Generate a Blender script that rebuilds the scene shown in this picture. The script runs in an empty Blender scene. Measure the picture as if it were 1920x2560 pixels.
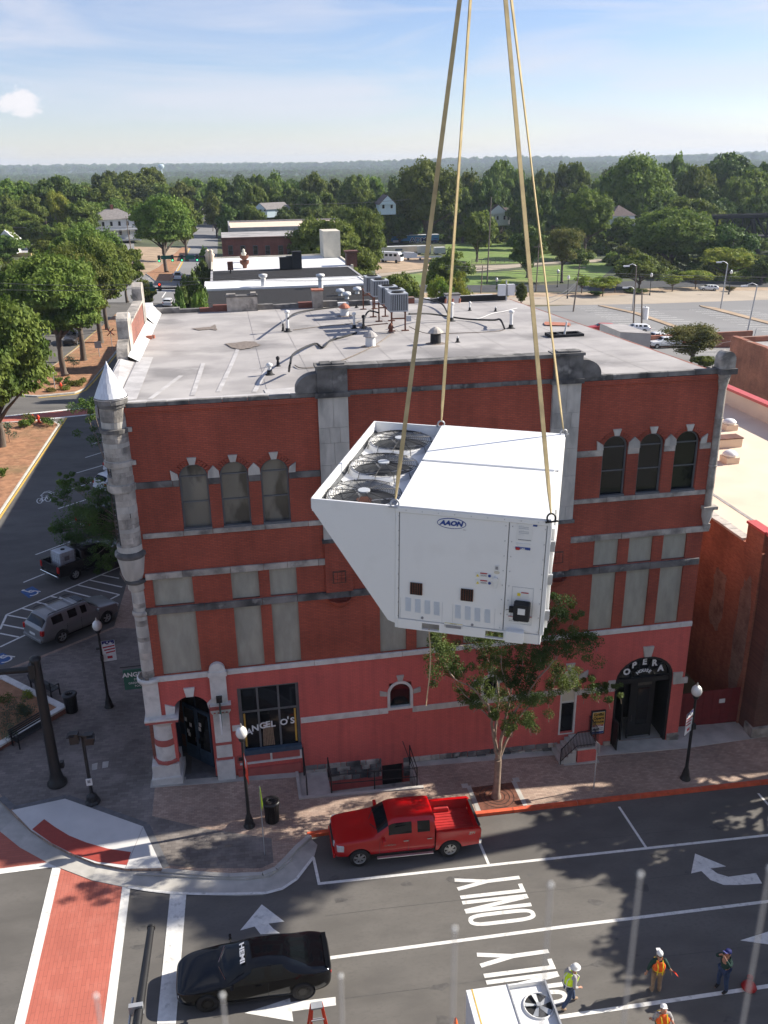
import bpy,bmesh,math,random
from mathutils import Vector,Matrix,noise as mnoise
rnd = random.Random(7)
R_ = math.radians
scn = bpy.context.scene
COL = scn.collection

F_PX,PITCH,YAW,ROLL = 2224.48,R_(21.3564),R_(9.792),R_(-0.918)
CAM = Vector((5.1023,-33.3176,25.186))
SLOPE = 0.04972
_fw = Vector((math.sin(YAW)*math.cos(PITCH),math.cos(YAW)*math.cos(PITCH),-math.sin(PITCH)))
_rt = Vector((math.cos(YAW),-math.sin(YAW),0))
_up = _rt.cross(_fw)
RT = _rt*math.cos(ROLL) + _up*math.sin(ROLL)
UP = -_rt*math.sin(ROLL) + _up*math.cos(ROLL)
FW = _fw
cd = bpy.data.cameras.new('camera')
cam = bpy.data.objects.new('camera',cd)
COL.objects.link(cam)
cam.matrix_world = Matrix(((RT.x,UP.x,-FW.x,CAM.x),(RT.y,UP.y,-FW.y,CAM.y),(RT.z,UP.z,-FW.z,CAM.z),(0,0,0,1)))
cd.sensor_fit = 'VERTICAL'; cd.sensor_height = 36; cd.sensor_width = 27
cd.lens = 36*F_PX/2560
cd.clip_start = 0.05; cd.clip_end = 60000
cd.dof.use_dof = True; cd.dof.focus_distance = 26; cd.dof.aperture_fstop = 6
scn.camera = cam

SUN_EL,SUN_AZ = R_(30),R_(7.6)             # azimuth from +X towards +Y
world = bpy.data.worlds.new('World'); scn.world = world; world.use_nodes = True
wn = world.node_tree; wn.nodes.clear()
def wnode(t,**kw):
    n = wn.nodes.new(t)
    for k,v in kw.items(): setattr(n,k,v)
    return n
sky = wnode('ShaderNodeTexSky',sky_type='NISHITA',sun_disc=False)
sky.sun_elevation = SUN_EL; sky.sun_rotation = math.pi/2 - SUN_AZ
sky.air_density = 1.0; sky.dust_density = 0.15; sky.ozone_density = 2.5; sky.altitude = 300
SKY_S = 0.093
bg = wnode('ShaderNodeBackground'); bg.inputs[1].default_value = SKY_S
tc = wnode('ShaderNodeTexCoord')
mp = wnode('ShaderNodeMapping'); mp.inputs['Scale'].default_value = (1.2,1.2,9)
nz = wnode('ShaderNodeTexNoise'); nz.inputs['Scale'].default_value = 2.6; nz.inputs['Detail'].default_value = 9; nz.inputs['Distortion'].default_value = .6; nz.inputs['Roughness'].default_value = .55
rp = wnode('ShaderNodeValToRGB'); rp.color_ramp.elements[0].position = .44; rp.color_ramp.elements[1].position = .68
rp.color_ramp.elements[0].color = (0,0,0,1); rp.color_ramp.elements[1].color = (.62,.62,.62,1)
cdir = (RT*(45-960)/F_PX + UP*(1280-258)/F_PX + FW).normalized()
dist = wnode('ShaderNodeVectorMath',operation='DISTANCE'); dist.inputs[1].default_value = tuple(cdir)
mp2 = wnode('ShaderNodeMapping'); mp2.inputs['Scale'].default_value = (1,1,1.9)
mp3 = wnode('ShaderNodeVectorMath',operation='MULTIPLY'); mp3.inputs[1].default_value = (1,1,1.9)
dist.inputs[1].default_value = (cdir.x,cdir.y,cdir.z*1.9)
nz2 = wnode('ShaderNodeTexNoise'); nz2.inputs['Scale'].default_value = 55; nz2.inputs['Detail'].default_value = 4
mad = wnode('ShaderNodeMath',operation='MULTIPLY_ADD'); mad.inputs[1].default_value = .045
rp2 = wnode('ShaderNodeValToRGB'); rp2.color_ramp.elements[0].position = .038; rp2.color_ramp.elements[1].position = .047
rp2.color_ramp.elements[0].color = (.8,.8,.8,1); rp2.color_ramp.elements[1].color = (0,0,0,1)
cm = wnode('ShaderNodeMixRGB'); cm.inputs[2].default_value = (4.9,4.9,5.4,1); tint = wnode('ShaderNodeMixRGB',blend_type='MULTIPLY'); tint.inputs[0].default_value = 1; tint.inputs[2].default_value = (.80,.76,.88,1); cm2 = wnode('ShaderNodeMixRGB'); cm2.inputs[2].default_value = (6.2,5.9,6.0,1)
wo = wnode('ShaderNodeOutputWorld')
L = wn.links.new
L(tc.outputs['Generated'],mp.inputs[0]); L(mp.outputs[0],nz.inputs['Vector']); L(nz.outputs['Fac'],rp.inputs[0])
L(tc.outputs['Generated'],mp3.inputs[0]); L(mp3.outputs[0],dist.inputs[0]); L(mp3.outputs[0],nz2.inputs['Vector'])
L(nz2.outputs['Fac'],mad.inputs[0]); L(dist.outputs['Value'],mad.inputs[2]); L(mad.outputs[0],rp2.inputs[0])
L(rp.outputs[0],cm.inputs[0]); L(sky.outputs[0],tint.inputs[1]); L(tint.outputs[0],cm.inputs[1]); L(rp2.outputs[0],cm2.inputs[0]); L(cm.outputs[0],cm2.inputs[1])
L(cm2.outputs[0],bg.inputs[0]); L(bg.outputs[0],wo.inputs[0])

sd = bpy.data.lights.new('sun','SUN'); sun = bpy.data.objects.new('sun',sd); COL.objects.link(sun)
sd.energy = 5.0; sd.angle = R_(0.5); sd.color = (1.0,.93,.82)
SUNDIR = Vector((math.cos(SUN_EL)*math.cos(SUN_AZ),math.cos(SUN_EL)*math.sin(SUN_AZ),math.sin(SUN_EL)))
sun.rotation_euler = (-SUNDIR).to_track_quat('-Z','Y').to_euler()
sun.location = (60,0,60)

scn.view_settings.view_transform = 'Standard'; scn.view_settings.look = 'None'
scn.view_settings.exposure = 0.88; scn.view_settings.gamma = 1; scn.view_settings.use_curve_mapping = False
scn.render.engine = 'CYCLES'
scn.cycles.volume_bounces = 0; scn.cycles.max_bounces = 6; scn.cycles.transparent_max_bounces = 8
scn.cycles.volume_step_rate = 5; scn.cycles.caustics_reflective = False; scn.cycles.caustics_refractive = False

KK = dict(A=(0,1000,2.9625),B=(220,880,2.765),C=(740,1000,2.37),D=(1340,850,2.766),E=(0,1560,2.592),F=(340,1560,2.183),G=(1020,1440,1.843),H=(0,2000,1.728),I=(960,2000,1.728),P=(0,380,2.37),Q=(500,380,2.37),R=(1200,360,2.304),a=(360,1640,3.95),b=(1380,1600,3.072),c=(740,1860,3.072),d=(420,2260,3.606),e=(460,560,3.072),f=(900,540,4.1475),g=(1380,2340,3.072),h=(0,420,3.318),i=(0,720,3.95),j=(1380,380,3.072),k=(1500,640,3.95),l=(1760,950,2.6),m=(660,720,2.592),n=(0,1620,5.53),o=(1000,1940,1.803),z=(0,0,1))
def K(n,x,y):
    X,Y,s = KK[n]; return (X+x/s,Y+y/s)
def ray(u,v): return FW + RT*((u-960)/F_PX) + UP*((1280-v)/F_PX)
def onplane(uv,n,d):
    r = ray(*uv); return CAM + r*((d-CAM.dot(n))/r.dot(n))
def FA(uv,y=0.0): return onplane(uv,Vector((0,1,0)),y)
def XP(uv,x): return onplane(uv,Vector((1,0,0)),x)
def ZP(uv,z): return onplane(uv,Vector((0,0,1)),z)
def gz(x,y=0.0): return -SLOPE*max(-160.0,min(160.0,x))
def G(uv,dz=0.0):
    z = 0.0
    for _ in range(60):
        p = ZP(uv,z+dz); z = .5*z + .5*gz(p.x)
    return p
def project(p):
    d = Vector(p)-CAM; w = d.dot(FW)
    return (960+F_PX*d.dot(RT)/w,1280-F_PX*d.dot(UP)/w)

def link(o,parent=None):
    COL.objects.link(o)
    if parent is not None: o.parent = parent
    return o
def tag(o,label=None,cat=None,group=None,kind=None):
    if label: o['label'] = label
    if cat: o['category'] = cat
    if group: o['group'] = group
    if kind: o['kind'] = kind
    return o
def thing(name,loc,label,cat,group=None,rz=0.0):
    o = bpy.data.objects.new(name,None); COL.objects.link(o)
    o.location = loc; o.rotation_euler = (0,0,rz); o.empty_display_size = .2
    return tag(o,label,cat,group)
def basis(d,hint=None):
    d = Vector(d).normalized()
    h = Vector(hint) if hint is not None else (Vector((0,0,1)) if abs(d.z) < .9 else Vector((1,0,0)))
    a = d.cross(h).normalized(); b = a.cross(d).normalized()
    return d,a,b
class MB:
    def __init__(s): s.v = []; s.f = []; s.sm = []
    def add(s,vs,fs,smooth=False):
        o = len(s.v); s.v += [Vector(q) for q in vs]; s.f += [[i+o for i in f] for f in fs]; s.sm += [smooth]*len(fs); return s
    def box(s,c,size,rz=0.0,top=1.0):
        cx,cy,cz = c; a,b,h = size[0]/2,size[1]/2,size[2]/2
        m = Matrix.Rotation(rz,3,'Z'); vs = []
        for k,sc in ((-1,1.0),(1,top)):
            for x,y in ((-a,-b),(a,-b),(a,b),(-a,b)): vs.append(m @ Vector((x*sc,y*sc,k*h)) + Vector((cx,cy,cz)))
        return s.add(vs,[(0,3,2,1),(4,5,6,7),(0,1,5,4),(1,2,6,5),(2,3,7,6),(3,0,4,7)])
    def b2(s,x0,x1,y0,y1,z0,z1): return s.box(((x0+x1)/2,(y0+y1)/2,(z0+z1)/2),(abs(x1-x0),abs(y1-y0),abs(z1-z0)))
    def obox(s,c,ax,ay,az):      # half-axis vectors
        c = Vector(c); ax,ay,az = Vector(ax),Vector(ay),Vector(az)
        vs = [c+ax*i+ay*j+az*k for k in (-1,1) for i,j in ((-1,-1),(1,-1),(1,1),(-1,1))]
        return s.add(vs,[(0,3,2,1),(4,5,6,7),(0,1,5,4),(1,2,6,5),(2,3,7,6),(3,0,4,7)])
    def beam(s,p,q,w,h=None,hint=None):
        p,q = Vector(p),Vector(q); d,a,b = basis(q-p,hint); h = h or w
        return s.obox((p+q)/2,a*w/2,b*h/2,d*(q-p).length/2)
    def prism(s,poly,z0,z1):      # poly: xy list; z may be functions
        n = len(poly); f0 = z0 if callable(z0) else (lambda x,y: z0); f1 = z1 if callable(z1) else (lambda x,y: z1)
        ar = sum(poly[i][0]*poly[(i+1)%n][1]-poly[(i+1)%n][0]*poly[i][1] for i in range(n))
        if ar < 0: poly = poly[::-1]
        vs = [(p[0],p[1],f0(p[0],p[1])) for p in poly]+[(p[0],p[1],f1(p[0],p[1])) for p in poly]
        return s.add(vs,[tuple(range(n))[::-1],tuple(range(n,2*n))]+[(i,(i+1)%n,n+(i+1)%n,n+i) for i in range(n)])
    def sheet(s,poly,dz):
        n = len(poly); ar = sum(poly[i][0]*poly[(i+1)%n][1]-poly[(i+1)%n][0]*poly[i][1] for i in range(n))
        if ar < 0: poly = poly[::-1]
        return s.add([(p[0],p[1],gz(p[0])+dz) for p in poly],[tuple(range(n))])
    def strip(s,pts,w,dz):        # painted line along ground points
        for p,q in zip(pts,pts[1:]):
            p,q = Vector(p[:2]),Vector(q[:2]); d = (q-p).normalized(); nrm = Vector((-d.y,d.x))*w/2
            s.sheet([p-nrm,q-nrm,q+nrm,p+nrm],dz)
        return s
    def ext(s,poly,o,u,w,n,t0,t1):   # polygon in plane (o,u,w) extruded along n
        o,u,w,n = Vector(o),Vector(u),Vector(w),Vector(n); k = len(poly)
        ar = sum(poly[i][0]*poly[(i+1)%k][1]-poly[(i+1)%k][0]*poly[i][1] for i in range(k))
        if (ar < 0) != (u.cross(w).dot(n) < 0): poly = poly[::-1]
        vs = [o+u*p[0]+w*p[1]+n*t0 for p in poly]+[o+u*p[0]+w*p[1]+n*t1 for p in poly]
        return s.add(vs,[tuple(range(k))[::-1],tuple(range(k,2*k))]+[(i,(i+1)%k,k+(i+1)%k,k+i) for i in range(k)])
    def cyl(s,p,q,r0,r1=None,n=12,smooth=True,caps=True):
        p,q = Vector(p),Vector(q); r1 = r0 if r1 is None else r1; d,a,b = basis(q-p)
        vs = []
        for c,r in ((p,r0),(q,r1)):
            for i in range(n):
                t = 2*math.pi*i/n; vs.append(c+(a*math.cos(t)+b*math.sin(t))*r)
        s.add(vs,[(i,n+i,n+(i+1)%n,(i+1)%n) for i in range(n)],smooth)
        if caps: s.add(vs,[tuple(range(n)),tuple(range(n,2*n))[::-1]])
        return s
    def tube(s,pts,r,n=6,smooth=True):
        pts = [Vector(p) for p in pts]; rs = r if isinstance(r,(list,tuple)) else [r]*len(pts); vs = []; pa = None
        for i,p in enumerate(pts):
            d = (pts[min(i+1,len(pts)-1)]-pts[max(i-1,0)])
            d,a,b = basis(d,pa); pa = b
            for k in range(n):
                t = 2*math.pi*k/n; vs.append(p+(a*math.cos(t)+b*math.sin(t))*rs[i])
        m = len(pts)
        fs = [(i*n+k,(i+1)*n+k,(i+1)*n+(k+1)%n,i*n+(k+1)%n) for i in range(m-1) for k in range(n)]
        s.add(vs,fs,smooth); s.add(vs,[tuple(range(n)),tuple(range((m-1)*n,m*n))[::-1]]); return s
    def lathe(s,prof,c=(0,0,0),n=16,a0=0.0,a1=None,smooth=True):   # prof: (r,z)
        full = a1 is None; a1 = 2*math.pi if full else a1; m = n if full else n+1; vs = []
        for r,z in prof:
            for i in range(m):
                t = a0+(a1-a0)*i/n; vs.append((c[0]+r*math.cos(t),c[1]+r*math.sin(t),c[2]+z))
        fs = []
        for j in range(len(prof)-1):
            for i in range(n):
                k = (i+1) % m if full else i+1
                fs.append((j*m+i,j*m+k,(j+1)*m+k,(j+1)*m+i))
        return s.add(vs,fs,smooth)
    def quad(s,a,b,c,d): return s.add([a,b,c,d],[(0,1,2,3)])
    def data(s,name,mat,org=None):
        me = bpy.data.meshes.new(name); o = Vector(org) if org is not None else Vector((0,0,0))
        me.from_pydata([tuple(q-o) for q in s.v],[],[tuple(f) for f in s.f])
        me.polygons.foreach_set('use_smooth',s.sm); me.materials.append(mat); me.update(); return me
    def build(s,name,mat,parent=None,org=None,label=None,cat=None,group=None,kind=None):
        o = bpy.data.objects.new(name,s.data(name,mat,org))
        link(o,parent)
        if parent is None and org is not None: o.location = org
        return tag(o,label,cat,group,kind)
def put(name,me,loc,parent=None,rot=None,scale=None):
    o = bpy.data.objects.new(name,me); link(o,parent); o.location = loc
    if rot: o.rotation_euler = rot
    if scale: o.scale = scale
    return o
def bevel(o,w=.01,seg=1):
    m = o.modifiers.new('bevel','BEVEL'); m.width = w; m.segments = seg; m.limit_method = 'ANGLE'; return o
def copy_tree(o,parent=None):
    c = o.copy(); COL.objects.link(c)
    if parent is not None: c.parent = parent
    for ch in o.children: copy_tree(ch,c)
    return c
def text_mesh(body,size,extrude=.004,bold=0.0,shear=0.0,sx=1.0):
    cu = bpy.data.curves.new('letters','FONT'); cu.body = body; cu.size = size; cu.extrude = extrude
    cu.offset = bold; cu.shear = shear; cu.align_x = 'CENTER'; cu.align_y = 'CENTER'; cu.resolution_u = 3
    o = bpy.data.objects.new('letters',cu); COL.objects.link(o)
    me = bpy.data.meshes.new_from_object(o.evaluated_get(bpy.context.evaluated_depsgraph_get()))
    bpy.data.objects.remove(o); bpy.data.curves.remove(cu)
    for v in me.vertices: v.co.x *= sx
    return me
def text(body,size,c,u,w,mat,parent=None,org=(0,0,0),name='lettering',**kw):
    me = text_mesh(body,size,**kw); u = Vector(u).normalized(); w = Vector(w).normalized(); n = u.cross(w)
    c = Vector(c)-Vector(org)
    for v in me.vertices: v.co = c + u*v.co.x + w*v.co.y + n*v.co.z
    me.materials.clear(); me.materials.append(mat)
    o = bpy.data.objects.new(name,me); link(o,parent); return o
def mat(name,col,rough=.8,var=.15,scale=3.0,bump=0.0,bscale=None,metal=0.0,spec=None,col2=None,stretch=None,lo=.35,hi=.65,detail=6,coords='Object',layers=None,objvar=0.0):
    m = bpy.data.materials.new(name); m.use_nodes = True; nt = m.node_tree; b = nt.nodes['Principled BSDF']
    N = nt.nodes.new; Lk = nt.links.new
    b.inputs['Roughness'].default_value = rough; b.inputs['Metallic'].default_value = metal
    if spec is not None: b.inputs['Specular IOR Level'].default_value = spec
    t = N('ShaderNodeTexCoord'); vec = t.outputs[coords]
    if stretch:
        mpn = N('ShaderNodeMapping'); mpn.inputs['Scale'].default_value = stretch; Lk(vec,mpn.inputs[0]); vec = mpn.outputs[0]
    n1 = N('ShaderNodeTexNoise'); n1.inputs['Scale'].default_value = scale; n1.inputs['Detail'].default_value = detail; Lk(vec,n1.inputs['Vector'])
    r = N('ShaderNodeValToRGB'); r.color_ramp.elements[0].position = lo; r.color_ramp.elements[1].position = hi
    c2 = col2 or [c*(1-var) for c in col]; c1 = col if col2 else [min(1,c*(1+var)) for c in col]
    r.color_ramp.elements[0].color = (*c2,1); r.color_ramp.elements[1].color = (*c1,1)
    Lk(n1.outputs['Fac'],r.inputs[0]); out = r.outputs[0]
    for (lcol,lscale,l0,l1,amt) in (layers or []):
        n2 = N('ShaderNodeTexNoise'); n2.inputs['Scale'].default_value = lscale; n2.inputs['Detail'].default_value = 5; Lk(vec,n2.inputs['Vector'])
        mr = N('ShaderNodeMapRange'); mr.inputs[1].default_value = l0; mr.inputs[2].default_value = l1; mr.inputs[4].default_value = amt; Lk(n2.outputs['Fac'],mr.inputs[0])
        x = N('ShaderNodeMixRGB'); x.inputs[2].default_value = (*lcol,1); Lk(mr.outputs[0],x.inputs[0]); Lk(out,x.inputs[1]); out = x.outputs[0]
    if objvar:
        oi = N('ShaderNodeObjectInfo'); hs = N('ShaderNodeHueSaturation'); mr = N('ShaderNodeMapRange')
        mr.inputs[3].default_value = 1-objvar; mr.inputs[4].default_value = 1+objvar; Lk(oi.outputs['Random'],mr.inputs[0]); Lk(mr.outputs[0],hs.inputs['Value']); Lk(out,hs.inputs['Color']); out = hs.outputs[0]
    Lk(out,b.inputs['Base Color'])
    if bump:
        n3 = N('ShaderNodeTexNoise'); n3.inputs['Scale'].default_value = bscale or scale*6; n3.inputs['Detail'].default_value = 6; Lk(vec,n3.inputs['Vector'])
        bp = N('ShaderNodeBump'); bp.inputs['Strength'].default_value = 1; bp.inputs['Distance'].default_value = bump; Lk(n3.outputs['Fac'],bp.inputs['Height']); Lk(bp.outputs[0],b.inputs['Normal'])
    return m
def brickmat(name,c1,c2,mortar,axis='xz',bw=.21,bh=.072,ms=.008,rough=.85,stain=None,bump=.006,offset=.5,weather=.25,streak=None):
    m = bpy.data.materials.new(name); m.use_nodes = True; nt = m.node_tree; b = nt.nodes['Principled BSDF']; N = nt.nodes.new; Lk = nt.links.new
    b.inputs['Roughness'].default_value = rough
    g = N('ShaderNodeNewGeometry'); s = N('ShaderNodeSeparateXYZ'); Lk(g.outputs['Position'],s.inputs[0]); c = N('ShaderNodeCombineXYZ')
    Lk(s.outputs[axis[0].upper()],c.inputs[0]); Lk(s.outputs[axis[1].upper()],c.inputs[1])
    br = N('ShaderNodeTexBrick'); Lk(c.outputs[0],br.inputs['Vector']); br.inputs['Scale'].default_value = 1.0
    br.inputs['Brick Width'].default_value = bw; br.inputs['Row Height'].default_value = bh; br.inputs['Mortar Size'].default_value = ms; br.inputs['Mortar Smooth'].default_value = .3
    br.inputs['Color1'].default_value = (*c1,1); br.inputs['Color2'].default_value = (*c2,1); br.inputs['Mortar'].default_value = (*mortar,1); br.offset = offset; br.inputs['Bias'].default_value = 0
    n = N('ShaderNodeTexNoise'); n.inputs['Scale'].default_value = .35; n.inputs['Detail'].default_value = 8; Lk(g.outputs['Position'],n.inputs['Vector'])
    mr = N('ShaderNodeMapRange'); mr.inputs[1].default_value = .3; mr.inputs[2].default_value = .7; mr.inputs[3].default_value = 1-weather; mr.inputs[4].default_value = 1+weather; Lk(n.outputs['Fac'],mr.inputs[0])
    hs = N('ShaderNodeHueSaturation'); Lk(br.outputs['Color'],hs.inputs['Color']); Lk(mr.outputs[0],hs.inputs['Value']); out = hs.outputs[0]
    if stain:
        n2 = N('ShaderNodeTexNoise'); n2.inputs['Scale'].default_value = stain[1]; n2.inputs['Detail'].default_value = 8; n2.inputs['Roughness'].default_value = .65; Lk(g.outputs['Position'],n2.inputs['Vector'])
        m2 = N('ShaderNodeMapRange'); m2.inputs[1].default_value = stain[2]; m2.inputs[2].default_value = stain[3]; m2.inputs[4].default_value = stain[4]; Lk(n2.outputs['Fac'],m2.inputs[0])
        x = N('ShaderNodeMixRGB'); x.inputs[2].default_value = (*stain[0],1); Lk(m2.outputs[0],x.inputs[0]); Lk(out,x.inputs[1]); out = x.outputs[0]
    sm = N('ShaderNodeMapping'); sm.inputs['Scale'].default_value = (2.6,2.6,.22); Lk(g.outputs['Position'],sm.inputs[0]); n4 = N('ShaderNodeTexNoise'); n4.inputs['Scale'].default_value = 1; n4.inputs['Detail'].default_value = 6; Lk(sm.outputs[0],n4.inputs['Vector'])
    m4 = N('ShaderNodeMapRange'); m4.inputs[1].default_value = .45; m4.inputs[2].default_value = .75; m4.inputs[3].default_value = 1.04; m4.inputs[4].default_value = .84 if 'z' in axis else 1.04; Lk(n4.outputs['Fac'],m4.inputs[0]); h4 = N('ShaderNodeHueSaturation'); Lk(out,h4.inputs['Color']); Lk(m4.outputs[0],h4.inputs['Value']); out = h4.outputs[0]
    Lk(out,b.inputs['Base Color'])
    bp = N('ShaderNodeBump'); bp.inputs['Distance'].default_value = bump; Lk(br.outputs['Fac'],bp.inputs['Height']); bp.invert = True; Lk(bp.outputs[0],b.inputs['Normal'])
    return m
M = {}
M['brick'] = brickmat('red_brick',(.41,.086,.046),(.33,.068,.038),(.16,.06,.045),'xz',stain=((.20,.06,.04),.8,.55,.8,.5))
M['brick_y'] = brickmat('red_brick_side',(.30,.105,.07),(.22,.075,.055),(.25,.15,.12),'yz',stain=((.16,.08,.06),.7,.45,.7,.7))
M['brick_old'] = brickmat('old_brick',(.42,.16,.09),(.30,.105,.065),(.30,.18,.13),'yz',stain=((.16,.07,.045),.5,.45,.7,.6),weather=.3)
M['brick_front'] = brickmat('brown_brick_front',(.15,.06,.04),(.10,.04,.03),(.1,.07,.06),'xz')
M['brick_far'] = brickmat('far_brick',(.22,.075,.05),(.17,.06,.045),(.16,.08,.07),'xz')
M['pinkwall'] = brickmat('painted_pink_brick',(.66,.135,.11),(.61,.125,.105),(.48,.105,.09),'xz',bump=.004,weather=.1,stain=((.30,.075,.065),1.2,.55,.8,.5))
M['pinktrim'] = mat('pink_paint',(.40,.10,.085),.7,.08,4)
M['white_paint'] = mat('white_wall_paint',(.66,.64,.60),.6,.08,3,bump=.004,bscale=20,layers=[((.38,.36,.33),2.5,.55,.75,.5)])
M['stone'] = mat('weathered_limestone',(.42,.38,.33),.9,.2,2.2,bump=.02,bscale=9,layers=[((.10,.095,.09),1.3,.48,.66,.8),((.6,.56,.5),6,.6,.75,.4)],objvar=.2)
M['stone_dark'] = mat('blackened_stone',(.17,.16,.15),.9,.3,1.6,bump=.015,bscale=10,layers=[((.04,.04,.04),.9,.48,.62,.8),((.42,.40,.37),2.0,.58,.74,.7)],objvar=.22)
M['stone_light'] = mat('light_limestone',(.50,.47,.42),.88,.12,3,bump=.01,bscale=14,stretch=(1,1,.35),layers=[((.19,.18,.17),1.6,.52,.72,.7)],objvar=.08)
M['stucco'] = mat('grey_green_stucco',(.37,.355,.29),.9,.07,5,bump=.006,bscale=60,stretch=(1,1,.3),layers=[((.20,.195,.16),1.1,.5,.72,.55),((.42,.41,.35),2.5,.6,.75,.4)])
M['concrete'] = mat('concrete',(.46,.44,.40),.85,.1,2,bump=.003,bscale=60,layers=[((.24,.23,.21),.8,.5,.75,.6)],objvar=.07)
M['concrete_cool'] = mat('pale_concrete',(.58,.57,.55),.8,.06,1.2,bump=.002,bscale=60,layers=[((.34,.34,.33),.6,.5,.75,.5)],objvar=.04)
M['asphalt'] = mat('asphalt',(.118,.110,.100),.9,.14,1.1,bump=.004,bscale=90,layers=[((.165,.155,.14),.25,.45,.7,.6),((.07,.067,.063),.7,.62,.75,.5),((.10,.094,.087),14,.5,.7,.5)],stretch=(.45,1,1))
M['asphalt_dark'] = mat('new_asphalt',(.042,.043,.046),.9,.15,.9,bump=.003,bscale=80,layers=[((.06,.06,.062),.3,.5,.7,.6)])
M['asphalt_light'] = mat('pale_old_asphalt',(.23,.225,.22),.9,.12,.12,bump=.003,bscale=40,layers=[((.16,.155,.15),.06,.45,.65,.6)])
M['sand_road'] = mat('sandy_road',(.36,.30,.23),.9,.12,.12)
M['paint'] = mat('white_road_paint',(.72,.71,.67),.7,.08,6,layers=[((.30,.29,.28),5,.58,.72,.55)])
M['paint_yellow'] = mat('yellow_road_paint',(.62,.40,.08),.7,.1,5,layers=[((.25,.2,.12),6,.6,.75,.5)])
M['paint_blue'] = mat('blue_road_paint',(.03,.10,.28),.7,.12,5)
M['kerb_red'] = mat('orange_red_kerb_paint',(.60,.10,.04),.7,.15,4,layers=[((.25,.1,.07),7,.6,.72,.6)],objvar=.06)
M['tile_red'] = mat('red_tactile_tile',(.34,.05,.035),.7,.08,6,bump=.006,bscale=120)
M['crosswalk'] = brickmat('red_stamped_crosswalk',(.45,.13,.09),(.41,.115,.08),(.27,.09,.07),'yx',bw=.55,bh=.13,ms=.006,bump=.004,weather=.12,stain=((.5,.2,.15),1.4,.5,.75,.4))
M['crosswalk_x'] = brickmat('red_stamped_crosswalk_across',(.45,.13,.09),(.41,.115,.08),(.27,.09,.07),'xy',bw=.55,bh=.13,ms=.006,bump=.004,weather=.12)
M['paver'] = brickmat('brick_pavers',(.42,.31,.24),(.30,.21,.165),(.18,.14,.115),'xy',bw=.21,bh=.105,ms=.006,bump=.004,stain=((.20,.16,.14),1.8,.5,.75,.6))
M['paver_grey'] = brickmat('grey_pavers',(.21,.185,.165),(.14,.122,.112),(.10,.09,.085),'xy',bw=.3,bh=.16,ms=.006,bump=.004,stain=((.27,.24,.22),.8,.5,.7,.6),weather=.4)
M['granite'] = mat('dark_granite_border',(.13,.13,.135),.7,.15,5)
M['mulch'] = mat('red_brown_mulch',(.34,.17,.09),.95,.25,1.5,bump=.03,bscale=25,layers=[((.20,.15,.07),.35,.5,.7,.6),((.45,.27,.15),3,.55,.75,.5)])
M['grass'] = mat('mown_grass',(.13,.20,.035),.95,.2,.5,layers=[((.30,.25,.10),.07,.5,.68,.6),((.10,.16,.03),.2,.5,.7,.6)])
M['earth'] = mat('tan_earth',(.36,.26,.17),.95,.2,.3)
M['ground'] = mat('dark_woodland_ground',(.035,.055,.02),.95,.4,.05,layers=[((.06,.085,.03),.01,.45,.65,.8)])
M['black'] = mat('black_iron',(.012,.012,.013),.45,.1,4,spec=.5)
M['black_soft'] = mat('black_rubber',(.018,.018,.019),.8,.2,6)
M['glass'] = mat('dark_window_glass',(.008,.010,.012),.04,.3,.6,spec=.45)
M['glass_reflection'] = mat('painted_reflection_glass',(.17,.16,.135),.05,.35,.35,spec=.9,stretch=(1,1,.4),layers=[((.02,.02,.02),.9,.5,.58,.9)])  # beige reflection of the street painted into the glass colour
M['frame_grey'] = mat('grey_window_frame',(.12,.125,.13),.6,.1,4)
M['frame_blue'] = mat('blue_painted_wood',(.04,.075,.12),.6,.15,5)
M['navy'] = mat('navy_paint',(.02,.03,.055),.5,.1,4)
M['steel_white'] = mat('white_painted_steel',(.78,.78,.765),.4,.02,.8,bump=.0015,bscale=2.2,layers=[((.62,.61,.58),3,.55,.75,.3),((.5,.48,.45),40,.66,.74,.25)])
M['steel_grey'] = mat('galvanised_steel',(.45,.46,.47),.45,.1,3,metal=.4)
M['alu'] = mat('bright_aluminium',(.6,.6,.6),.3,.06,3,metal=.8)
M['coil'] = mat('grey_condenser_casing',(.42,.44,.46),.5,.06,3)
M['louvre'] = mat('louvre_grey',(.58,.62,.66),.5,.05,3)
M['coil_dark'] = mat('condenser_coil',(.06,.065,.07),.7,.2,20)
M['membrane'] = mat('roof_membrane',(.41,.385,.365),.85,.05,.5,bump=.012,bscale=1.5,layers=[((.30,.28,.27),.35,.42,.6,.8),((.17,.16,.155),.22,.52,.66,.8),((.52,.50,.49),1.5,.6,.8,.35),((.30,.28,.27),4,.6,.72,.4)])
M['membrane_white'] = mat('white_roof_flashing',(.60,.59,.58),.6,.06,1.2,bump=.02,bscale=3,layers=[((.45,.43,.42),2.5,.58,.72,.5)])
M['seam'] = mat('roof_seam_grey',(.30,.28,.27),.85,.2,3)
M['patch'] = mat('worn_dark_patch',(.20,.165,.14),.95,.25,6,bump=.01)
M['rust'] = mat('rusted_steel',(.16,.06,.035),.85,.3,5,layers=[((.07,.03,.02),8,.5,.7,.6)])
M['terracotta'] = mat('terracotta',(.42,.16,.10),.85,.2,5)
M['pvc'] = mat('white_pvc',(.72,.72,.70),.5,.04,3)
M['shingle_white'] = mat('silver_white_shingle',(.72,.73,.76),.4,.05,3,objvar=.08)
M['bark'] = mat('grey_brown_bark',(.12,.095,.075),.95,.3,6,bump=.03,bscale=14,stretch=(1,1,.3))
M['bark_pale'] = mat('smooth_pale_bark',(.27,.20,.15),.8,.2,5,bump=.006,bscale=20,layers=[((.20,.14,.10),3,.5,.68,.7)])
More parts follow.
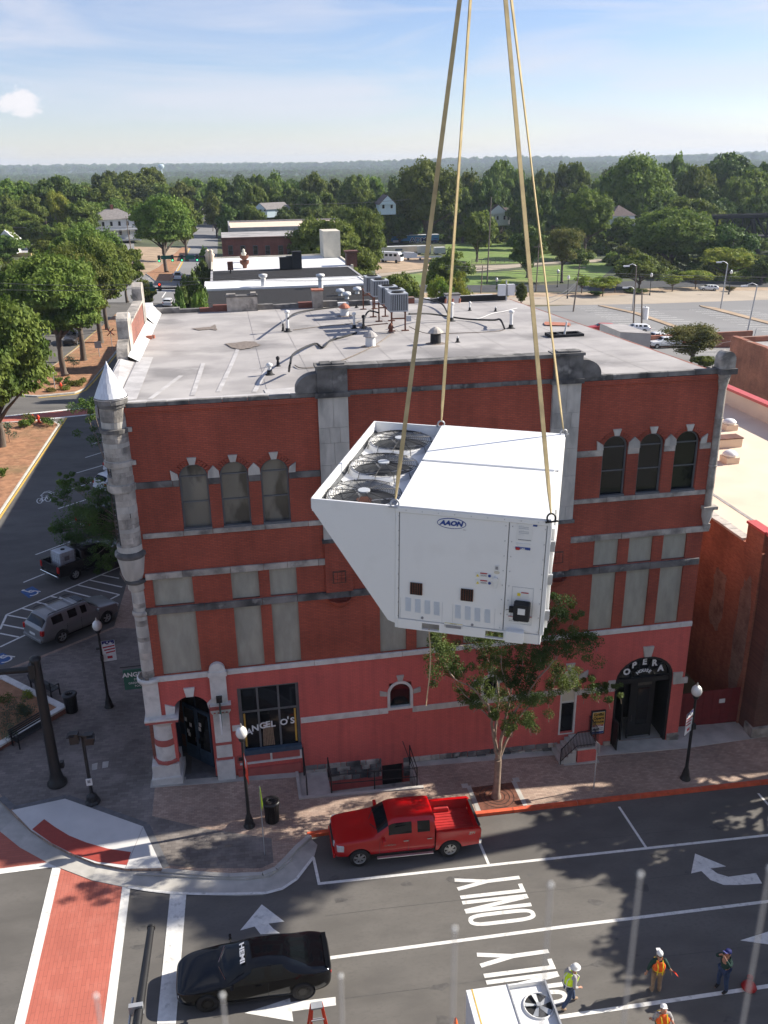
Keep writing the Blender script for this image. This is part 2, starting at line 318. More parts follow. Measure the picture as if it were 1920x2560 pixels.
M['tan_roof'] = mat('cream_roof_coating',(.74,.60,.46),.8,.04,.5,bump=.004,bscale=2,layers=[((.60,.47,.36),.35,.52,.75,.5)])
M['red_coping'] = mat('red_metal_coping',(.55,.10,.09),.5,.06,2)
M['shingle_dark'] = mat('dark_shingle_roof',(.036,.035,.036),.95,.25,4,bump=.01,bscale=30,spec=.1)
M['white_roof'] = mat('white_roof',(.78,.77,.75),.7,.05,.6)
M['cream'] = mat('cream_render',(.62,.57,.46),.8,.08,1)
M['yellow_web'] = mat('yellow_webbing',(.46,.36,.19),.9,.12,9,bump=.002,bscale=200,layers=[((.26,.20,.11),4,.5,.75,.6)])
M['rope'] = mat('tan_rope',(.50,.36,.22),.9,.15,30)
M['red_car'] = mat('red_car_paint',(.46,.004,.006),.2,.03,.5,spec=.7)
M['red_bed'] = mat('red_bed_liner',(.42,.03,.03),.45,.12,3)
M['black_car'] = mat('black_car_paint',(.0025,.003,.0045),.06,.05,.5,spec=.45)
M['silver_car'] = mat('silver_grey_car_paint',(.27,.27,.27),.28,.05,.5,metal=.4)
M['dark_car'] = mat('dark_grey_car_paint',(.025,.023,.024),.25,.05,.5,spec=.6)
M['white_car'] = mat('white_car_paint',(.70,.71,.72),.3,.02,.5)
M['car_glass'] = mat('tinted_car_glass',(.006,.008,.010),.06,.2,.5,spec=.35)
M['chrome'] = mat('chrome',(.65,.65,.66),.15,.03,1,metal=1)
M['lamp_red'] = mat('red_tail_lens',(.45,.01,.01),.2,.05,1)
M['lamp_clear'] = mat('clear_headlight_lens',(.6,.62,.63),.15,.1,8)
M['green_sign'] = mat('green_sign_paint',(.01,.11,.075),.5,.1,3)
M['lime'] = mat('fluorescent_yellow_green',(.62,.85,.02),.6,.08,5)
M['orange'] = mat('fluorescent_orange',(.85,.13,.015),.6,.1,5)
M['orange_red'] = mat('orange_red_cloth',(.75,.06,.02),.7,.1,5)
M['white_cloth'] = mat('white_cloth',(.75,.75,.75),.8,.05,5)
M['navy_cloth'] = mat('navy_cloth',(.03,.035,.16),.8,.08,5)
M['red_cloth'] = mat('dark_red_cloth',(.45,.02,.04),.8,.08,5)
M['skin'] = mat('skin',(.42,.22,.15),.6,.08,6)
M['denim'] = mat('blue_denim',(.035,.06,.13),.85,.2,8)
M['darkshirt'] = mat('dark_green_shirt',(.015,.05,.04),.85,.15,8)
M['khaki'] = mat('tan_cloth',(.26,.18,.12),.85,.15,8)
M['hair'] = mat('dark_hair',(.03,.02,.015),.7,.2,9)
M['blue_print'] = mat('blue_print',(.01,.05,.25),.4,.05,3)
M['red_print'] = mat('red_print',(.42,.02,.02),.5,.05,3)
M['yellow_print'] = mat('yellow_print',(.75,.6,.03),.5,.05,3)
M['paper'] = mat('printed_paper',(.72,.72,.70),.6,.03,3)
M['grey_print'] = mat('grey_print',(.25,.25,.26),.6,.1,20)
M['gold_print'] = mat('poster_gold',(.55,.33,.06),.5,.1,3)
M['blue_trailer'] = mat('blue_trailer_paint',(.04,.20,.42),.4,.15,.6)
M['wood_pole'] = mat('grey_wood_pole',(.20,.165,.135),.9,.2,5)
M['globe'] = mat('frosted_globe',(.75,.74,.70),.15,.04,5,spec=.8)
M['white_siding'] = mat('white_siding',(.68,.68,.66),.7,.05,2)
M['grey_roof'] = mat('grey_shingles',(.22,.20,.19),.9,.15,2)
M['green_light'] = mat('green_signal_lens',(.02,.5,.2),.3,.05,2)
M['red_light'] = mat('red_signal_lens',(.7,.02,.01),.3,.05,2)
M['bottle_blue'] = mat('pale_translucent_plastic',(.62,.66,.70),.35,.05,3)
for k,cl in (('green_light',(.1,1,.4)),('red_light',(1,.05,.02))):
    bb = M[k].node_tree.nodes['Principled BSDF']; bb.inputs['Emission Color'].default_value = (*cl,1); bb.inputs['Emission Strength'].default_value = 1.2
def leafmat(name,c1,c2,transl=.35):
    m = bpy.data.materials.new(name); m.use_nodes = True; nt = m.node_tree; N = nt.nodes.new; Lk = nt.links.new
    b = nt.nodes['Principled BSDF']; out = nt.nodes['Material Output']; b.inputs['Roughness'].default_value = .7; b.inputs['Specular IOR Level'].default_value = .25
    t = N('ShaderNodeNewGeometry'); n = N('ShaderNodeTexNoise'); n.inputs['Scale'].default_value = .45; n.inputs['Detail'].default_value = 3; Lk(t.outputs['Position'],n.inputs['Vector'])
    r = N('ShaderNodeValToRGB'); r.color_ramp.elements[0].position = .35; r.color_ramp.elements[1].position = .68
    r.color_ramp.elements[0].color = (*c1,1); r.color_ramp.elements[1].color = (*c2,1); Lk(n.outputs['Fac'],r.inputs[0])
    oi = N('ShaderNodeObjectInfo'); hs = N('ShaderNodeHueSaturation'); mr = N('ShaderNodeMapRange'); mr.inputs[3].default_value = .75; mr.inputs[4].default_value = 1.3
    m2 = N('ShaderNodeMapRange'); m2.inputs[3].default_value = .475; m2.inputs[4].default_value = .52
    Lk(oi.outputs['Random'],mr.inputs[0]); Lk(mr.outputs[0],hs.inputs['Value']); Lk(oi.outputs['Random'],m2.inputs[0]); Lk(m2.outputs[0],hs.inputs['Hue']); Lk(r.outputs[0],hs.inputs['Color'])
    Lk(hs.outputs[0],b.inputs['Base Color'])
    tr = N('ShaderNodeBsdfTranslucent'); Lk(hs.outputs[0],tr.inputs[0]); mx = N('ShaderNodeMixShader'); mx.inputs[0].default_value = transl
    Lk(b.outputs[0],mx.inputs[1]); Lk(tr.outputs[0],mx.inputs[2]); Lk(mx.outputs[0],out.inputs[0])
    return m
M['leaf'] = leafmat('oak_leaves',(.08,.13,.022),(.21,.26,.05))
M['leaf_dark'] = leafmat('dark_evergreen_leaves',(.05,.095,.02),(.135,.185,.035),.2)
M['leaf_bright'] = leafmat('bright_young_leaves',(.17,.25,.03),(.32,.35,.05))
M['leaf_crape'] = leafmat('crape_myrtle_leaves',(.042,.085,.02),(.15,.21,.05),.25)
M['leaf_olive'] = leafmat('olive_brown_leaves',(.08,.10,.025),(.2,.18,.05))
M['brick_sun_patch'] = brickmat('sun_patch_brick',(.34,.24,.18),(.26,.17,.13),(.34,.28,.24),'yz',stain=((.16,.10,.08),1.4,.45,.65,.9),weather=.4)  # paler brick, reflected sunlight painted into the colour
M['gate_red'] = mat('dark_red_gate_paint',(.16,.015,.018),.7,.12,3)
M['stone_flat'] = mat('grey_render',(.36,.35,.35),.85,.08,1)
M['green_pale'] = mat('pale_green_paint',(.30,.42,.38),.8,.08,1)
M['brown_roof'] = mat('brown_shingles',(.12,.09,.085),.9,.2,2)
M['blue_siding'] = mat('pale_blue_paint',(.50,.60,.64),.7,.05,2)
M['gold_render'] = mat('ochre_render',(.42,.32,.16),.8,.08,1)
M['brick_pl'] = brickmat('planter_brick',(.26,.08,.055),(.20,.065,.045),(.2,.14,.11),'xz')
HAZE_D = .00010
M['leaf_grey'] = leafmat('grey_green_leaves',(.07,.10,.06),(.15,.19,.12))
M['yellow_dark'] = mat('dark_signal_housing',(.03,.03,.025),.5,.1,2)
M['wire'] = mat('black_wire',(.10,.10,.10),.6,.1,2)
M['scrub'] = mat('scrub_ground',(.06,.075,.03),.95,.3,.08,layers=[((.16,.13,.07),.05,.5,.68,.7)])
M['membrane_lap'] = mat('roof_lap_strip',(.50,.48,.465),.8,.1,1.5,bump=.01,bscale=4,layers=[((.33,.31,.30),1.2,.45,.65,.7)])
M['asphalt_stain'] = mat('stained_asphalt',(.09,.085,.08),.8,.2,6)
# ================================================================ GROUND, ROADS, PAVEMENTS
def terrain(x,y):
    z = gz(x); r = math.hypot(x,y)
    if r > 450:
        t = min(1,(r-450)/900); t = t*t*(3-2*t)
        z = z*(1-t) + t*(-12)
        z += t*8*mnoise.noise(Vector((x*.0016,y*.0016,0)))
    if r > 2500:
        t = min(1,(r-2500)/3500); a = math.atan2(x,y)
        z += t*(22 + 26*mnoise.noise(Vector((a*3.2,r*.0005,2))) + 10*max(0,a)*2.2)
    return z
xs = [-9500,-7000,-5000,-3800,-3000,-2400,-1900,-1500,-1200,-950,-750,-600,-480,-380,-300,-230,-160,-80,0,80,160,230,300,380,480,600,750,950,1200,1500,1900,2400,3000,3800,5000,7000,9500]
ys = [-400,-200,-100,0,100,200,300,400,480,560,660,780,920,1080,1260,1450,1700,2000,2350,2700,3100,3600,4200,4900,5600,6300,7000,7800,8600,9500]
xs2 = []
for a_,b_ in zip(xs,xs[1:]):
    k = 3 if (b_-a_) > 300 else 1
    xs2 += [a_+(b_-a_)*i/k for i in range(k)]
xs2.append(xs[-1])
mb = MB(); nx = len(xs2)
mb.v = [Vector((x,y,terrain(x,y)-(3.0 if abs(x)<=80 and -100<=y<=100 else .06))) for y in ys for x in xs2]
for j in range(len(ys)-1):
    for i_ in range(nx-1): mb.f.append([j*nx+i_,j*nx+i_+1,(j+1)*nx+i_+1,(j+1)*nx+i_]); mb.sm.append(True)
mb.build('ground',M['ground'],kind='structure')

def gp(n,*pts): return [tuple(G(K(n,*p))[:2]) for p in pts]
def structure(mb,name,m): return mb.build(name,m,kind='structure')
town = MB().sheet([(-60,-60),(159,-60),(159,-1.9),(-60,-1.9)],-.045).sheet([(-60,-1.9),(6.75,-1.9),(6.75,.1),(-60,.1)],-.045).sheet([(11.95,-1.9),(159,-1.9),(159,.1),(11.95,.1)],-.045).sheet([(-60,.1),(159,.1),(159,330),(-60,330)],-.045); structure(town,'waste_ground',M['scrub'])
structure(MB().sheet([(-45,-34),(62,-34),(62,-3.3),(6.5,-3.3),(3,2),(-.5,14),(-.5,152),(-45,152)],0.0),'road',M['asphalt'])
structure(MB().sheet([(-17,150),(60,150),(60,186),(3.5,186),(4.5,300),(6,600),(-5,600),(-6,281),(-6.6,200),(-45,190),(-45,150)],.004),'road',M['asphalt_light'])
structure(MB().sheet([(-45,190),(-6.6,200),(-6.2,281),(-30,281),(-45,250)],-.01),'ground_verge',M['earth'])
road_marks = [
 ('lane_line',[[(6.94,-6.78),(15,-6.75),(60,-6.6)]],.13),
 ('lane_line',[[(6.9,-10.25),(15.3,-10.12),(60,-9.9)]],.14),
 ('lane_line',[[(6.9,-13.75),(14.1,-13.64),(60,-13.2)]],.15),
]
for nm,ls,w in road_marks:
    q = MB()
    for l in ls: q.strip(l,w,.008)
    structure(q,nm,M['paint'])
for x_ in (13.62,20.3,26.95,33.6):
    structure(MB().strip([(x_,-4.15),(x_+.05,-6.68)],.11,.008),'parking_line',M['paint'])
structure(MB().strip([(6.87,-5.4),(6.94,-6.84)],.11,.012),'parking_line',M['paint'])
edge = gp('H',(553,378),(640,392),(735,403),(850,408),(1000,408),(1150,404),(1220,385),(1280,345),(1355,248))
structure(MB().strip(edge,.12,.034),'edge_line',M['paint'])
structure(MB().sheet(gp('H',(735,405),(805,410),(760,968),(678,968)),.016),'stop_line',M['paint'])
def stroke_word(x0,y0):
    h = 2.55; w = .17
    def P(a,b): return (x0+h*(1-a),y0+b)     # a: 0 foot .. 1 top of letter, b: along the word
    for nm,segs in (('Y',[[(1,1.75),(.52,1.98)],[(1,2.22),(.52,1.98)],[(.52,1.98),(0,2.0)]]),
                     ('L',[[(1,1.33),(0,1.33)],[(.035,1.25),(.035,1.68)]]),
                     ('N',[[(1,.62),(0,.62)],[(1,.66),(0,1.02)],[(1,1.06),(0,1.06)]])):
        q = MB()
        for k,s in enumerate(segs): q.strip([P(*s[0]),P(*s[1])],w,.008+.0012*k)
        structure(q,'road_letter',M['paint'])
    q = MB(); n = 28; outer = []; inner = []
    for k in range(n):
        t = 2*math.pi*k/n
        for lst,rx,ry in ((outer,.5*h,.30),(inner,.5*h-.17,.13)):
            c,s_ = math.cos(t),math.sin(t)
            lst.append((x0+h/2+rx*math.copysign(abs(c)**.45,c),y0+.18+ry*math.copysign(abs(s_)**.75,s_)))
    for k in range(n): q.sheet([outer[k],outer[(k+1)%n],inner[(k+1)%n],inner[k]],.008)
    structure(q,'road_letter',M['paint'])
stroke_word(12.12,-9.55); stroke_word(12.02,-13.08)
def arrow(*polys):
    q = MB()
    for j,(n,pts) in enumerate(polys): q.sheet(gp(n,*pts),.009+.0015*j)
    structure(q,'road_arrow',M['paint'])
arrow(('o',[(1330,350),(1470,408),(1395,418),(1355,430),(1312,440)]),('o',[(1357,428),(1395,414),(1430,440),(1480,455),(1605,438),(1632,485),(1530,492),(1460,492),(1400,470)]))
arrow(('d',[(845,5),(1050,160),(905,178),(780,205),(650,240)]),('d',[(780,203),(905,176),(950,225),(1010,265),(835,275)]))
arrow(('d',[(690,985),(1100,850),(1130,1060)]),('d',[(1098,888),(1510,840),(1515,915),(1108,972)]))
arrow(('g',[(1445,35),(1700,-45),(1690,70)]),('g',[(1670,-10),(2050,-60),(2060,0),(1670,45)]))
rr2 = random.Random(21)
for y_,x0_,x1_ in ((-8.35,7,40),(-11.9,7,34),(-5.9,14,33)):
    pts_ = [(x0_+(x1_-x0_)*k/14,y_+rr2.uniform(-.04,.04)) for k in range(15)]; structure(MB().strip(pts_,.022,.0045),'asphalt_joint',M['asphalt_stain'])
for k in range(60):
    x_,y_ = rr2.uniform(-8,34),rr2.uniform(-16,-4.6); n_ = 9; r_ = rr2.uniform(.03,.26)
    structure(MB().sheet([(x_+r_*rr2.uniform(.5,1.4)*math.cos(2*math.pi*j/n_)*1.6,y_+r_*rr2.uniform(.5,1.2)*math.sin(2*math.pi*j/n_)) for j in range(n_)],.0035),'oil_stain',M['asphalt_stain'])
structure(MB().sheet([(-2.85,-4.2),(-.3,-5.5),(-.4,-25),(-3.05,-25)],.008),'crosswalk',M['crosswalk'])
structure(MB().sheet([(-3.1,-4.35),(-2.78,-4.6),(-2.95,-25),(-3.27,-25)],.014),'crosswalk_line',M['paint'])
structure(MB().sheet([(-.38,-5.85),(-.08,-5.95),(-.22,-25),(-.52,-25)],.014),'crosswalk_line',M['paint'])
structure(MB().sheet([(-14,-1.2),(-6,-1.6),(-4.6,-3.1),(-3.2,-4.3),(-14,-4.9)],.010),'crosswalk',M['crosswalk_x'])
structure(MB().sheet([(-14,-4.75),(-3.3,-4.22),(-3.05,-4.5),(-14,-5.05)],.018),'crosswalk_line',M['paint'])
structure(MB().sheet([(-3.35,-4.2),(-2.7,-4.35),(-2.62,-4.62),(-3.3,-4.5)],.022),'crosswalk_line',M['paint'])
structure(MB().sheet(gp('A',(-400,170),(0,130),(540,75),(720,58),(720,100),(540,125),(0,175),(-400,215)),.012),'crosswalk',M['crosswalk_x'])
for pts in ([(-400,165),(0,125),(540,68),(720,52)],[(-400,220),(0,180),(470,128),(720,104)]):
    structure(MB().strip(gp('A',*pts),.45,.018),'crosswalk_line',M['paint'])
walk = [(62,-3.5),(27.6,-3.6),(13.8,-3.92),(7.69,-4.06),(6.81,-4.21),(6.2,-4.81),(5.76,-5.37),(5.33,-5.85),(4.83,-6.05),(3.6,-5.95),(2.48,-5.69),(1.07,-5.32),(-.29,-5.12),(-1.45,-4.62),(-2.56,-3.93),(-3.45,-3.2),(-4.23,-2.42),(-5.05,-1.4),(-5.89,-.24),(-7.1,1.6),(-8.6,4.0),(-10.5,7.2),(-9.4,9.4),(-6.5,11.6),(-2.7,14.8),(-2.5,20.6),(-3.1,22.3),(-2.9,60.5),(0.6,60.5),(.6,0.3),(6.75,.3),(6.75,-1.85),(11.95,-1.85),(11.95,.3),(62,.3)]
slab = MB().prism(walk,lambda x,y: gz(x)-.2,lambda x,y: gz(x)+.13); pavement = structure(slab,'pavement',M['paver'])
PT = .13
greyp = [(-10.2,7.1),(-8.3,3.8),(-6.9,1.6),(-5.75,-.2),(-5.1,-.95),(-3.2,-.45),(0.3,-2.75),(.55,-3.6),(1.1,-5.1),(2.6,-5.5),(4.8,-5.8),(5.3,-5.55),(5.3,-4.2),(2.5,-3.2),(.5,-2.2),(.5,0.25),(0.5,14),(-2.6,14.6),(-6.4,11.4),(-9.2,9.2)]
structure(MB().sheet(greyp,PT+.004),'paver_band',M['paver_grey'])
border = MB()
for l in ([(-5.85,-.15),(-5.2,-.95),(-3.15,-.48),(.28,-2.72),(1.2,-5.25)],): border.strip(l,.28,PT+.012)
structure(border,'granite_border',M['granite'])
ramp = gp('E',(80,1225),(425,1150),(930,1330),(1055,1600),(820,1605),(620,1568),(450,1500),(320,1430),(205,1355))
structure(MB().sheet(ramp,PT+.018),'kerb_ramp',M['concrete_cool'])
structure(MB().strip(gp('E',(930,1335),(815,1603)),.02,PT+.022),'ramp_joint',M['seam'])
structure(MB().sheet(gp('E',(212,1350),(290,1284),(360,1335),(450,1390),(560,1435),(700,1475),(852,1498),(825,1582),(640,1562),(480,1512),(340,1440)),PT+.026),'tactile_strip',M['tile_red'])
pan_out = [(-9.8,4.2),(-7.9,1.1),(-6.6,-.7),(-5.49,-2.16),(-4.52,-3.23),(-3.18,-4.35),(-1.51,-5.43),(-.34,-5.92),(1.0,-6.4),(2.5,-6.72),(3.8,-6.95),(4.78,-7.05),(5.55,-6.9),(6.3,-6.25),(6.88,-5.4),(7.1,-4.7)]
pan_in = [(-8.6,4.0),(-7.1,1.6),(-5.89,-.24),(-5.05,-1.4),(-4.23,-2.42),(-2.56,-3.93),(-1.45,-4.62),(-.29,-5.12),(1.07,-5.32),(2.48,-5.69),(3.6,-5.95),(4.83,-6.05),(5.33,-5.85),(5.9,-5.2),(6.2,-4.81),(6.81,-4.21)]
gut = thing('gutter_pan',(0,0,0),None,None); del_ = gut; gut['kind'] = 'structure'
for k in range(len(pan_out)-1):
    a0,a1,b0,b1 = pan_out[k],pan_out[k+1],pan_in[k],pan_in[k+1]
    MB().prism([a0,a1,b1,b0],lambda x,y: gz(x)-.1,lambda x,y: gz(x)+.026+.001*(k%2)).build('gutter_slab',M['concrete'],gut)
for k in range(4,11):
    p,q = Vector(walk[k]),Vector(walk[k+1]); d = (q-p).normalized(); nn = Vector((d.y,-d.x))
    MB().prism([p+nn*.03,q+nn*.03,q-nn*.16,p-nn*.16],lambda x,y: gz(x),lambda x,y: gz(x)+PT+.03).build('kerb_stone',M['concrete'],pavement)
lip = gp('F',(0,1372),(150,1378),(345,1390),(600,1398),(730,1380),(800,1330),(850,1290))
for p,q in zip(lip,lip[1:]):
    p,q = Vector(p),Vector(q); d = (q-p).normalized(); nn = Vector((d.y,-d.x))
    MB().prism([p+nn*.04,q+nn*.04,q-nn*.05,p-nn*.05],lambda x,y: gz(x),lambda x,y: gz(x)+.1).build('kerb_stone',M['concrete'],pavement)
kx = 6.75; k = 0
while kx < 60:
    Lk_ = 2.95; y0 = -4.22 if kx < 7 else (-4.08+ (kx-7.7)*.0245 if kx < 13.8 else -3.93+(kx-13.8)*.0235); y1 = (-4.08+(kx+Lk_-7.7)*.0245 if kx+Lk_ < 13.8 else -3.93+(kx+Lk_-13.8)*.0235)
    if y0 > -3.6: y0 = -3.6
    if y1 > -3.6: y1 = -3.6
    MB().prism([(kx,y0-.02),(kx+Lk_-.03,y1-.02),(kx+Lk_-.03,y1+.17),(kx,y0+.17)],lambda x,y: gz(x)-.05,lambda x,y: gz(x)+PT+.02).build('kerb_stone',M['kerb_red'],pavement)
    kx += Lk_; k += 1
for n,pts in (('E',[(598,925),(635,915),(632,958),(598,965)]),('E',[(668,910),(708,905),(702,945),(664,952)])):
    MB().sheet(gp(n,*pts),PT+.012).build('paving_slab',M['concrete'],pavement)
MB().sheet([(14.2,-3.75),(16.1,-3.68),(16.1,-2.1),(14.2,-2.2)],PT+.014).build('tree_grate',M['rust'],pavement)
for rr in (.35,.55,.75):
    q = MB()
    for t in range(24):
        a,b_ = 2*math.pi*t/24,2*math.pi*(t+1)/24
        q.strip([(15.15+rr*math.cos(a),-2.92+rr*math.sin(a)),(15.15+rr*math.cos(b_),-2.92+rr*math.sin(b_))],.03,PT+.019)
    q.build('tree_grate_ring',M['black'],pavement)
for (x_,y_) in ((13.95,-2.05),(16.35,-1.95)): MB().sheet([(x_-.15,y_-.15),(x_+.15,y_-.15),(x_+.15,y_+.15),(x_-.15,y_+.15)],PT+.014).build('paving_slab',M['concrete'],pavement)
MB().sheet([(14.0,-3.76),(14.2,-3.76),(14.2,-2.05),(14.0,-2.1)],PT+.012).build('paving_slab',M['concrete'],pavement)
MB().sheet([(16.1,-3.68),(16.3,-3.68),(16.3,-2.0),(16.1,-2.0)],PT+.012).build('paving_slab',M['concrete'],pavement)
structure(MB().prism([(18.9,.2),(25.4,.2),(25.4,-.75),(18.7,-.75)],lambda x,y: gz(x),lambda x,y: gz(x)+PT+.03),'doorstep_slab',M['concrete'])
structure(MB().prism([(25.4,1.0),(30.5,1.0),(30.5,-.3),(25.4,-.72)],lambda x,y: gz(x),lambda x,y: gz(x)+PT+.02),'alley_floor',M['concrete'])
structure(MB().prism([(11.9,.2),(18.7,.2),(18.7,-.42),(11.9,-.42)],lambda x,y: gz(x),lambda x,y: gz(x)+PT+.018),'footing_strip',M['concrete'])
structure(MB().prism([(.3,.2),(6.7,.2),(6.7,-.45),(.3,-.35)],lambda x,y: gz(x),lambda x,y: gz(x)+PT+.02),'footing_strip',M['concrete'])

def island(name,pts,m,kerb_m=None,h=.15):
    p = MB().prism(pts,lambda x,y: gz(x)-.1,lambda x,y: gz(x)+h); o = structure(p,name+'_kerb',kerb_m or M['concrete'])
    n = len(pts); c = Vector((sum(q[0] for q in pts)/n,sum(q[1] for q in pts)/n))
    ins = []
    for q in pts:
        v = c-Vector(q); ins.append(tuple(Vector(q)+v.normalized()*min(.35,v.length*.3)))
    structure(MB().sheet(ins,h+.012),name,m); return o
island('mulch_bed',[(-13.15,8),(-13.05,34),(-12.6,60),(-13.4,61.3),(-15,61.5),(-21.5,60.4),(-22.5,58),(-22.5,8)],M['mulch'])
structure(MB().strip([(-12.95,5),(-12.9,34),(-12.3,62.8)],.16,.014),'edge_line',M['paint_yellow'])
m2 = [(-16.9,72.2),(-13.0,73.8),(-12.2,75.6),(-11.8,80),(-10.6,100.3),(-9.2,122),(-10.2,135),(-14.2,135),(-15.2,120),(-16.5,102),(-18.5,82),(-19.3,74.5),(-18.6,72.6)]
island('mulch_bed',m2,M['mulch'])
structure(MB().strip([(-16.7,71.8),(-12.9,73.4),(-12.0,75.4),(-11.6,80),(-10.4,100.3),(-8.98,122)],.25,.014),'edge_line',M['paint_yellow'])
structure(MB().strip([(-18.6,82),(-16.7,102),(-15.4,120)],.25,.014),'edge_line',M['paint_yellow'])
m3 = [(-10.2,184.6),(-7.0,185.5),(-6.2,216),(-4.9,281),(-7.2,281),(-11.5,216),(-13.5,200),(-12.5,196)]
island('mulch_bed',m3,M['mulch'])
structure(MB().strip([(-10.4,184),(-6.8,185),(-5.9,216),(-4.6,281)],.35,.016),'edge_line',M['paint_yellow'])
q = [((675,330),(800,292)),((630,428),(800,375)),((567,541),(760,485)),((505,667),(740,592)),((430,806),(640,738)),((355,967),(560,895)),((263,1147),(520,1050)),((173,1352),(340,1284))]
for s,e in q:
    (x0,y0),(x1,y1) = gp('A',s,e)
    structure(MB().strip([(x0,y0),(x0+(x1-x0)*1.0,y1)],.12,.012),'parking_line',M['paint'])
hl = [((0,1700),(50,1590)),((50,1590),(900,1232)),((0,1830),(195,1738)),((800,1485),(885,1443)),((745,1295),(882,1322)),((665,1335),(905,1387)),((570,1370),(885,1443)),((475,1410),(690,1465)),((375,1455),(480,1477)),((275,1500),(365,1520)),((165,1545),(262,1567)),((55,1595),(205,1622)),((20,1665),(190,1698)),((0,1730),(140,1758))]
for j,(s,e) in enumerate(hl): structure(MB().strip(gp('A',s,e),.13,.010+.0006*j),'hatch_line',M['paint'])
def wheelchair(n,quadpx,c,s):
    structure(MB().sheet(gp(n,*quadpx),.007),'parking_symbol',M['paint_blue'])
    q = MB(); x,y = gp(n,c)[0]; ux,uy = Vector((.68,.73)),Vector((-.73,.68))
    def W(a,b): v = Vector((x,y))+ux*a*s+uy*b*s; return (v.x,v.y)
    for j in range(10):
        t0,t1 = -2.6+j*.42,-2.6+(j+1)*.42; q.strip([W(.28*math.cos(t0),-.1+.28*math.sin(t0)),W(.28*math.cos(t1),-.1+.28*math.sin(t1))],.07*s,.016)
    q.strip([W(-.05,.42),W(0,.0),W(.25,0),W(.36,-.3)],.08*s,.021); q.strip([W(-.03,.2),W(.2,.2)],.07*s,.026)
    q.sheet([W(-.05+.09*math.cos(t),.52+.09*math.sin(t)) for t in [k*math.pi/4 for k in range(8)]],.016)
    structure(q,'wheelchair_symbol',M['paint'])
wheelchair('A',[(150,1420),(240,1380),(305,1420),(215,1468)],(228,1428),1.25)
wheelchair('A',[(-60,1905),(20,1872),(100,1915),(10,1962)],(22,1915),1.3)
bm = MB()
for cx_,cy_ in ((293,748),(355,735)):
    for t in range(12):
        a,b_ = 2*math.pi*t/12,2*math.pi*(t+1)/12
        bm.strip(gp('A',(cx_+20*math.cos(a),cy_+19*math.sin(a)),(cx_+20*math.cos(b_),cy_+19*math.sin(b_))),.07,.012)
bm.strip(gp('A',(293,748),(318,752),(345,722),(312,725),(293,748)),.06,.017); bm.strip(gp('A',(318,752),(310,712),(322,708)),.06,.022); bm.strip(gp('A',(355,735),(340,712),(355,708)),.06,.027)
bm.strip(gp('A',(300,712),(322,690),(355,682),(400,700)),.09,.012); bm.strip(gp('A',(310,705),(330,683),(362,676),(403,690)),.07,.032)
structure(bm,'bicycle_symbol',M['paint'])
structure(MB().strip(gp('h',(1260,1030),(1420,1025)),.5,.016),'stop_line',M['paint'])
structure(MB().strip(gp('h',(1345,1075),(1375,1030)),.25,.016),'lane_line',M['paint'])
structure(MB().strip(gp('h',(1230,915),(1290,905)),.4,.016),'stop_line',M['paint'])

lot = gp('k',(-200,470),(500,480),(1060,460),(1659,430),(2100,440)); lot2 = [(150,60),(55,60),(40,110)]
structure(MB().sheet([(40,62),(150,62),(158,172),(114.9,160.5),(98.7,156),(80,153),(40,140)],.0),'car_park',M['asphalt_light'])
structure(MB().sheet([(28,150),(80,153),(98.7,156),(114.9,160.5),(158,172),(158,186),(120,181),(91,168),(28,160)],.006),'road',M['sand_road'])
structure(MB().sheet([(43.2,12),(62,12),(74,70),(70,90),(43.2,90)],.015),'lane',M['asphalt_dark'])
def rowlines(x0,x1,yc,n,ang=.0,Ln=5.0,g0=2.75):
    q = MB()
    for k in range(n):
        y = yc+k*g0; q.strip([(x0,y),(x0+Ln*math.cos(ang),y+Ln*math.sin(ang))],.16,.01)
    structure(q,'parking_line',M['paint'])
for x0 in (79,90.5,104,114.2): rowlines(x0,0,84,25 if x0 < 100 else 24,.02)
rowlines(125,0,90,20)
structure(MB().prism([(88.3,100),(89.9,100),(89.6,142),(86.5,152),(85,152),(88,141)],lambda x,y: gz(x)-.1,lambda x,y: gz(x)+.14),'kerb_strip',M['earth'])
structure(MB().prism([(112.6,100),(113.8,100),(112,150),(110,154),(109.3,152)],lambda x,y: gz(x)-.1,lambda x,y: gz(x)+.14),'kerb_strip',M['earth'])
structure(MB().sheet([(30,160),(91,168),(120,181),(158,186),(158,192),(120,188),(91,175),(30,168)],.012),'ground_verge',M['earth'])
structure(MB().sheet([(30,170),(91,176.5),(120,189),(158,193),(158,205),(119,203),(88,190),(30,182)],.006),'rail_yard_road',M['asphalt_dark'])
structure(MB().sheet(gp('f',(100,640),(740,560),(1140,580),(1530,545),(1900,500),(2600,470),(2600,440),(1530,505),(1000,520),(740,545),(160,600)),.010),'road',M['sand_road'])
structure(MB().sheet(gp('f',(160,600),(160,450),(560,395),(740,440),(740,540)),.012),'gravel_yard',M['earth'])
structure(MB().sheet(gp('f',(820,170),(1340,215),(1700,185),(2600,160),(2600,130),(1700,150),(1340,150),(900,160)),.012),'road',M['asphalt_light'])
structure(MB().sheet(gp('f',(820,280),(1000,280),(1000,215),(820,215)),.014),'gravel_yard',M['earth'])
structure(MB().sheet(gp('f',(2420,-10),(2740,-60),(2740,10),(2560,40),(2420,60)),.012),'road',M['asphalt_light'])
structure(MB().sheet(gp('f',(900,420),(1160,498),(1640,488),(1900,470),(2300,440),(2300,240),(1640,215),(1345,232),(1000,215),(880,300)),-.02),'lawn',M['grass'])
structure(MB().sheet(gp('f',(100,660),(740,575),(1140,600),(1530,570),(1900,520),(2700,470),(2500,640),(1640,700),(1160,720),(700,735),(100,760)),-.015),'lawn',M['grass'])
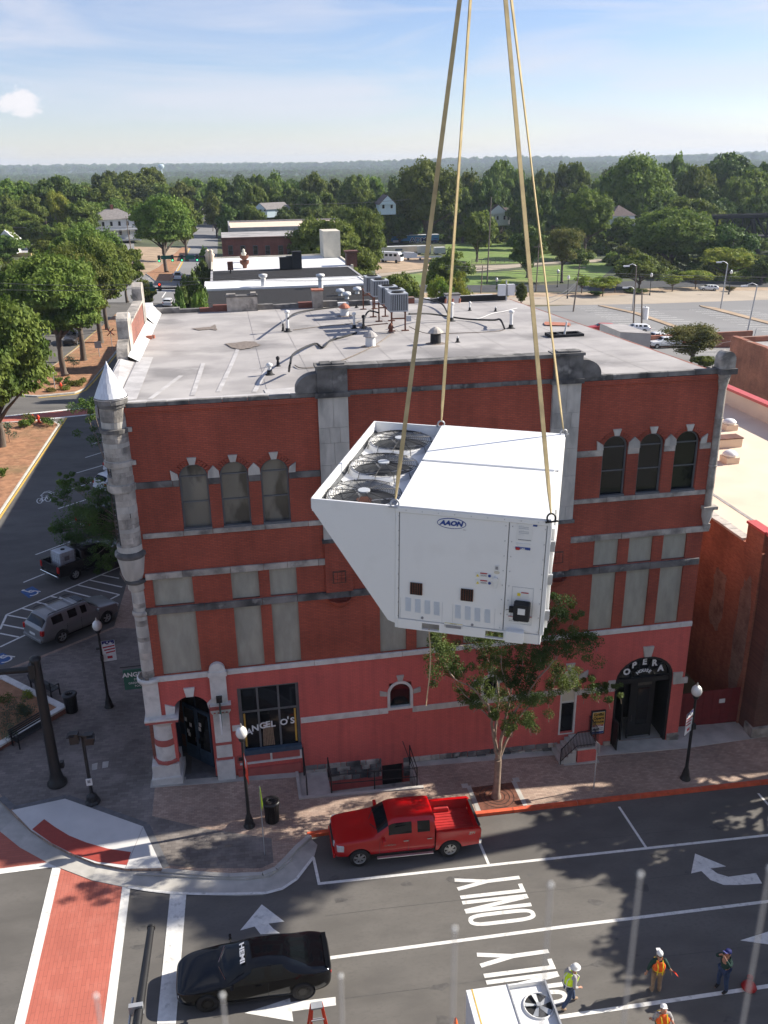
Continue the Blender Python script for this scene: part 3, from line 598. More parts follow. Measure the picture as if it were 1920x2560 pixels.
structure(MB().sheet(gp('f',(1330,140),(2400,40),(2700,80),(2700,150),(1700,140)),-.012),'lawn',M['grass'])
structure(MB().sheet(gp('h',(960,590),(1110,575),(1115,690),(1080,705),(1020,640)),.01),'car_park',M['asphalt_light'])
# ================================================================ THE CORNER BUILDING WITH THE OPERA HOUSE
OH = Vector((12.5,0,gz(12.5)))
opera = thing('opera_house',OH,'three storey red brick corner building with stone bands, pink ground floor and round corner turret','building')
def oh(mb,name,m,parent=None,label=None,kind=None): return mb.build(name,M[m] if isinstance(m,str) else m,parent or opera,OH,label,kind=kind)
X0,X1 = 0.95,25.15
wins = [(2.85,3.95),(4.40,5.50),(5.97,7.07),(20.14,21.24),(21.76,22.86),(23.38,24.48),(11.2,12.3),(13.1,14.2),(15.0,16.1)]
opn = []     # x0,x1,z0,zspring,rise (0 = flat)
for a_,b_ in wins: opn.append((a_,b_,11.84,14.0,.55))
pan = [(1.4,2.96),(4.5,5.61),(6.05,7.16),(20.1,21.22),(21.7,22.82),(23.3,24.42),(10.6,11.75),(12.2,13.35),(14.3,15.45),(15.9,17.05)]
for a_,b_ in pan: opn += [(a_,b_,5.42,8.3,0),(a_,b_,8.64,9.87,0)]
opn += [(1.62,3.12,-.3,3.56,.72),(4.34,6.97,1.0,4.4,0),(10.95,11.95,2.55,3.3,.52),(15.25,15.95,2.6,3.35,.3),(19.05,19.75,.1,3.1,.35),(21.67,24.53,-1.3,2.55,1.2),(10.57,11.54,-1.78,-.5,0)]
def wall_cells(zlo,zhi,y0,y1,mb):
    ops = [o for o in opn if o[2] < zhi and o[3]+o[4] > zlo]
    xb = sorted(set([X0,X1]+[v for o in ops for v in o[:2]]))
    for a_,b_ in zip(xb,xb[1:]):
        cs = sorted([o for o in ops if o[0] <= a_+1e-6 and o[1] >= b_-1e-6],key=lambda o: o[2]); z = zlo
        for o in cs:
            if o[2] > z: mb.b2(a_,b_,y0,y1,z,o[2])
            z = o[3]+o[4]
            if o[4]:
                n = 12; cx_ = (o[0]+o[1])/2; r = (o[1]-o[0])/2
                for k in range(n):
                    t0,t1 = math.pi*k/n,math.pi*(k+1)/n
                    p0 = (cx_+r*math.cos(t0),o[3]+o[4]*math.sin(t0)); p1 = (cx_+r*math.cos(t1),o[3]+o[4]*math.sin(t1))
                    mb.ext([p0,(p0[0],z),(p1[0],z),p1],(0,0,0),(1,0,0),(0,0,1),(0,1,0),y0,y1)
        if z < zhi: mb.b2(a_,b_,y0,y1,z,zhi)
w = MB(); wall_cells(5.2,16.7,0,.35,w); oh(w,'front_wall','brick')
w = MB(); wall_cells(-2.2,5.2,0,.35,w); oh(w,'ground_floor_wall','pinkwall')
oh(MB().b2(8.34,18.96,.003,.4,16.7,17.95),'raised_parapet','brick')
for a_,b_ in ((.5,.86),(24.75,25.15)): oh(MB().prism([(a_,.4),(b_,.4),(b_,28.6),(a_,28.6)],-2,lambda x,y: 16.91-.028*y),'side_wall','brick_y')
oh(MB().b2(.46,24.74,28.2,28.6,-2,15.9),'rear_wall','brick_y')
for a_,b_ in pan:
    for z0,z1 in ((5.42,8.3),(8.64,9.87)):
        oh(MB().b2(a_-.02,b_+.02,.10,.2,z0-.02,z1+.02),'blocked_window_panel','stucco')
def band(x0,x1,z0,z1,proud,m,y=0.0,lens=(1.1,2.2),skip=(),name='band_stone',rough=.006):
    x = x0
    while x < x1-.05:
        l = rnd.uniform(*lens); e = x+l if x+l < x1-.4 else x1
        for s0,s1 in skip:
            if x < s0 < e: e = s0
            if s0 <= x < s1: x = s1; e = min(x1,x+l)
        if x >= x1-.05: break
        p = proud+rnd.uniform(-rough,rough)
        o = oh(MB().b2(x+.006,e-.006,y-p,y+.05,z0+rnd.uniform(-.006,.004),z1+rnd.uniform(-.004,.006)),name,m)
        bevel(o,.012)
        x = e
wskip = [(a_,b_) for a_,b_ in wins]
PILL,PILR = (8.33,9.5),(17.77,18.96)
pskip = [PILL,PILR]
band(1.15,8.33,13.71,13.97,.05,'stone_dark',skip=wskip); band(9.5,17.77,13.71,13.97,.05,'stone',skip=wskip); band(18.96,25.0,13.71,13.97,.05,'stone',skip=wskip)
band(1.25,25.0,11.64,11.84,.07,'stone',skip=pskip)
band(1.15,25.4,9.87,10.13,.09,'stone',lens=(.9,2.0),rough=.02)
band(1.0,25.1,8.30,8.60,.10,'stone_dark',lens=(1.2,2.4),rough=.02)
band(1.1,3.2,5.17,5.40,.09,'white_paint',lens=(2,3)); band(4.0,25.15,5.17,5.40,.09,'white_paint',lens=(3,5))
band(6.98,10.9,2.3,2.58,.05,'white_paint',lens=(3,5)); band(12.0,19.0,2.22,2.5,.05,'stone_light',lens=(3,5)); band(4.0,4.34,2.3,2.58,.05,'white_paint',lens=(3,5)); band(19.78,21.3,2.1,2.4,.05,'stone_light',lens=(3,5))
band(1.2,8.3,16.92,17.08,.14,'stone_dark',y=.1,lens=(.7,1.3),name='coping_stone'); band(18.98,25.0,16.93,17.14,.14,'stone_dark',y=.1,lens=(.9,1.6),name='coping_stone')
oh(MB().b2(X0,8.33,-.06,.35,16.72,16.91),'corbel_course','brick'); oh(MB().b2(18.97,X1,-.06,.35,16.72,16.92),'corbel_course','brick')
band(9.5,17.77,16.92,17.1,.07,'stone_dark',lens=(.9,1.6));
for k in range(9): x = 8.34+.02+k*1.178; oh(MB().b2(x,x+1.166,-.12,.45,17.952,18.1),'coping_stone','stone_dark')
for (a_,b_) in (PILL,PILR):
    z = 11.0; n = 0
    while z < 16.85:
        h = [.62,1.35,1.2,.9][n % 4]; h = min(h,16.9-z)
        xs_ = [a_,(a_+b_)/2,b_] if n % 2 else [a_,a_+(b_-a_)*.36,a_+(b_-a_)*.7,b_]
        for p,q_ in zip(xs_,xs_[1:]): oh(MB().b2(p+.005,q_-.005,-.13,.02,z+.005,z+h-.005),'pilaster_stone','stone_light')
        z += h; n += 1
    oh(MB().b2(a_-.1,b_+.08,-.22,.05,16.9,17.09),'pilaster_band','stone_dark')
    m_ = (a_+b_)/2
    for p,q_ in ((a_,m_),(m_,b_)): oh(MB().b2(p+.004,q_-.004,-.16,.5,17.09,18.02),'parapet_block','stone_dark')
    oh(MB().b2(a_-.05,b_+.05,-.22,.55,18.02,18.13),'parapet_cap','stone_dark')
    oh(MB().b2(a_+.15,m_-.02,-.1,.4,18.13,18.2).b2(m_+.02,b_-.1,-.1,.4,18.13,18.19),'cap_slab','stone_dark')
    oh(MB().b2(a_-.06,b_+.06,-.2,.02,10.86,11.0),'pilaster_sill','stone_dark')
    oh(MB().b2(a_+.02,b_-.02,-.12,.02,8.6,10.86),'brick_pier','brick')
    sq = MB().b2(m_-.28,m_+.28,-.14,-.115,9.0,9.56); oh(sq,'terracotta_square','brick_front')
    for i_ in range(3):
        for j in range(3): oh(MB().b2(m_-.23+i_*.16,m_-.23+i_*.16+.14,-.165,-.138,9.05+j*.16,9.05+j*.16+.14),'terracotta_tile','brick')
    crb = MB(); crb.lathe([(0,-.0),(.2,.05),(.42,.28),(.5,.42)],(m_,0,7.86),14,math.pi,2*math.pi); oh(crb,'corbel','brick')
def scroll(x0,sgn):
    pts = [(0,0)]+[(.82*math.cos(t)*sgn,.12+.62*math.sin(t)) for t in [math.pi/2*k/8 for k in range(9)]]
    oh(MB().ext([(0,0),(.82*sgn,0)]+pts[1:],(x0,0,17.09),(1,0,0),(0,0,1),(0,1,0),-.08,.42),'parapet_scroll','stone_dark')
scroll(8.33,-1); scroll(18.97,1)
def arch_poly(x0,x1,z0,zs,rise,n=14,d=0.0):
    c = (x0+x1)/2; r = (x1-x0)/2-d
    return [(x0+d,z0+d),(x1-d,z0+d)]+[(c+r*math.cos(math.pi*k/n),zs+(rise-d)*math.sin(math.pi*k/n)) for k in range(n+1)]
def ring(mb,outer,inner,y0,y1):
    n = len(outer); vs = []
    for y in (y0,y1):
        for p in outer+inner: vs.append((p[0],y,p[1]))
    fs = []; m_ = 2*n
    for k in range(n):
        j = (k+1) % n
        fs += [(k,j,n+j,n+k),(m_+k,m_+n+k,m_+n+j,m_+j),(n+k,n+j,m_+n+j,m_+n+k),(k,m_+k,m_+j,j)]
    return mb.add(vs,fs)
def arched_window(x0,x1,z0,zs,rise,fm,gm,bars=(),y=.14,fw=.07,mull=True):
    f = ring(MB(),arch_poly(x0,x1,z0,zs,rise),arch_poly(x0,x1,z0,zs,rise,d=fw),y-.05,y+.05)
    wdw = oh(f,'window',fm)
    oh(MB().ext(arch_poly(x0,x1,z0,zs,rise,d=.03),(0,0,0),(1,0,0),(0,0,1),(0,1,0),y+.01,y+.03),'pane',gm,wdw)
    for zb in bars: oh(MB().b2(x0+fw,x1-fw,y-.03,y+.008,zb-.025,zb+.025),'glazing_bar',fm,wdw)
    oh(MB().b2(x0,x1,-.04,y-.052,z0-.0,z0+.09),'sill',fm,wdw)
    return wdw
for i_,(a_,b_) in enumerate(wins):
    arched_window(a_,b_,11.84,14.0,.55,'frame_grey','glass_reflection' if i_ < 3 else 'glass',(14.03,12.98),y=.16)
    c_ = (a_+b_)/2
    oh(MB().ext([(c_-.10,14.56),(c_+.10,14.56),(c_+.18,14.84),(c_-.18,14.84)],(0,0,0),(1,0,0),(0,0,1),(0,1,0),-.09,.03),'keystone','stone_light')
    for k in range(17):
        t = math.pi*(k+.5)/17
        if abs(t-math.pi/2) < .16: continue
        ct,st = math.cos(t),math.sin(t)
        oh(MB().obox((c_+.655*ct,-.012,14.0+.655*st),(.095*ct,0,.095*st),(0,.02,0),(-.045*st,0,.045*ct)),'arch_brick','brick')
def springer(pts): oh(MB().ext(pts,(0,0,0),(1,0,0),(0,0,1),(0,1,0),-.08,.03),'springer_stone','stone_light')
for a_,b_,c_ in ((2.85,3.95,4.40),(4.40,5.50,5.97),(20.14,21.24,21.76),(21.76,22.86,23.38),(11.2,12.3,13.1),(13.1,14.2,15.0)):
    m_ = (b_+c_)/2; springer([(b_+.0,13.975),(c_-.0,13.975),(c_-.02,14.24),(m_,14.46),(b_+.02,14.24)])
for x,sg in ((2.85,-1),(7.07,1),(20.14,-1),(24.48,1),(11.2,-1),(16.1,1)): springer([(x,13.975),(x+sg*.27,13.975),(x+sg*.3,14.38),(x+sg*.03,14.2)] if sg > 0 else [(x+sg*.27,13.975),(x,13.975),(x-.03,14.2),(x+sg*.3,14.38)])
for x0,x1,z0,zs,rz_ in ((10.95,11.95,2.55,3.3,.52),(15.25,15.95,2.6,3.35,.3)):
    sur = ring(MB(),arch_poly(x0-.08,x1+.08,z0-.1,zs,rz_+.08),arch_poly(x0+.04,x1-.04,z0+.02,zs,rz_-.04),-.05,.2)
    wd = oh(sur,'window','white_paint'); oh(MB().ext(arch_poly(x0,x1,z0,zs,rz_,d=.05),(0,0,0),(1,0,0),(0,0,1),(0,1,0),.1,.13),'pane',M['glass'],wd)
    oh(MB().b2(x0+.08,x1-.08,.125,.128+.02,z0+.1,zs+.3),'blind','red_cloth',wd)
    c_ = (x0+x1)/2; ww = (x1-x0)/2
    for pts in ([(c_-.1,zs+rz_+.1),(c_+.1,zs+rz_+.1),(c_+.17,zs+rz_+.38),(c_-.17,zs+rz_+.38)],[(c_-ww-.1,zs-.1),(c_-ww-.1,zs+.1),(c_-ww-.42,zs+.2),(c_-ww-.42,zs-.05)][::-1],[(c_+ww+.1,zs-.1),(c_+ww+.42,zs-.05),(c_+ww+.42,zs+.2),(c_+ww+.1,zs+.1)]):
        oh(MB().ext(pts,(0,0,0),(1,0,0),(0,0,1),(0,1,0),-.06,.03),'surround_stone','stone_light')
x0,x1,z0,z1 = 4.34,6.97,1.0,4.4
dw = oh(MB().b2(x0,x1,.12,.22,z1-.13,z1).b2(x0,x0+.15,.12,.22,z0,z1-.13).b2(x1-.13,x1,.12,.22,z0,z1-.13).b2(x0+.15,x1-.13,.12,.22,z0,z0+.12),'display_window','frame_grey')
for xb_ in (5.18,6.08): oh(MB().b2(xb_-.045,xb_+.045,.13,.21,z0+.12,z1-.13),'mullion','frame_grey',dw)
oh(MB().b2(x0+.15,x1-.13,.14,.2,3.05,3.14),'transom','frame_grey',dw)
oh(MB().b2(x0+.1,x1-.1,.165,.18,z0+.1,z1-.1),'pane','glass',dw)
oh(MB().b2(x0,x1,-.08,.12,z0-.02,z0+.22),'sill','frame_blue',dw)
q = MB()
for k in range(7): q.cyl((5.32+.075*k,.155,1.25),(5.36+.06*k,.155,2.4),.035,.03,6)
oh(q,'curtain','khaki',dw)
for xx in (4.52,6.72): oh(MB().b2(xx,xx+.08,.155,.163,1.3,3.0),'curtain','gold_print',dw)
for ch,cx_,cz_ in zip("ANGELO'S",(4.72,4.99,5.33,5.55,5.77,6.25,6.44,6.63),(2.12,2.27,2.36,2.39,2.39,2.42,2.5,2.45)):
    text(ch,.42,(cx_,.115,cz_-.05),(1,0,.05),(0,0,1),M['white_cloth'],dw,OH,'window_letter',bold=.012)
oh(MB().b2(4.1,6.98,-.05,.0,.62,.98),'stall_riser','pinktrim'); oh(MB().b2(4.2,6.95,-.09,-.0,.52,.6).b2(5.55,5.64,-.075,-.052,.6,.97).b2(6.86,6.95,-.075,-.052,.6,.97),'riser_moulding','white_paint')
oh(MB().b2(4.1,6.9,-.12,0,-.2,.28),'pink_plinth','pinktrim')
oh(MB().b2(3.25,3.93,-.16,.02,.95,5.2),'corner_pilaster','white_paint'); oh(MB().b2(3.2,3.99,-.22,.02,5.2,5.42).b2(3.2,3.98,-.24,.03,-.25,.95),'pilaster_block','white_paint')
oh(MB().ext([(3.26,0),(3.93,0)]+[(3.595+.335*math.cos(t),.05+.36*math.sin(t)) for t in [math.pi*k/10 for k in range(11)]],(0,0,5.42),(1,0,0),(0,0,1),(0,1,0),-.18,.04),'pilaster_head','white_paint')
for z_ in (1.75,.97): oh(MB().b2(3.24,3.94,-.175,-.0,z_,z_+.13),'pink_stripe','pinktrim')
oh(MB().b2(3.14,4.05,-.3,.03,3.62,3.8).b2(3.2,4.0,-.24,.03,3.42,3.5),'capital_slab','pinktrim')
cap = MB().b2(3.17,4.02,-.27,.03,3.5,3.62).b2(3.17,4.05,-.29,.03,3.8,3.86)
for k in range(5): cap.lathe([(0,-.14),(.05,-.1),(.085,0)],(3.25+k*.17,-.2,3.5),6)
oh(cap,'capital','white_paint')
cc = (1.13,.32)
oh(MB().prism([(.4,-.25),(1.7,-.25),(1.78,1.2),(.4,1.2)],lambda x,y: gz(x)+.1,lambda x,y: .42).prism([(.46,-.16),(1.62,-.16),(1.68,1.1),(.46,1.1)],lambda x,y: .42,lambda x,y: 1.05),'column_base','white_paint')
oh(MB().lathe([(.50,1.05),(.56,1.08),(.56,1.2),(.5,1.26)],(*cc,0),8,smooth=False),'column_ring','pinktrim')
oh(MB().lathe([(.48,1.2),(.485,2.0)],(*cc,0),28).lathe([(.47,2.28),(.455,3.05)],(*cc,0),28),'column_shaft','white_paint'); oh(MB().lathe([(.488,1.98),(.478,2.3)],(*cc,0),28),'column_stripe','pinktrim')
cp = MB().lathe([(.455,3.0),(.5,3.03),(.52,3.12),(.62,3.2),(.66,3.3)],(*cc,0),24)
for k in range(16): t = 2*math.pi*k/16; cp.lathe([(0,-.09),(.05,-.05),(.08,.06),(.0,.1)],(cc[0]+.58*math.cos(t),cc[1]+.58*math.sin(t),3.24),6)
oh(cp,'column_capital','white_paint'); oh(MB().b2(.44,1.8,-.36,1.0,3.3,3.42),'capital_slab','pinktrim'); oh(MB().b2(.42,1.82,-.38,1.02,3.42,3.5),'abacus','white_paint')
oh(MB().b2(.48,1.12,-.1,.5,3.5,5.17),'corner_pier','white_paint')
oh(MB().lathe([(.44,0),(.52,.06),(.52,.2),(.46,.24)],(.8,.18,5.17),20).b2(.8,1.2,-.12,.2,5.19,5.4),'corner_band','white_paint')
c_,r_ = 2.37,.75
oh(MB().ext([(2.22,4.3),(2.52,4.3),(2.6,4.72),(2.14,4.72)],(0,0,0),(1,0,0),(0,0,1),(0,1,0),-.1,.03),'keystone','white_paint')
oh(MB().ext([(1.3,3.5),(1.66,3.52),(1.72,3.85),(1.3,4.02)],(0,0,0),(1,0,0),(0,0,1),(0,1,0),-.07,.03),'springer_stone','white_paint'); oh(MB().ext([(3.1,3.6),(3.24,3.6),(3.24,4.05),(3.05,3.85)],(0,0,0),(1,0,0),(0,0,1),(0,1,0),-.07,.03),'springer_stone','white_paint')
oh(MB().add([(.6,.36,-.1),(3.6,.36,-.1),(3.6,3.2,-.1),(.6,3.2,-.1)],[(0,1,2,3)]).b2(1.7,3.2,.0,.36,-.2,.06),'entrance_floor','granite')
dA,dB = Vector((1.55,2.3,0)),Vector((3.28,.55,0)); du = (dB-dA).normalized(); dn = Vector((du.y,-du.x,0)); L_ = (dB-dA).length
oh(MB().obox(dA+du*L_/2-dn*.12+Vector((0,0,2.2)),du*L_/2,dn*.05,Vector((0,0,2.3))),'door_wall','navy')
oh(MB().obox(Vector((1.1,2.35,2.2)),Vector((.5,0,0)),Vector((0,.05,0)),Vector((0,0,2.3))).obox(Vector((3.45,1.2,2.2)),Vector((.05,0,0)),Vector((0,1.0,0)),Vector((0,0,2.3))).b2(.6,3.6,.36,2.6,4.5,4.6),'recess_wall','navy')
for k in range(2):
    o0 = dA+du*(.42+k*.88); dr = oh(MB().obox(o0+du*.41+Vector((0,0,1.35)),du*.41,dn*.035,Vector((0,0,1.4))),'door','frame_blue')
    oh(MB().obox(o0+du*.41+dn*.04+Vector((0,0,1.65)),du*.31,dn*.008,Vector((0,0,.95))),'pane','glass',dr)
    oh(MB().obox(o0+du*(.74 if k == 0 else .08)+dn*.08+Vector((0,0,1.1)),du*.015,dn*.02,Vector((0,0,.14))),'handle','chrome',dr)
    for i_,(a_,z_) in enumerate(((.16,1.95),(.45,1.75),(.25,1.35),(.3,1.2)) if k == 0 else ((.2,2.0),(.16,1.75))): oh(MB().obox(o0+du*a_+dn*.052+Vector((0,0,z_)),du*.07,dn*.003,Vector((0,0,.1))),'notice','paper',dr)
    oh(MB().obox(o0+du*.41+dn*.03+Vector((0,0,3.15)),du*.38,dn*.01,Vector((0,0,.3))),'transom_pane','glass',dr)
for z_ in (.4,2.0,3.4): oh(MB().obox(dA+du*.2-dn*.05+Vector((0,0,z_+.2)),du*.12,dn*.02,Vector((0,0,.3 if z_<1 else .6))),'side_panel','brick_front')
tx,ty = .70,.12
z = 11.2; n = 0
def block_ring(z0,z1,r,m,cnt,a_off=0.0,gap=None,name='turret_stone'):
    if gap:
        c_ = sorted([gap[1],2.12*math.pi]+[gap[1]+rnd.uniform(.5,2.0) for _ in range(2)]); arcs = list(zip(c_,c_[1:]))+[(gap[0]-.22,gap[0])]
        for a0,a1 in arcs:
            if a1-a0 > .06: oh(MB().lathe([(r-.14,z0+.002),(r-.004,z0+.002),(r,z0+.008),(r,z1-.008),(r-.004,z1-.002),(r-.14,z1-.002)],(tx,ty,0),3,a0+.004,a1-.004,smooth=False),name,m)
        return
    for k in range(cnt):
        a0 = a_off+2*math.pi*k/cnt; a1 = a0+2*math.pi/cnt; am = ((a0+a1)/2) % (2*math.pi)
        if math.pi*.15 < am < math.pi*.8: continue       # inside the building
        rr = r+rnd.uniform(-.005,.006)
        oh(MB().lathe([(rr-.14,z0+.002),(rr-.004,z0+.002),(rr,z0+.008),(rr,z1-.008),(rr-.004,z1-.002),(rr-.14,z1-.002)],(tx,ty,0),3,a0+.004,a1-.004,smooth=False),name,m)
while z < 17.0:
    h = rnd.choice((.17,.2,.24,.15,.28));
    if z+h > 17.0: h = 17.0-z
    gap = (math.pi*.93,math.pi*1.32) if (11.25 < z < 13.6 or 14.2 < z < 14.6) else None
    block_ring(z,z+h,.50 if z < 16 else .47,'stone' if n % 4 else 'stone_light',rnd.choice((8,9,10,11)),rnd.uniform(0,1),gap); z += h; n += 1
oh(MB().cyl((tx,ty,11.1),(tx,ty,17.0),.37,.37,20),'turret_core','black_soft')
for z0,z1,r in ((16.02,16.18,.56),(14.72,14.92,.55),(13.72,14.0,.56),(16.98,17.12,.53),(17.12,17.3,.6)): block_ring(z0,z1,r,'stone_dark' if z0 > 15.9 else 'stone',7,.3)
for zz in (16.02,14.72): oh(MB().b2(1.15,1.34,-.12,.02,zz,zz+.16),'tie_stone','stone_light')
oh(MB().lathe([(0,17.3),(.62,17.3),(.62,17.34)],(tx,ty,0),24),'turret_cap','membrane_white')
cn = 24; rows = 6; zb,zt,rb = 17.36,18.62,.575
for r_i in range(rows):
    f0,f1 = r_i/rows*.82,(r_i+1)/rows*.82; rr0,rr1 = rb*(1-f0)+.012,rb*(1-f1)+.004; c2 = max(8,int(cn*(1-f0*.75)))
    for k in range(c2):
        a0 = 2*math.pi*(k+(r_i%2)*.5)/c2; a1 = a0+2*math.pi/c2*.97
        z0_,z1_ = zb+(zt-zb)*f0,zb+(zt-zb)*f1+.02
        oh(MB().add([(tx+rr0*math.cos(a0),ty+rr0*math.sin(a0),z0_),(tx+rr0*math.cos(a1),ty+rr0*math.sin(a1),z0_),(tx+rr1*math.cos(a1),ty+rr1*math.sin(a1),z1_),(tx+rr1*math.cos(a0),ty+rr1*math.sin(a0),z1_),
            (tx+(rr0-.012)*math.cos(a0),ty+(rr0-.012)*math.sin(a0),z0_),(tx+(rr0-.012)*math.cos(a1),ty+(rr0-.012)*math.sin(a1),z0_)],[(0,1,2,3),(4,5,1,0)]),'shingle','shingle_white')
oh(MB().lathe([(rb-.015,zb-.02),(.08,zb+(zt-zb)*.86)],(tx,ty,0),24),'cone_core','steel_grey'); oh(MB().lathe([(.115,zb+(zt-zb)*.8),(.0,zt+.06)],(tx,ty,0),16),'cone_tip','alu')
oh(MB().lathe([(.5,11.2),(.6,11.14),(.62,11.02),(.55,10.92)],(tx,ty,0),24),'turret_ledge','stone_dark')
oh(MB().lathe([(.55,10.93),(.5,10.6),(.44,10.2),(.36,9.95)],(tx,ty,0),24),'turret_bracket','stone_light')
oh(MB().lathe([(.37,9.96),(.43,9.9),(.43,9.8),(.35,9.76)],(.76,ty,0),20),'column_ledge','stone_dark'); oh(MB().lathe([(.34,9.77),(.34,9.5),(.28,9.42)],(.76,ty,0),20),'column_cap','stone_light')
z = 5.45; n = 0
while z < 9.42:
    h = min(rnd.choice((.2,.26,.32)),9.42-z); a_ = rnd.uniform(0,.6)
    for k in range(4):
        a0 = math.pi+a_*.5+k*math.pi/3.2-.5; oh(MB().lathe([(.14,z+.002),(.268,z+.002),(.272,z+.01),(.272,z+h-.01),(.268,z+h-.002),(.14,z+h-.002)],(.79,ty,0),4,a0,a0+math.pi/3.2-.01,smooth=False),'column_stone','stone_light' if n % 3 else 'stone')
    z += h; n += 1
oh(MB().lathe([(.3,8.3),(.34,8.36),(.34,8.46),(.3,8.52)],(.79,ty,0),18),'column_ring_stone','stone')
oh(MB().cyl((.79,.2,5.2),(.79,.2,10.2),.2,.2,14),'column_core','stone')
oh(MB().cyl((25.2,-.02,11.1),(25.2,-.02,16.9),.17,.17,16),'corner_shaft','stone')
for z_ in (12.9,15.0): oh(MB().lathe([(.175,0),(.19,.02),(.19,.06),(.175,.08)],(25.2,-.02,z_),16),'shaft_joint','stone')
oh(MB().lathe([(.17,16.3),(.28,16.85),(.3,16.93)],(25.2,-.02,0),16),'shaft_head','stone'); oh(MB().b2(24.86,25.62,-.32,.4,16.93,17.16),'shaft_slab','stone_dark')
oh(MB().ext([(-.33,0),(.33,0)]+[(.33*math.cos(t),.34+.36*math.sin(t)) for t in [math.pi*k/12 for k in range(13)]],(25.22,0,17.16),(1,0,0),(0,0,1),(0,1,0),-.22,.3),'round_finial','stone')
oh(MB().b2(24.9,25.55,-.3,.1,10.96,11.1),'shaft_ledge','stone'); oh(MB().lathe([(.27,10.96),(.25,10.6),(.13,10.22)],(25.22,0,0),14),'shaft_bracket','stone_light'); oh(MB().b2(25.08,25.4,-.12,.1,10.0,10.24),'bracket_foot','stone')
eh = opera
opn_r = arch_poly(21.67,24.53,-1.3,2.55,1.2)
en = oh(ring(MB(),opn_r,arch_poly(21.67,24.53,-1.3,2.55,1.2,d=.12),.02,.3),'entrance_frame','black')
oh(MB().b2(21.67,24.53,.1,.3,2.3,2.56),'entrance_beam','black',en)
c_ = 23.1
oh(MB().ext([(c_+1.31*math.cos(t),2.56+1.08*math.sin(t)) for t in [math.pi*k/16 for k in range(17)]],(0,0,0),(1,0,0),(0,0,1),(0,1,0),.2,.22),'fanlight','glass',en)
for t in (.62,1.2,1.94,2.52): oh(MB().beam((c_+.5*math.cos(t),.17,2.56+.42*math.sin(t)),(c_+1.3*math.cos(t),.17,2.56+1.07*math.sin(t)),.035),'fanlight_bar','black',en)
arcb = MB(); arcb.tube([(c_+.55*math.cos(t),.17,2.56+.45*math.sin(t)) for t in [math.pi*k/12 for k in range(13)]],.02,5); oh(arcb,'fanlight_ring','black',en)
for ch,t in zip('OPERA',(2.72,2.15,1.57,1.0,.43)):
    text(ch,.44,(c_+.93*math.cos(t),.14,2.62+.77*math.sin(t)),(1,0,0),(0,0,1),M['white_cloth'],en,OH,'fanlight_letter',bold=.022,sx=.95)
for ch,t in zip('HOUSE',(2.25,1.92,1.57,1.22,.89)):
    text(ch,.22,(c_+.46*math.cos(t),.12,2.52+.42*math.sin(t)),(math.sin(t),0,-math.cos(t)),(math.cos(t),0,math.sin(t)),M['white_cloth'],en,OH,'fanlight_letter',bold=.012)
oh(MB().add([(21.67,.3,-1.1),(24.53,.3,-1.16),(24.53,2.2,-1.1),(21.67,2.2,-1.05)],[(0,1,2,3)]),'lobby_floor','concrete',en)
oh(MB().b2(21.5,21.66,.3,2.3,-1.4,3.8).b2(24.54,24.7,.3,2.3,-1.4,3.8).b2(21.5,24.7,2.2,2.35,-1.4,3.8).b2(21.5,24.7,.36,2.3,3.76,3.8),'lobby_wall','black',en)
dd = oh(MB().b2(22.75,24.0,.55,.62,-1.1,2.2),'door','black',en); oh(MB().b2(23.15,23.72,.53,.548,-.35,1.7),'pane','glass',dd); oh(MB().b2(23.1,23.8,.53,.548,1.85,2.1),'transom_pane','glass_reflection',dd)
oh(MB().b2(22.88,22.9,.48,.54,-.1,.25),'handle','chrome',dd); oh(MB().b2(22.8,23.9,.5,.56,-1.06,-1.02),'threshold','alu',dd)
oh(MB().b2(22.3,22.36,.3,1.4,-1.0,2.2),'open_door','black',en,'door leaf standing open'); oh(MB().b2(21.75,21.8,-.5,.3,-1.05,.6),'gate_leaf','black',en)
for pts in ([(22.95,3.78),(23.28,3.78),(23.38,4.3),(22.86,4.3)],): oh(MB().ext(pts,(0,0,0),(1,0,0),(0,0,1),(0,1,0),-.1,.03),'keystone','stone_light')
for pts in ([(21.3,2.1),(21.62,2.1),(21.64,2.68),(21.3,2.68)],[(24.56,2.1),(25.28,2.1),(25.28,2.4),(24.98,2.4),(25.0,2.72),(24.52,2.74)]): oh(MB().ext(pts,(0,0,0),(1,0,0),(0,0,1),(0,1,0),-.07,.03),'springer_stone','stone_light')
for x_ in (21.3,24.56): oh(MB().b2(x_,x_+(.34 if x_ < 22 else .6),-.06,.02,-1.4,-.7),'base_stone','stone')
sdz = -.15
dd = oh(ring(MB(),arch_poly(19.0,19.8,.0,3.1,.38),arch_poly(19.08,19.72,.06,3.1,.3),-.02,.12),'side_door','white_paint')
oh(MB().b2(19.08,19.72,.1,.14,1.75,3.3),'blind','cream',dd); oh(MB().b2(19.08,19.72,.1,.13,.08,1.7),'pane','glass',dd); oh(MB().b2(19.08,19.72,.07,.1,1.68,1.76),'rail','white_paint',dd)
for pts in ([(19.25,3.52),(19.5,3.52),(19.6,3.85),(19.15,3.85)],[(19.82,2.95),(20.25,3.05),(20.25,3.4),(19.84,3.2)]): oh(MB().ext(pts,(0,0,0),(1,0,0),(0,0,1),(0,1,0),-.07,.03),'surround_stone','stone_light')
gx = gz(19.5)+PT
stp = thing('entrance_steps',(19.6,-1,gx),'brick sided entrance steps with black railing below the side door of the corner building','steps')
so = Vector((19.6,-1,gx))
MB().b2(18.75,20.6,-1.25,-.02,gx-.1,gx+.03).build('step_plinth',M['concrete'],stp,so)
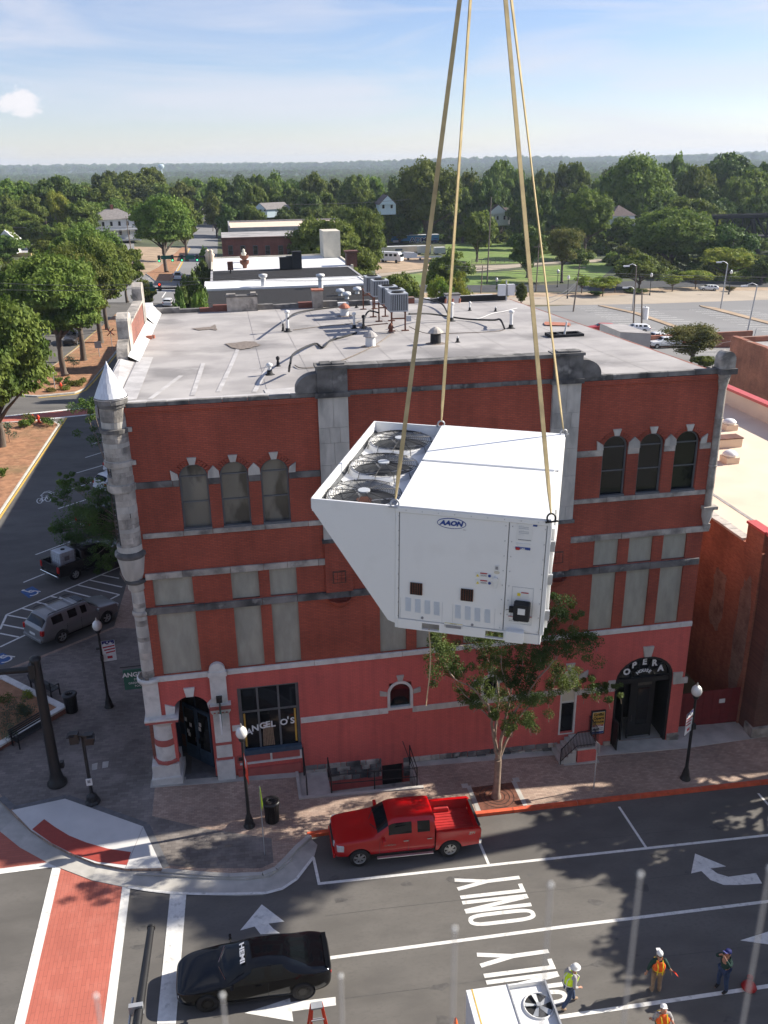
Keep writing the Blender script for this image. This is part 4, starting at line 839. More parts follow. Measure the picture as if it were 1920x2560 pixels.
MB().b2(19.55,20.5,-1.15,-.04,gx+.03,-.12).build('step_side',M['pinkwall'],stp,so); MB().b2(19.5,20.55,-1.2,-.04,-.12,-.02).build('landing',M['concrete'],stp,so)
for k in range(4): MB().b2(19.5-.2*(k+1),19.5-.2*k-.003,-1.12,-.05,gx+.03,-.12-.17*k).build('step',M['concrete'],stp,so)
rl = MB(); rl.tube([(18.75,-1.12,gx+.85),(19.5,-1.12,.85),(20.5,-1.12,.9),(20.5,-.05,.9)],.022,6)
rl.tube([(18.75,-1.12,gx+.2),(19.5,-1.12,.1),(20.5,-1.12,.1),(20.5,-.05,.1)],.016,6); rl.build('hand_rail',M['black'],stp,so)
for k in range(26):
    t = k/25; x_ = 18.75+t*1.75; lo_ = gx+.0 if x_ < 19 else -.1; hi_ = (gx+.85+(x_-18.75)/.75*(0-gx) if x_ < 19.5 else .87)
    MB().b2(x_-.009,x_+.009,-1.13,-1.11,(gx+.2+(x_-18.75)/.75*(.1-gx-.2) if x_ < 19.5 else .0),hi_).build('baluster',M['black'],stp,so)
for k in range(9): MB().b2(20.49,20.51,-1.0+.115*k,-.985+.115*k,0,.87).build('baluster',M['black'],stp,so)
MB().b2(18.73,18.77,-1.14,-1.1,gx,gx+.9).build('newel_post',M['black'],stp,so)
for (xa,xb_,za,zb_) in ((6.98,10.55,-.95,.02),(11.56,19.0,-1.2,-.2)):
    x = xa;
    for row in range(4):
        x = xa; hh = (zb_-za)/4
        while x < xb_:
            l = rnd.uniform(.25,.7); e = min(x+l,xb_)
            top = (zb_-.028*(x-xa)) - row*hh
            o = oh(MB().b2(x+.01,e-.01,-.05-rnd.uniform(0,.05),.02,top-hh+.01,top-.01),'footing_stone','stone_dark' if rnd.random() < .6 else 'stone'); bevel(o,.02); x = e
wl = MB(); wl.b2(8.0,11.85,-1.8,-.02,-1.95,-1.55).b2(7.95,8.05,-1.85,-.02,-1.9,-.45).b2(11.86,12.0,-1.86,-.02,-1.9,-.46).b2(8.0,11.9,-1.95,-1.82,-1.9,-.42)
structure(wl,'basement_well',M['stone'])
structure(MB().prism([(6.75,.0),(8.0,.0),(8.0,-1.86),(6.75,-1.86)],lambda x,y: gz(x)-.3,lambda x,y: gz(x)+.02),'well_landing',M['concrete'])
structure(MB().prism([(6.6,-1.98),(12.1,-1.98),(12.1,-1.82),(6.6,-1.82)],lambda x,y: gz(x),lambda x,y: gz(x)+PT+.06).prism([(6.6,-1.82),(6.74,-1.82),(6.74,.0),(6.6,.0)],lambda x,y: gz(x),lambda x,y: gz(x)+PT+.061),'well_kerb',M['concrete'])
oh(MB().b2(10.6,11.5,.05,.12,-1.8,-.5),'basement_door','black')
ro = Vector((9.5,-1.75,gz(9.5))); rail = thing('well_railing',ro,'black iron railing round the sunken basement well beside the pink wall','railing')
def rz_(x): return gz(x)+PT
for (pa,pb) in (((8.05,-1.7),(11.85,-1.7)),((11.85,-1.7),(11.85,-.1)),((8.05,-1.7),(8.05,-.5))):
    for h in (.45,.92): MB().cyl((*pa,rz_(pa[0])+h),(*pb,rz_(pb[0])+h),.022,.022,6).build('rail',M['black'],rail,ro)
for p in ((8.05,-1.7),(9.95,-1.7),(11.85,-1.7),(11.85,-.1),(8.05,-.5)): MB().cyl((*p,rz_(p[0])-.1),(*p,rz_(p[0])+.95),.03,.03,6).build('post',M['black'],rail,ro)
MB().cyl((11.5,-.2,rz_(11.4)+1.3),(11.85,-.9,rz_(11.8)+.2),.02,.02,6).build('sloping_rail',M['black'],rail,ro)
po = Vector((6.98,-1.5,gz(6.98))); pst = MB().cyl((6.98,-.35,rz_(7)),(6.98,-.35,1.25),.035,.035,8).cyl((6.98,-1.8,rz_(7)),(6.98,-1.8,rz_(7)+.9),.03,.03,8).cyl((6.98,-1.8,rz_(7)+.9),(6.98,-.35,1.2),.025,.025,6).build('hand_rail',M['black'],None,po)
tag(pst,'black iron handrail at the left end of the basement well under the display window','handrail')
# ================================================================ ROOF OF THE CORNER BUILDING
def rz0(x,y):
    z = 16.93-.028*y
    z += .12*math.exp(-((x-15.2)**2/5+(y-6)**2/14)) - .10*math.exp(-((x-4.5)**2/6+(y-9)**2/40))
    return z
def RZ(n,x,y,dz=0.0):
    z = 16.5
    for _ in range(25):
        p = ZP(K(n,x,y),z+dz); z = .5*z+.5*rz0(p.x,p.y)
    return Vector((p.x,p.y,z+dz))
mb = MB(); nx_,ny_ = 50,56
for j in range(ny_+1):
    for i_ in range(nx_+1):
        x,y = .46+24.5*i_/nx_,.36+27.9*j/ny_
        mb.v.append(Vector((x,y,rz0(x,y)+.012*mnoise.noise(Vector((x*.9,y*.9,3)))+.02*math.exp(-min(x-.4,y-.3)*1.2))))
for j in range(ny_):
    for i_ in range(nx_):
        a_ = j*(nx_+1)+i_; mb.f.append([a_,a_+1,a_+nx_+2,a_+nx_+1]); mb.sm.append(True)
roof = oh(mb,'roof','membrane')
def seam(p,q,w=.05,m='seam',dz=.012,nm='roof_seam'):
    n = max(2,int((Vector(q)-Vector(p)).length/.6)); p,q = Vector(p),Vector(q); d = (q-p).normalized(); nn = Vector((-d.y,d.x))*w/2; b = MB(); vs = []
    for k in range(n+1):
        c = p+(q-p)*k/n
        for s_ in (-1,1):
            v = c+nn*s_; vs.append((v.x,v.y,rz0(v.x,v.y)+dz+.02*math.exp(-min(v.x-.4,v.y-.3)*1.2)+.012*mnoise.noise(Vector((v.x*.9,v.y*.9,3)))))
    b.add(vs,[(2*k,2*k+1,2*k+3,2*k+2) for k in range(n)]); return oh(b,nm,m,roof)
for y in (3.4,6.4,9.4,12.4,15.4,18.4,21.4,24.6): seam((6.2+rnd.uniform(-1,1),y),(24.6,y+rnd.uniform(-.1,.1)),.022)
for k in range(9):
    x = 6.5+k*2.0; seam((x,.6),(x+rnd.uniform(-.1,.1),27.8),.018)
for p,q in (((4.6,2.0),(5.6,12.5)),((3.6,1.5),(3.9,9)),((6.0,1.5),(6.9,7.5)),((2.0,1.2),(3.0,6))): seam(p,q,.2,'membrane_lap',.016,'lap_strip')
seam((1.0,.75),(8.2,.75),.7,'membrane_lap',.018,'lap_strip'); seam((1.15,1.2),(1.15,11),.7,'membrane_lap',.02,'lap_strip')
seam((6.4,1.4),(8.2,1.5),.8,'membrane_lap',.022,'lap_strip')
def roofpatch(n,pts,m='patch',dz=.035):
    b = MB(); ps = [RZ(n,*p,dz) for p in pts]
    c = sum(ps,Vector())/len(ps); out = []
    for a_,b_ in zip(ps,ps[1:]+ps[:1]):
        for k in range(3):
            t = k/3; v = a_.lerp(b_,t); out.append(v+(v-c).normalized()*rnd.uniform(-.06,.06))
    b.add(out,[tuple(range(len(out)))]); return oh(b,'worn_patch',m,roof)
roofpatch('Q',[(150,1135),(215,1128),(270,1120),(315,1122),(362,1142),(300,1160),(240,1170),(190,1160)])
roofpatch('Q',[(-50,1045),(0,1040),(60,1035),(90,1020),(100,1040),(105,1055),(60,1050),(0,1055)])
roofpatch('R',[(370,1022),(520,1030),(520,1045),(375,1042)],'terracotta',.06)
for pts in ([(428,1095),(545,1095),(545,1115),(430,1110)],):
    v = [RZ('R',*p,.03) for p in pts];
c = RZ('R',485,1105); o_ = Vector(c)
t = thing('roof_hatch_frame',c,'dark timber frame with a white vent pipe lying on the right part of the grey roof','roof frame')
for dx,dy,lx,ly in ((-.85,0,.15,.9),(.85,0,.15,.9),(0,-.4,1.6,.12),(0,.4,1.6,.12),(-.3,0,.15,.7)): MB().box((c.x+dx,c.y+dy,c.z+.08),(lx,ly,.14)).build('timber',M['black_soft'],t,o_)
MB().cyl(c,c+Vector((.1,0,.75)),.05).build('vent_pipe',M['pvc'],t,o_)
fl = MB(); fl.add([(.8,.5,rz0(1,.4)+.05),(.7,9.8,rz0(1,9.8)+.03),(.1,9.8,16.85),(.1,.7,17.0)],[(0,1,2,3)]).b2(.0,.1,.7,9.8,16.4,16.84); oh(fl,'flashing','membrane_lap',roof)
fl = MB().add([(.44,9.8,16.95),(.44,22.2,16.7),(.95,22.2,rz0(.9,22)+.02),(.95,9.8,rz0(.9,9.8)+.02)],[(0,1,2,3)]).add([(.44,22.2,16.9),(.44,28.3,16.7),(.95,28.3,rz0(.9,28)+.02),(.95,22.2,rz0(.9,22)+.02)],[(0,1,2,3)]); oh(fl,'flashing','membrane_white',roof)
oh(MB().b2(-.12,.44,22.2,28.4,16.5,16.88),'side_parapet','membrane_white',None)
oh(MB().b2(.0,.42,12.9,20.6,16.4,17.95),'side_parapet','brick_y')
for k in range(6): oh(MB().b2(-.06,.46,12.9+k*1.285,12.9+(k+1)*1.285-.012,17.95,18.06),'coping_stone','stone')
oh(MB().b2(-.08,.46,11.3,12.9,16.4,18.35),'parapet_block','stone'); oh(MB().b2(-.08,.46,20.6,22.1,16.4,18.7),'parapet_block','stone')
for y0 in (11.3,20.6): oh(MB().ext([(0,0),(1.55,0)]+[(.775+.775*math.cos(t),.3*math.sin(t)) for t in [math.pi*k/8 for k in range(9)]],(-.08,y0,18.352 if y0 < 15 else 18.702),(0,1,0),(0,0,1),(1,0,0),0,.54),'parapet_round','stone')
oh(MB().ext([(0,0)]+[(-1.5*math.cos(t),.95*math.sin(t)) for t in [math.pi/2*k/8 for k in range(9)]],(-.08,11.29,16.55),(0,1,0),(0,0,1),(1,0,0),0,.5),'parapet_scroll','stone')
x = .6
while x < 24.4:
    l = rnd.uniform(.5,1.6); e = min(x+l,24.6); z = rz0(x,28)
    m_ = rnd.choice(['terracotta','stone_dark','brick_y','stone_dark','membrane_white']) if x < 14 else rnd.choice(['membrane_white','stone_dark','membrane_white','brick_y'])
    oh(MB().b2(x,e-.01,28.15,28.65,z-.1,z+rnd.uniform(.22,.42)),'rear_coping',m_); x = e
def chimney(n,pa,pb,h,m,label,capm='stone_dark',dep=.7):
    a_,b_ = RZ(n,*pa),RZ(n,*pb); a_.y = b_.y = 28.0; c = (a_+b_)/2; c.z = rz0(c.x,28)
    t = thing('chimney',c,label,'chimney'); MB().b2(a_.x,b_.x,c.y-dep/2,c.y+dep/2,c.z-.1,c.z+h).build('stack',M[m],t,c)
    q = (b_.x-a_.x)
    MB().b2(a_.x-.05,b_.x+.05,c.y-dep/2-.05,c.y+dep/2+.05,c.z+h,c.z+h+.1).build('cap',M[capm],t,c); return t,c
t,c = chimney('Q',(160,930),(340,930),.95,'stone','long low grey rendered chimney stack at the rear left of the corner building roof')
MB().b2(c.x-1.0,c.x-.4,c.y-.3,c.y+.3,c.z+1.05,c.z+1.15).b2(c.x+.6,c.x+.95,c.y-.3,c.y+.3,c.z+1.05,c.z+1.2).build('loose_stone',M['stone'],t,c)
chimney('Q',(655,910),(715,908),1.15,'stone','narrow peeling chimney with terracotta brick top on the rear roof edge','terracotta')
chimney('Q',(1450,890),(1515,880),.5,'membrane_white','low white chimney block at the rear right roof edge','stone_dark')
def condenser(c,w=.8,d=.8,h=.98):
    me_key = 'condenser'
    t = thing('condenser_unit',c,None,'air conditioner','condenser units in a row on the steel stand')
    MB().box((0,0,.03),(w,d,.06)).build('base_pan',M['coil'],t,(0,0,0)); MB().box((0,0,h-.03),(w,d,.06)).build('top_pan',M['coil'],t,(0,0,0))
    MB().box((0,0,h/2),(w-.06,d-.06,h-.14)).build('coil',M['coil_dark'],t)
    q = MB()
    for k in range(10):
        u = -w/2+.04+k*(w-.08)/9
        for a_ in ((u,-d/2),(u,d/2),(-w/2,u),(w/2,u)): q.box((a_[0],a_[1],h/2),(.035,.012,h-.12) if abs(a_[1]) == d/2 else (.012,.035,h-.12))
    q.build('louvre_panel',M['coil'],t)
    MB().lathe([(.33,h+.0),(.36,h+.03),(.34,h+.04)],(0,0,0),20).build('fan_ring',M['black_soft'],t)
    q = MB()
    for r_ in (.08,.16,.24,.31):
        q.tube([(r_*math.cos(2*math.pi*k/20),r_*math.sin(2*math.pi*k/20),h+.03) for k in range(21)],.007,4)
    for k in range(6): a_ = math.pi*k/6; q.tube([(-.33*math.cos(a_),-.33*math.sin(a_),h+.03),(.33*math.cos(a_),.33*math.sin(a_),h+.03)],.006,4)
    q.build('fan_guard',M['black_soft'],t); MB().cyl((0,0,h-.002),(0,0,h+.004),.32,.32,20).build('fan_well',M['black_soft'],t)
    return t
def stand(c,L,label):
    z0 = rz0(c[0],c[1]); zt = c[2]; o_ = Vector((c[0],c[1],z0)); t = thing('steel_stand',o_,label,'equipment stand')
    for sx in (-.38,.38): MB().b2(c[0]+sx-.04,c[0]+sx+.04,c[1]-.1,c[1]+L+.1,zt-.1,zt).build('beam',M['rust'],t,o_)
    n = max(2,int(L/2.2)+1)
    for k in range(n):
        y = c[1]+L*k/(n-1)
        for sx in (-.38,.38):
            zz = rz0(c[0]+sx,y)
            MB().b2(c[0]+sx-.04,c[0]+sx+.04,y-.04,y+.04,zz,zt-.1).build('leg',M['rust'],t,o_); MB().b2(c[0]+sx-.2,c[0]+sx+.2,y-.1,y+.1,zz,zz+.05).build('foot',M['rust'],t,o_)
        MB().b2(c[0]-.38,c[0]+.38,y-.03,y+.03,zt-.45,zt-.38).build('brace',M['rust'],t,o_)
    return t
zc = rz0(14.5,16)+1.12
stand((14.55,15.7,zc),4.2,'rusty steel stand under the nearer three condensers on the grey roof'); stand((14.55,22.0,zc-.05),4.0,'rusty steel stand under the two rear condensers on the grey roof')
zoff = 0
for k,(y,lab) in enumerate(((15.9,'grey ribbed condenser unit nearest the street on the rusty roof stand'),(17.35,'second grey ribbed condenser unit from the street on the roof stand'),(18.9,'third grey condenser unit from the street, middle of the row on the roof stands'),(22.4,'fourth grey condenser unit from the street, just behind the gap in the row'),(24.4,'farthest grey condenser unit at the rear end of the roof stands'))):
    tag(condenser(Vector((14.55+(.12 if k%2 else 0),y,zc if k < 3 else zc-.05)),1.0,1.05),lab)
MB().b2(14.9,15.15,15.1,15.25,zc-.5,zc-.2).build('junction_box',M['coil'],None,None); bpy.data.objects['junction_box'].name = 'junction_box'
tag(bpy.data.objects['junction_box'],'small grey electrical box on the front of the rusty condenser stand','electrical box')
def chimney_vent(n,x,y,label,body='pvc',capm='terracotta',r=.26,h=.5):
    c = RZ(n,x,y); t = thing('roof_vent',c,label,'roof vent')
    MB().lathe([(r*1.05,-.05),(r,h*.1),(r*.95,h)],c,14).build('body',M[body],t,c); MB().lathe([(r*1.2,h),(r*1.45,h+.03),(r*.9,h+.2),(r*.3,h+.3),(0,h+.32)],c,12,smooth=False).build('cap',M[capm],t,c)
    MB().lathe([(r*1.9,.012),(r*1.05,.05)],c,10,smooth=False).build('flashing',M['patch'],t,c)
chimney_vent('m',522,182,'round white vent with rusty terracotta cap at the rear of the grey roof')
chimney_vent('m',690,380,'squat white octagonal vent with white cap in front of the condenser shadows','pvc','membrane')
chimney_vent('m',1112,362,'dark round vent with tan pointed cap on the right half of the grey roof','black_soft','stone',.28,.55)
chimney_vent('m',822,292,'small rusty vent stub beside the condenser stand leg','rust','rust',.12,.25)
def pipe(n,x,y,h,label,r=.06,top='pvc',base='black_soft',body='pvc',ball=True):
    c = RZ(n,x,y); t = thing('vent_pipe',c,label,'vent pipe')
    MB().lathe([(r*3,0),(r*1.6,.06),(r*1.3,.22)],c,10).build('boot',M[base],t,c); MB().cyl(c+Vector((0,0,.05)),c+Vector((0,0,h)),r,r,10).build('pipe',M[body],t,c)
    if ball: MB().lathe([(r,h-.02),(r*1.7,h+.03),(r*1.7,h+.12),(r*.6,h+.17),(0,h+.17)],c,10).build('cap',M[top],t,c)
pipe('m',155,285,1.05,'thick white vent pipe at the left end of the long black hose',.09); pipe('m',125,280,.45,'short dark pipe stub next to the thick white vent pipe',.05,'pvc','black_soft','black_soft')
pipe('m',1215,215,.95,'tall white vent pipe behind the right pair of lifting straps',.09); pipe('m',1600,262,.85,'white vent pipe with two collars at the right end of the black hose',.09)
pipe('m',585,262,.75,'white vent pipe in the condenser shadow on the left of the stand',.07); pipe('m',645,262,.6,'dark hose outlet beside the condenser shadow',.06,'black_soft','black_soft','black_soft')
pipe('m',1255,352,.32,'short white pipe on a dark flashing in the middle of the right roof',.05,ball=False); pipe('m',1333,147,.42,'short white pipe near the rear right parapet',.05)
pipe('m',600,130,.2,'stubby dark pipe near the rear parapet left of the condensers',.06,ball=False)
pipe('m',38,562,.35,'white mushroom vent at the front left corner of the grey roof near the parapet scroll',.08); pipe('m',92,508,.3,'black pipe stub behind the white mushroom vent near the front',.05,'black_soft','black_soft','black_soft')
pipe('m',1500,150,.3,'short grey pipe near the rear right corner of the roof',.04,ball=False); pipe('R',90,965,.3,'tiny grey pipe by the scattered wires at the rear right of the roof',.04,ball=False)
def hose(n,pts,r,m,label,name='hose'):
    ps = [RZ(n,x,y,dz) for x,y,dz in pts]; sm = []
    for i_ in range(len(ps)-1):
        p0 = ps[max(0,i_-1)]; p1 = ps[i_]; p2 = ps[i_+1]; p3 = ps[min(len(ps)-1,i_+2)]
        for k in range(6):
            t = k/6; sm.append(.5*((2*p1)+(-p0+p2)*t+(2*p0-5*p1+4*p2-p3)*t*t+(-p0+3*p1-3*p2+p3)*t*t*t))
    sm.append(ps[-1]); o_ = ps[0]; return MB().tube(sm,r,6).build(name,M[m],None,o_,label,'hose')
hose('m',[(155,200,1.0),(200,165,.3),(300,143,.08),(500,120,.06),(690,105,.1)],.05,'black_soft','thick black hose arching from the white vent pipe to the condensers')
hose('m',[(162,540,.1),(170,490,.8),(200,420,.7),(330,360,.1),(380,385,.08),(430,340,.08),(500,320,.06),(600,290,.06)],.05,'black_soft','black hose rising from the front left roof outlet and snaking towards the condensers')
hose('m',[(645,262,.5),(650,200,1.0),(680,150,.9),(740,160,1.0)],.05,'black_soft','short black hose loop from the roof outlet up to the condenser stand')
hose('m',[(940,168,.8),(1080,168,.4),(1300,200,.1),(1480,208,.3),(1530,205,.5),(1560,265,.1)],.055,'black_soft','long black hose running right from the condensers to the roof outlet')
hose('m',[(880,68,.6),(1000,65,.4),(1100,85,.3),(1160,110,.3),(1200,190,.1)],.05,'black_soft','black hose along the rear of the roof curving down behind the straps')
hose('m',[(200,500,.05),(240,518,.05),(330,512,.05),(500,470,.05),(700,380,.05),(820,300,.05)],.025,'wood_pole','thin tan cable lying across the roof in front of the condenser stand')
hose('m',[(940,250,.3),(1050,292,.05),(1250,292,.05),(1500,280,.05),(1560,265,.05)],.022,'wood_pole','thin tan cable running to the right across the roof')
hose('m',[(190,272,.05),(400,245,.05),(560,232,.05),(630,210,.1)],.022,'wood_pole','thin dark cable between the white vent pipe and the condenser shadow')
hose('m',[(1330,200,.05),(1400,195,.05),(1480,165,.05),(1560,150,.05),(1640,130,.05)],.018,'pvc','thin white cable wandering over the rear right of the roof')
hose('m',[(620,255,.06),(700,240,.1),(800,230,.5)],.03,'rust','short rusty pipe leading to the condenser stand')
c = RZ('P',885,1110); MB().box((c.x,c.y,c.z+.1),(.3,.22,.2)).cyl(c+Vector((.25,0,.05)),c+Vector((.25,0,.22)),.08).build('broken_pot',M['terracotta'],None,c,'small broken terracotta pot lying near the left parapet of the grey roof','broken pot')
c = RZ('f',1270,790); c.y = 27.5; c.z = rz0(c.x,27.5)
t = thing('floodlight_pair',c,'pair of white floodlight boxes on a bracket at the rear right roof edge','floodlight')
for s_ in (-.35,.3): MB().box((c.x+s_,c.y,c.z+.75),(.5,.3,.75),0).build('lamp_box',M['steel_white'],t,c)
MB().cyl(c,c+Vector((0,.1,1.4)),.05).build('bracket',M['steel_grey'],t,c)
c2 = Vector((22.4,27.9,rz0(22.4,27.9)))
MB().b2(19.8,24.6,27.8,28.1,c2.z+.0,c2.z+.4).build('burnt_timber',M['black_soft'],None,c2,'long charred timber along the rear right roof edge','timber')
for k,x in enumerate((20.1,20.6,21.1)): c = Vector((x,27.4,rz0(x,27.4))); MB().cyl(c,c+Vector((.05,0,.3)),.07,.07,8).build('clay_pipe',M['terracotta'],None,c,['leftmost','middle','rightmost'][k]+' of three short clay pipe stubs by the charred timber','pipe stub')
# ================================================================ NEIGHBOURING BUILDINGS ON THE RIGHT
NB = Vector((36,10,gz(30)))
nb = thing('cream_roof_building',NB,'low brick building with cream roof and red coping across the alley on the right','building')
def nbp(mb,name,m,p=None): return mb.build(name,M[m],p or nb,NB)
wx = 28.85
nbp(MB().b2(wx,wx+.4,.9,34,-2,8.0),'side_wall','brick_old'); nbp(MB().b2(wx+.4,43,34,34.4,-2,8.2),'rear_wall','brick_old')
nbp(MB().b2(28.95,29.75,-.28,.9,-2,8.9),'front_pier','brick_front'); nbp(MB().b2(29.75,43,.1,.6,-2,8.9),'front_wall','brick_front')
nbp(MB().b2(28.85,29.9,-.4,.3,-2,-.75),'pier_base','stone')
x = 28.95
while x < 42: nbp(MB().b2(x,x+1.48,-.36,1.0,8.9,9.08),'coping_piece','red_coping'); x += 1.5
nbp(MB().b2(28.9,29.3,1.02,2.4,8.0,8.95),'corner_parapet','brick_old'); nbp(MB().b2(28.86,29.36,1.0,2.5,8.95,9.07),'coping_piece','red_coping')
y = 2.6
while y < 34: nbp(MB().b2(wx-.04,wx+.46,y,y+.58,8.0,8.1+rnd.uniform(0,.03)),'coping_piece','stone_light'); y += .6
nbp(MB().b2(wx+.4,42.4,.6,34,7.5,7.62),'roof','tan_roof')
nbp(MB().b2(wx+.41,wx+.6,.61,34,7.62,7.95),'upstand','tan_roof')
nbp(MB().b2(42.4,42.8,.1,34.4,-2,8.75),'far_parapet','tan_roof')
y = .1
while y < 34: nbp(MB().b2(42.3,42.95,y,y+2.48,8.752,8.95),'coping_piece','red_coping'); y += 2.5
nbp(MB().b2(31.2,31.4,.62,30,7.62,7.635),'seam_strip','seam')
def roof_ventilator(n,x,y,z,label):
    p = ZP(K(n,x,y),z); t = thing('roof_ventilator',p,label,'roof ventilator')
    MB().box((p.x,p.y,p.z+.2),(.85,.85,.4)).build('curb',M['tan_roof'],t,p); MB().lathe([(.36,.4),(.36,.46),(.46,.5),(.46,.56),(.3,.72),(0,.76)],p,20).build('hood',M['steel_white'],t,p)
roof_ventilator('D',1335,845,7.62,'round white roof ventilator on the cream roof, nearer the street'); roof_ventilator('D',1333,618,7.62,'round white roof ventilator on the cream roof, farther from the street')
p = ZP(K('D',1290,735),7.62); t = thing('skylight_curb',p,'two tan boxed roof curbs between the round ventilators on the cream roof','roof curb')
MB().box((p.x,p.y,p.z+.3),(2.2,.9,.6)).build('box',M['tan_roof'],t,p); MB().box((p.x,p.y,p.z+.62),(2.3,1.0,.06)).build('cap',M['brick_front'],t,p); MB().box((p.x-.6,p.y+1.7,p.z+.25),(1.6,.8,.5)).build('box',M['tan_roof'],t,p); MB().box((p.x-.6,p.y+1.7,p.z+.53),(1.7,.9,.06)).build('cap',M['brick_front'],t,p)
for (y0,y1,z0,z1) in ((3.4,4.6,2.5,5.8),(1.2,2.2,-.5,6.5)):  # patches of reflected sun painted onto the alley wall
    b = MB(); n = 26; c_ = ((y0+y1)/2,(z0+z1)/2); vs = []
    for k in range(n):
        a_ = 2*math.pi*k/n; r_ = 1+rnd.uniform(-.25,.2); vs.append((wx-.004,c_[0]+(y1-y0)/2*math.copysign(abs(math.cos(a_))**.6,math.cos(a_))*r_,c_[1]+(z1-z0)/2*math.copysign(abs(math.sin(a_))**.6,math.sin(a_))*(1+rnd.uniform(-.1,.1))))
    b.add(vs[::-1],[tuple(range(n))]); nbp(b,'sun_patch','brick_sun_patch')
gt = thing('alley_gate',(27.1,1.0,gz(27)),'dark red painted board gate closing the alley','gate'); go = Vector((27.1,1.0,gz(27)))
for k in range(7): MB().b2(25.4+k*.5,25.4+k*.5+.485,.97,1.02,gz(27)+.12,.75).build('board',M['gate_red'],gt,go)
MB().b2(25.3,28.9,1.02,1.08,.5,.6).b2(25.3,28.9,1.02,1.08,-.9,-.8).build('rail',M['gate_red'],gt,go); MB().b2(27.75,28.05,.93,.97,0,.22).build('notice',M['paper'],gt,go)
far_b = thing('shade_building',(55,6,gz(50)),'tall brick building added out of view on the right, casting shade on the pavement','building')  # unseen building added out of view as a shade caster
MB().b2(43.6,66,.15,11,-4,12.5).build('walls',M['brick_front'],far_b,Vector((55,6,gz(50))))
pA,pB = ZP(K('k',1310,795),6.0),ZP(K('k',1659,920),6.0)
rw_o = Vector((pA.x+6,pA.y-10,gz(pA.x))); rw = thing('brick_warehouse',rw_o,'old red brick building with jagged parapet beyond the dark lane on the right','building')
dv = (pB-pA).normalized(); ddv = Vector((dv.x,dv.y,0)).normalized(); nn_ = Vector((1,.03,0))
mbw = MB(); c0 = Vector((pA.x,pA.y,0)); c1 = c0+ddv*40
mbw.obox((c0+c1)/2+Vector((.25,0,1)),ddv*20,Vector((.25,0,0)),Vector((0,0,4.9))); mbw.build('wall',M['brick_old'],rw,rw_o)
for k in range(40):
    cc_ = c0+ddv*(k+.5); MB().obox(cc_+Vector((.25,0,5.95+.06*rnd.random())),ddv*.49,Vector((.3,0,0)),Vector((0,0,.1))).build('coping_brick',M['brick_old'],rw,rw_o)
MB().add([c0+Vector((.5,0,5.3)),c1+Vector((.5,0,5.3)),c1+Vector((25,0,5.3)),c0+Vector((25,0,5.3))],[(0,1,2,3)]).build('roof',M['membrane'],rw,rw_o)
MB().obox(c0+Vector((12.5,0,1)),Vector((12.5,0,0)),Vector((0,.25,0)),Vector((0,0,4.9))).build('rear_wall',M['brick_old'],rw,rw_o)
for (u,v) in ((1432,1138),(1565,1190)):
    p = XP(K('k',u,v),pA.x-.02); MB().b2(pA.x-.03,pA.x,p.y-.25,p.y+.25,p.z-.3,p.z+.3).build('wall_plate',M['paper'],rw,rw_o)
lw = Vector((78,104,gz(78))); MB().b2(63,92,103.5,104,-6,gz(80)+2.2).build('low_brick_wall',M['brick_old'],None,lw,'low dark brick wall at the edge of the big car park','wall')
zt = 6.0; pts = [ZP(K('k',*p),zt) for p in ((0,670),(200,755),(505,770),(250,680))]
ob = (pts[0]+pts[2])/2; ob.z = gz(ob.x); obt = thing('outbuilding',ob,'small pale grey flat roofed building just beyond the right edge of the grey roof','building')
MB().prism([(p.x,p.y) for p in pts],gz(50)-1,zt-.05).build('walls',M['stone_flat'],obt,ob); MB().prism([(p.x,p.y) for p in pts],zt-.05,zt+.06).build('roof',M['membrane'],obt,ob)
ab = Vector((5,-42,0)); across = thing('rooftop_building',ab,'cream building across the street from which the view is taken, cut to a narrow tower to let skylight in','building')
MB().b2(-30,42,-62,-36.2,-3,15.5).build('walls',M['cream'],across,ab); MB().b2(1.5,9.5,-42,-33.9,-3,23.6).build('tower',M['cream'],across,ab)  # low walls and narrow tower, shaped so more skylight reaches the facade
for k in range(10):
    for zz in (2.5,7.5,12): MB().b2(-26+k*6.6,-24+k*6.6,-36.2,-36.15,zz,zz+2.2).build('window',M['glass'],across,ab)

# ================================================================ BUILDINGS BEHIND (side street row)
def flat_building(x0,x1,y0,y1,zt,wallm,roofm,label,par=.4,parm=None,parw=.35,name='row_building',slope=0.0):
    o_ = Vector(((x0+x1)/2,y0,gz((x0+x1)/2))); t = thing(name,o_,label,'building')
    MB().b2(x0,x1,y0,y1,-3,zt).build('walls',M[wallm],t,o_)
    b = MB(); b.add([(x0,y0,zt+.02),(x1,y0,zt+.02+slope*0),(x1,y1,zt+.02+slope),(x0,y1,zt+.02+slope)],[(0,1,2,3)]); b.build('roof',M[roofm],t,o_)
    pm = parm or wallm
    if par:
        MB().b2(x0,x0+parw,y0,y1,zt+.03,zt+par).b2(x0+parw,x1,y1-parw,y1,zt+.03,zt+par).b2(x1-parw,x1,y0,y1-parw,zt+.03,zt+par).build('parapet',M[pm],t,o_)
    return t,o_
P1,P2,P3,P4 = [ZP(K('e',*q),9.0).y for q in ((210,590),(205,505),(205,440),(210,370))]
ZR = 9.0
def ypx(v,x=600,n='e',z=ZR): return ZP(K(n,x,v),z).y
ya,yb,yc,yd,ye,yf = ypx(640),ypx(575,600),ypx(500,600),ypx(445,600),ypx(358,600),ypx(262,600)
xr = lambda u,v: ZP(K('e',u,v),ZR).x
t,o_ = flat_building(xr(165,600),xr(1490,480),28.7,yc,ZR,'stone_flat','shingle_dark','dark shingle roofed shop building directly behind the corner building',0)
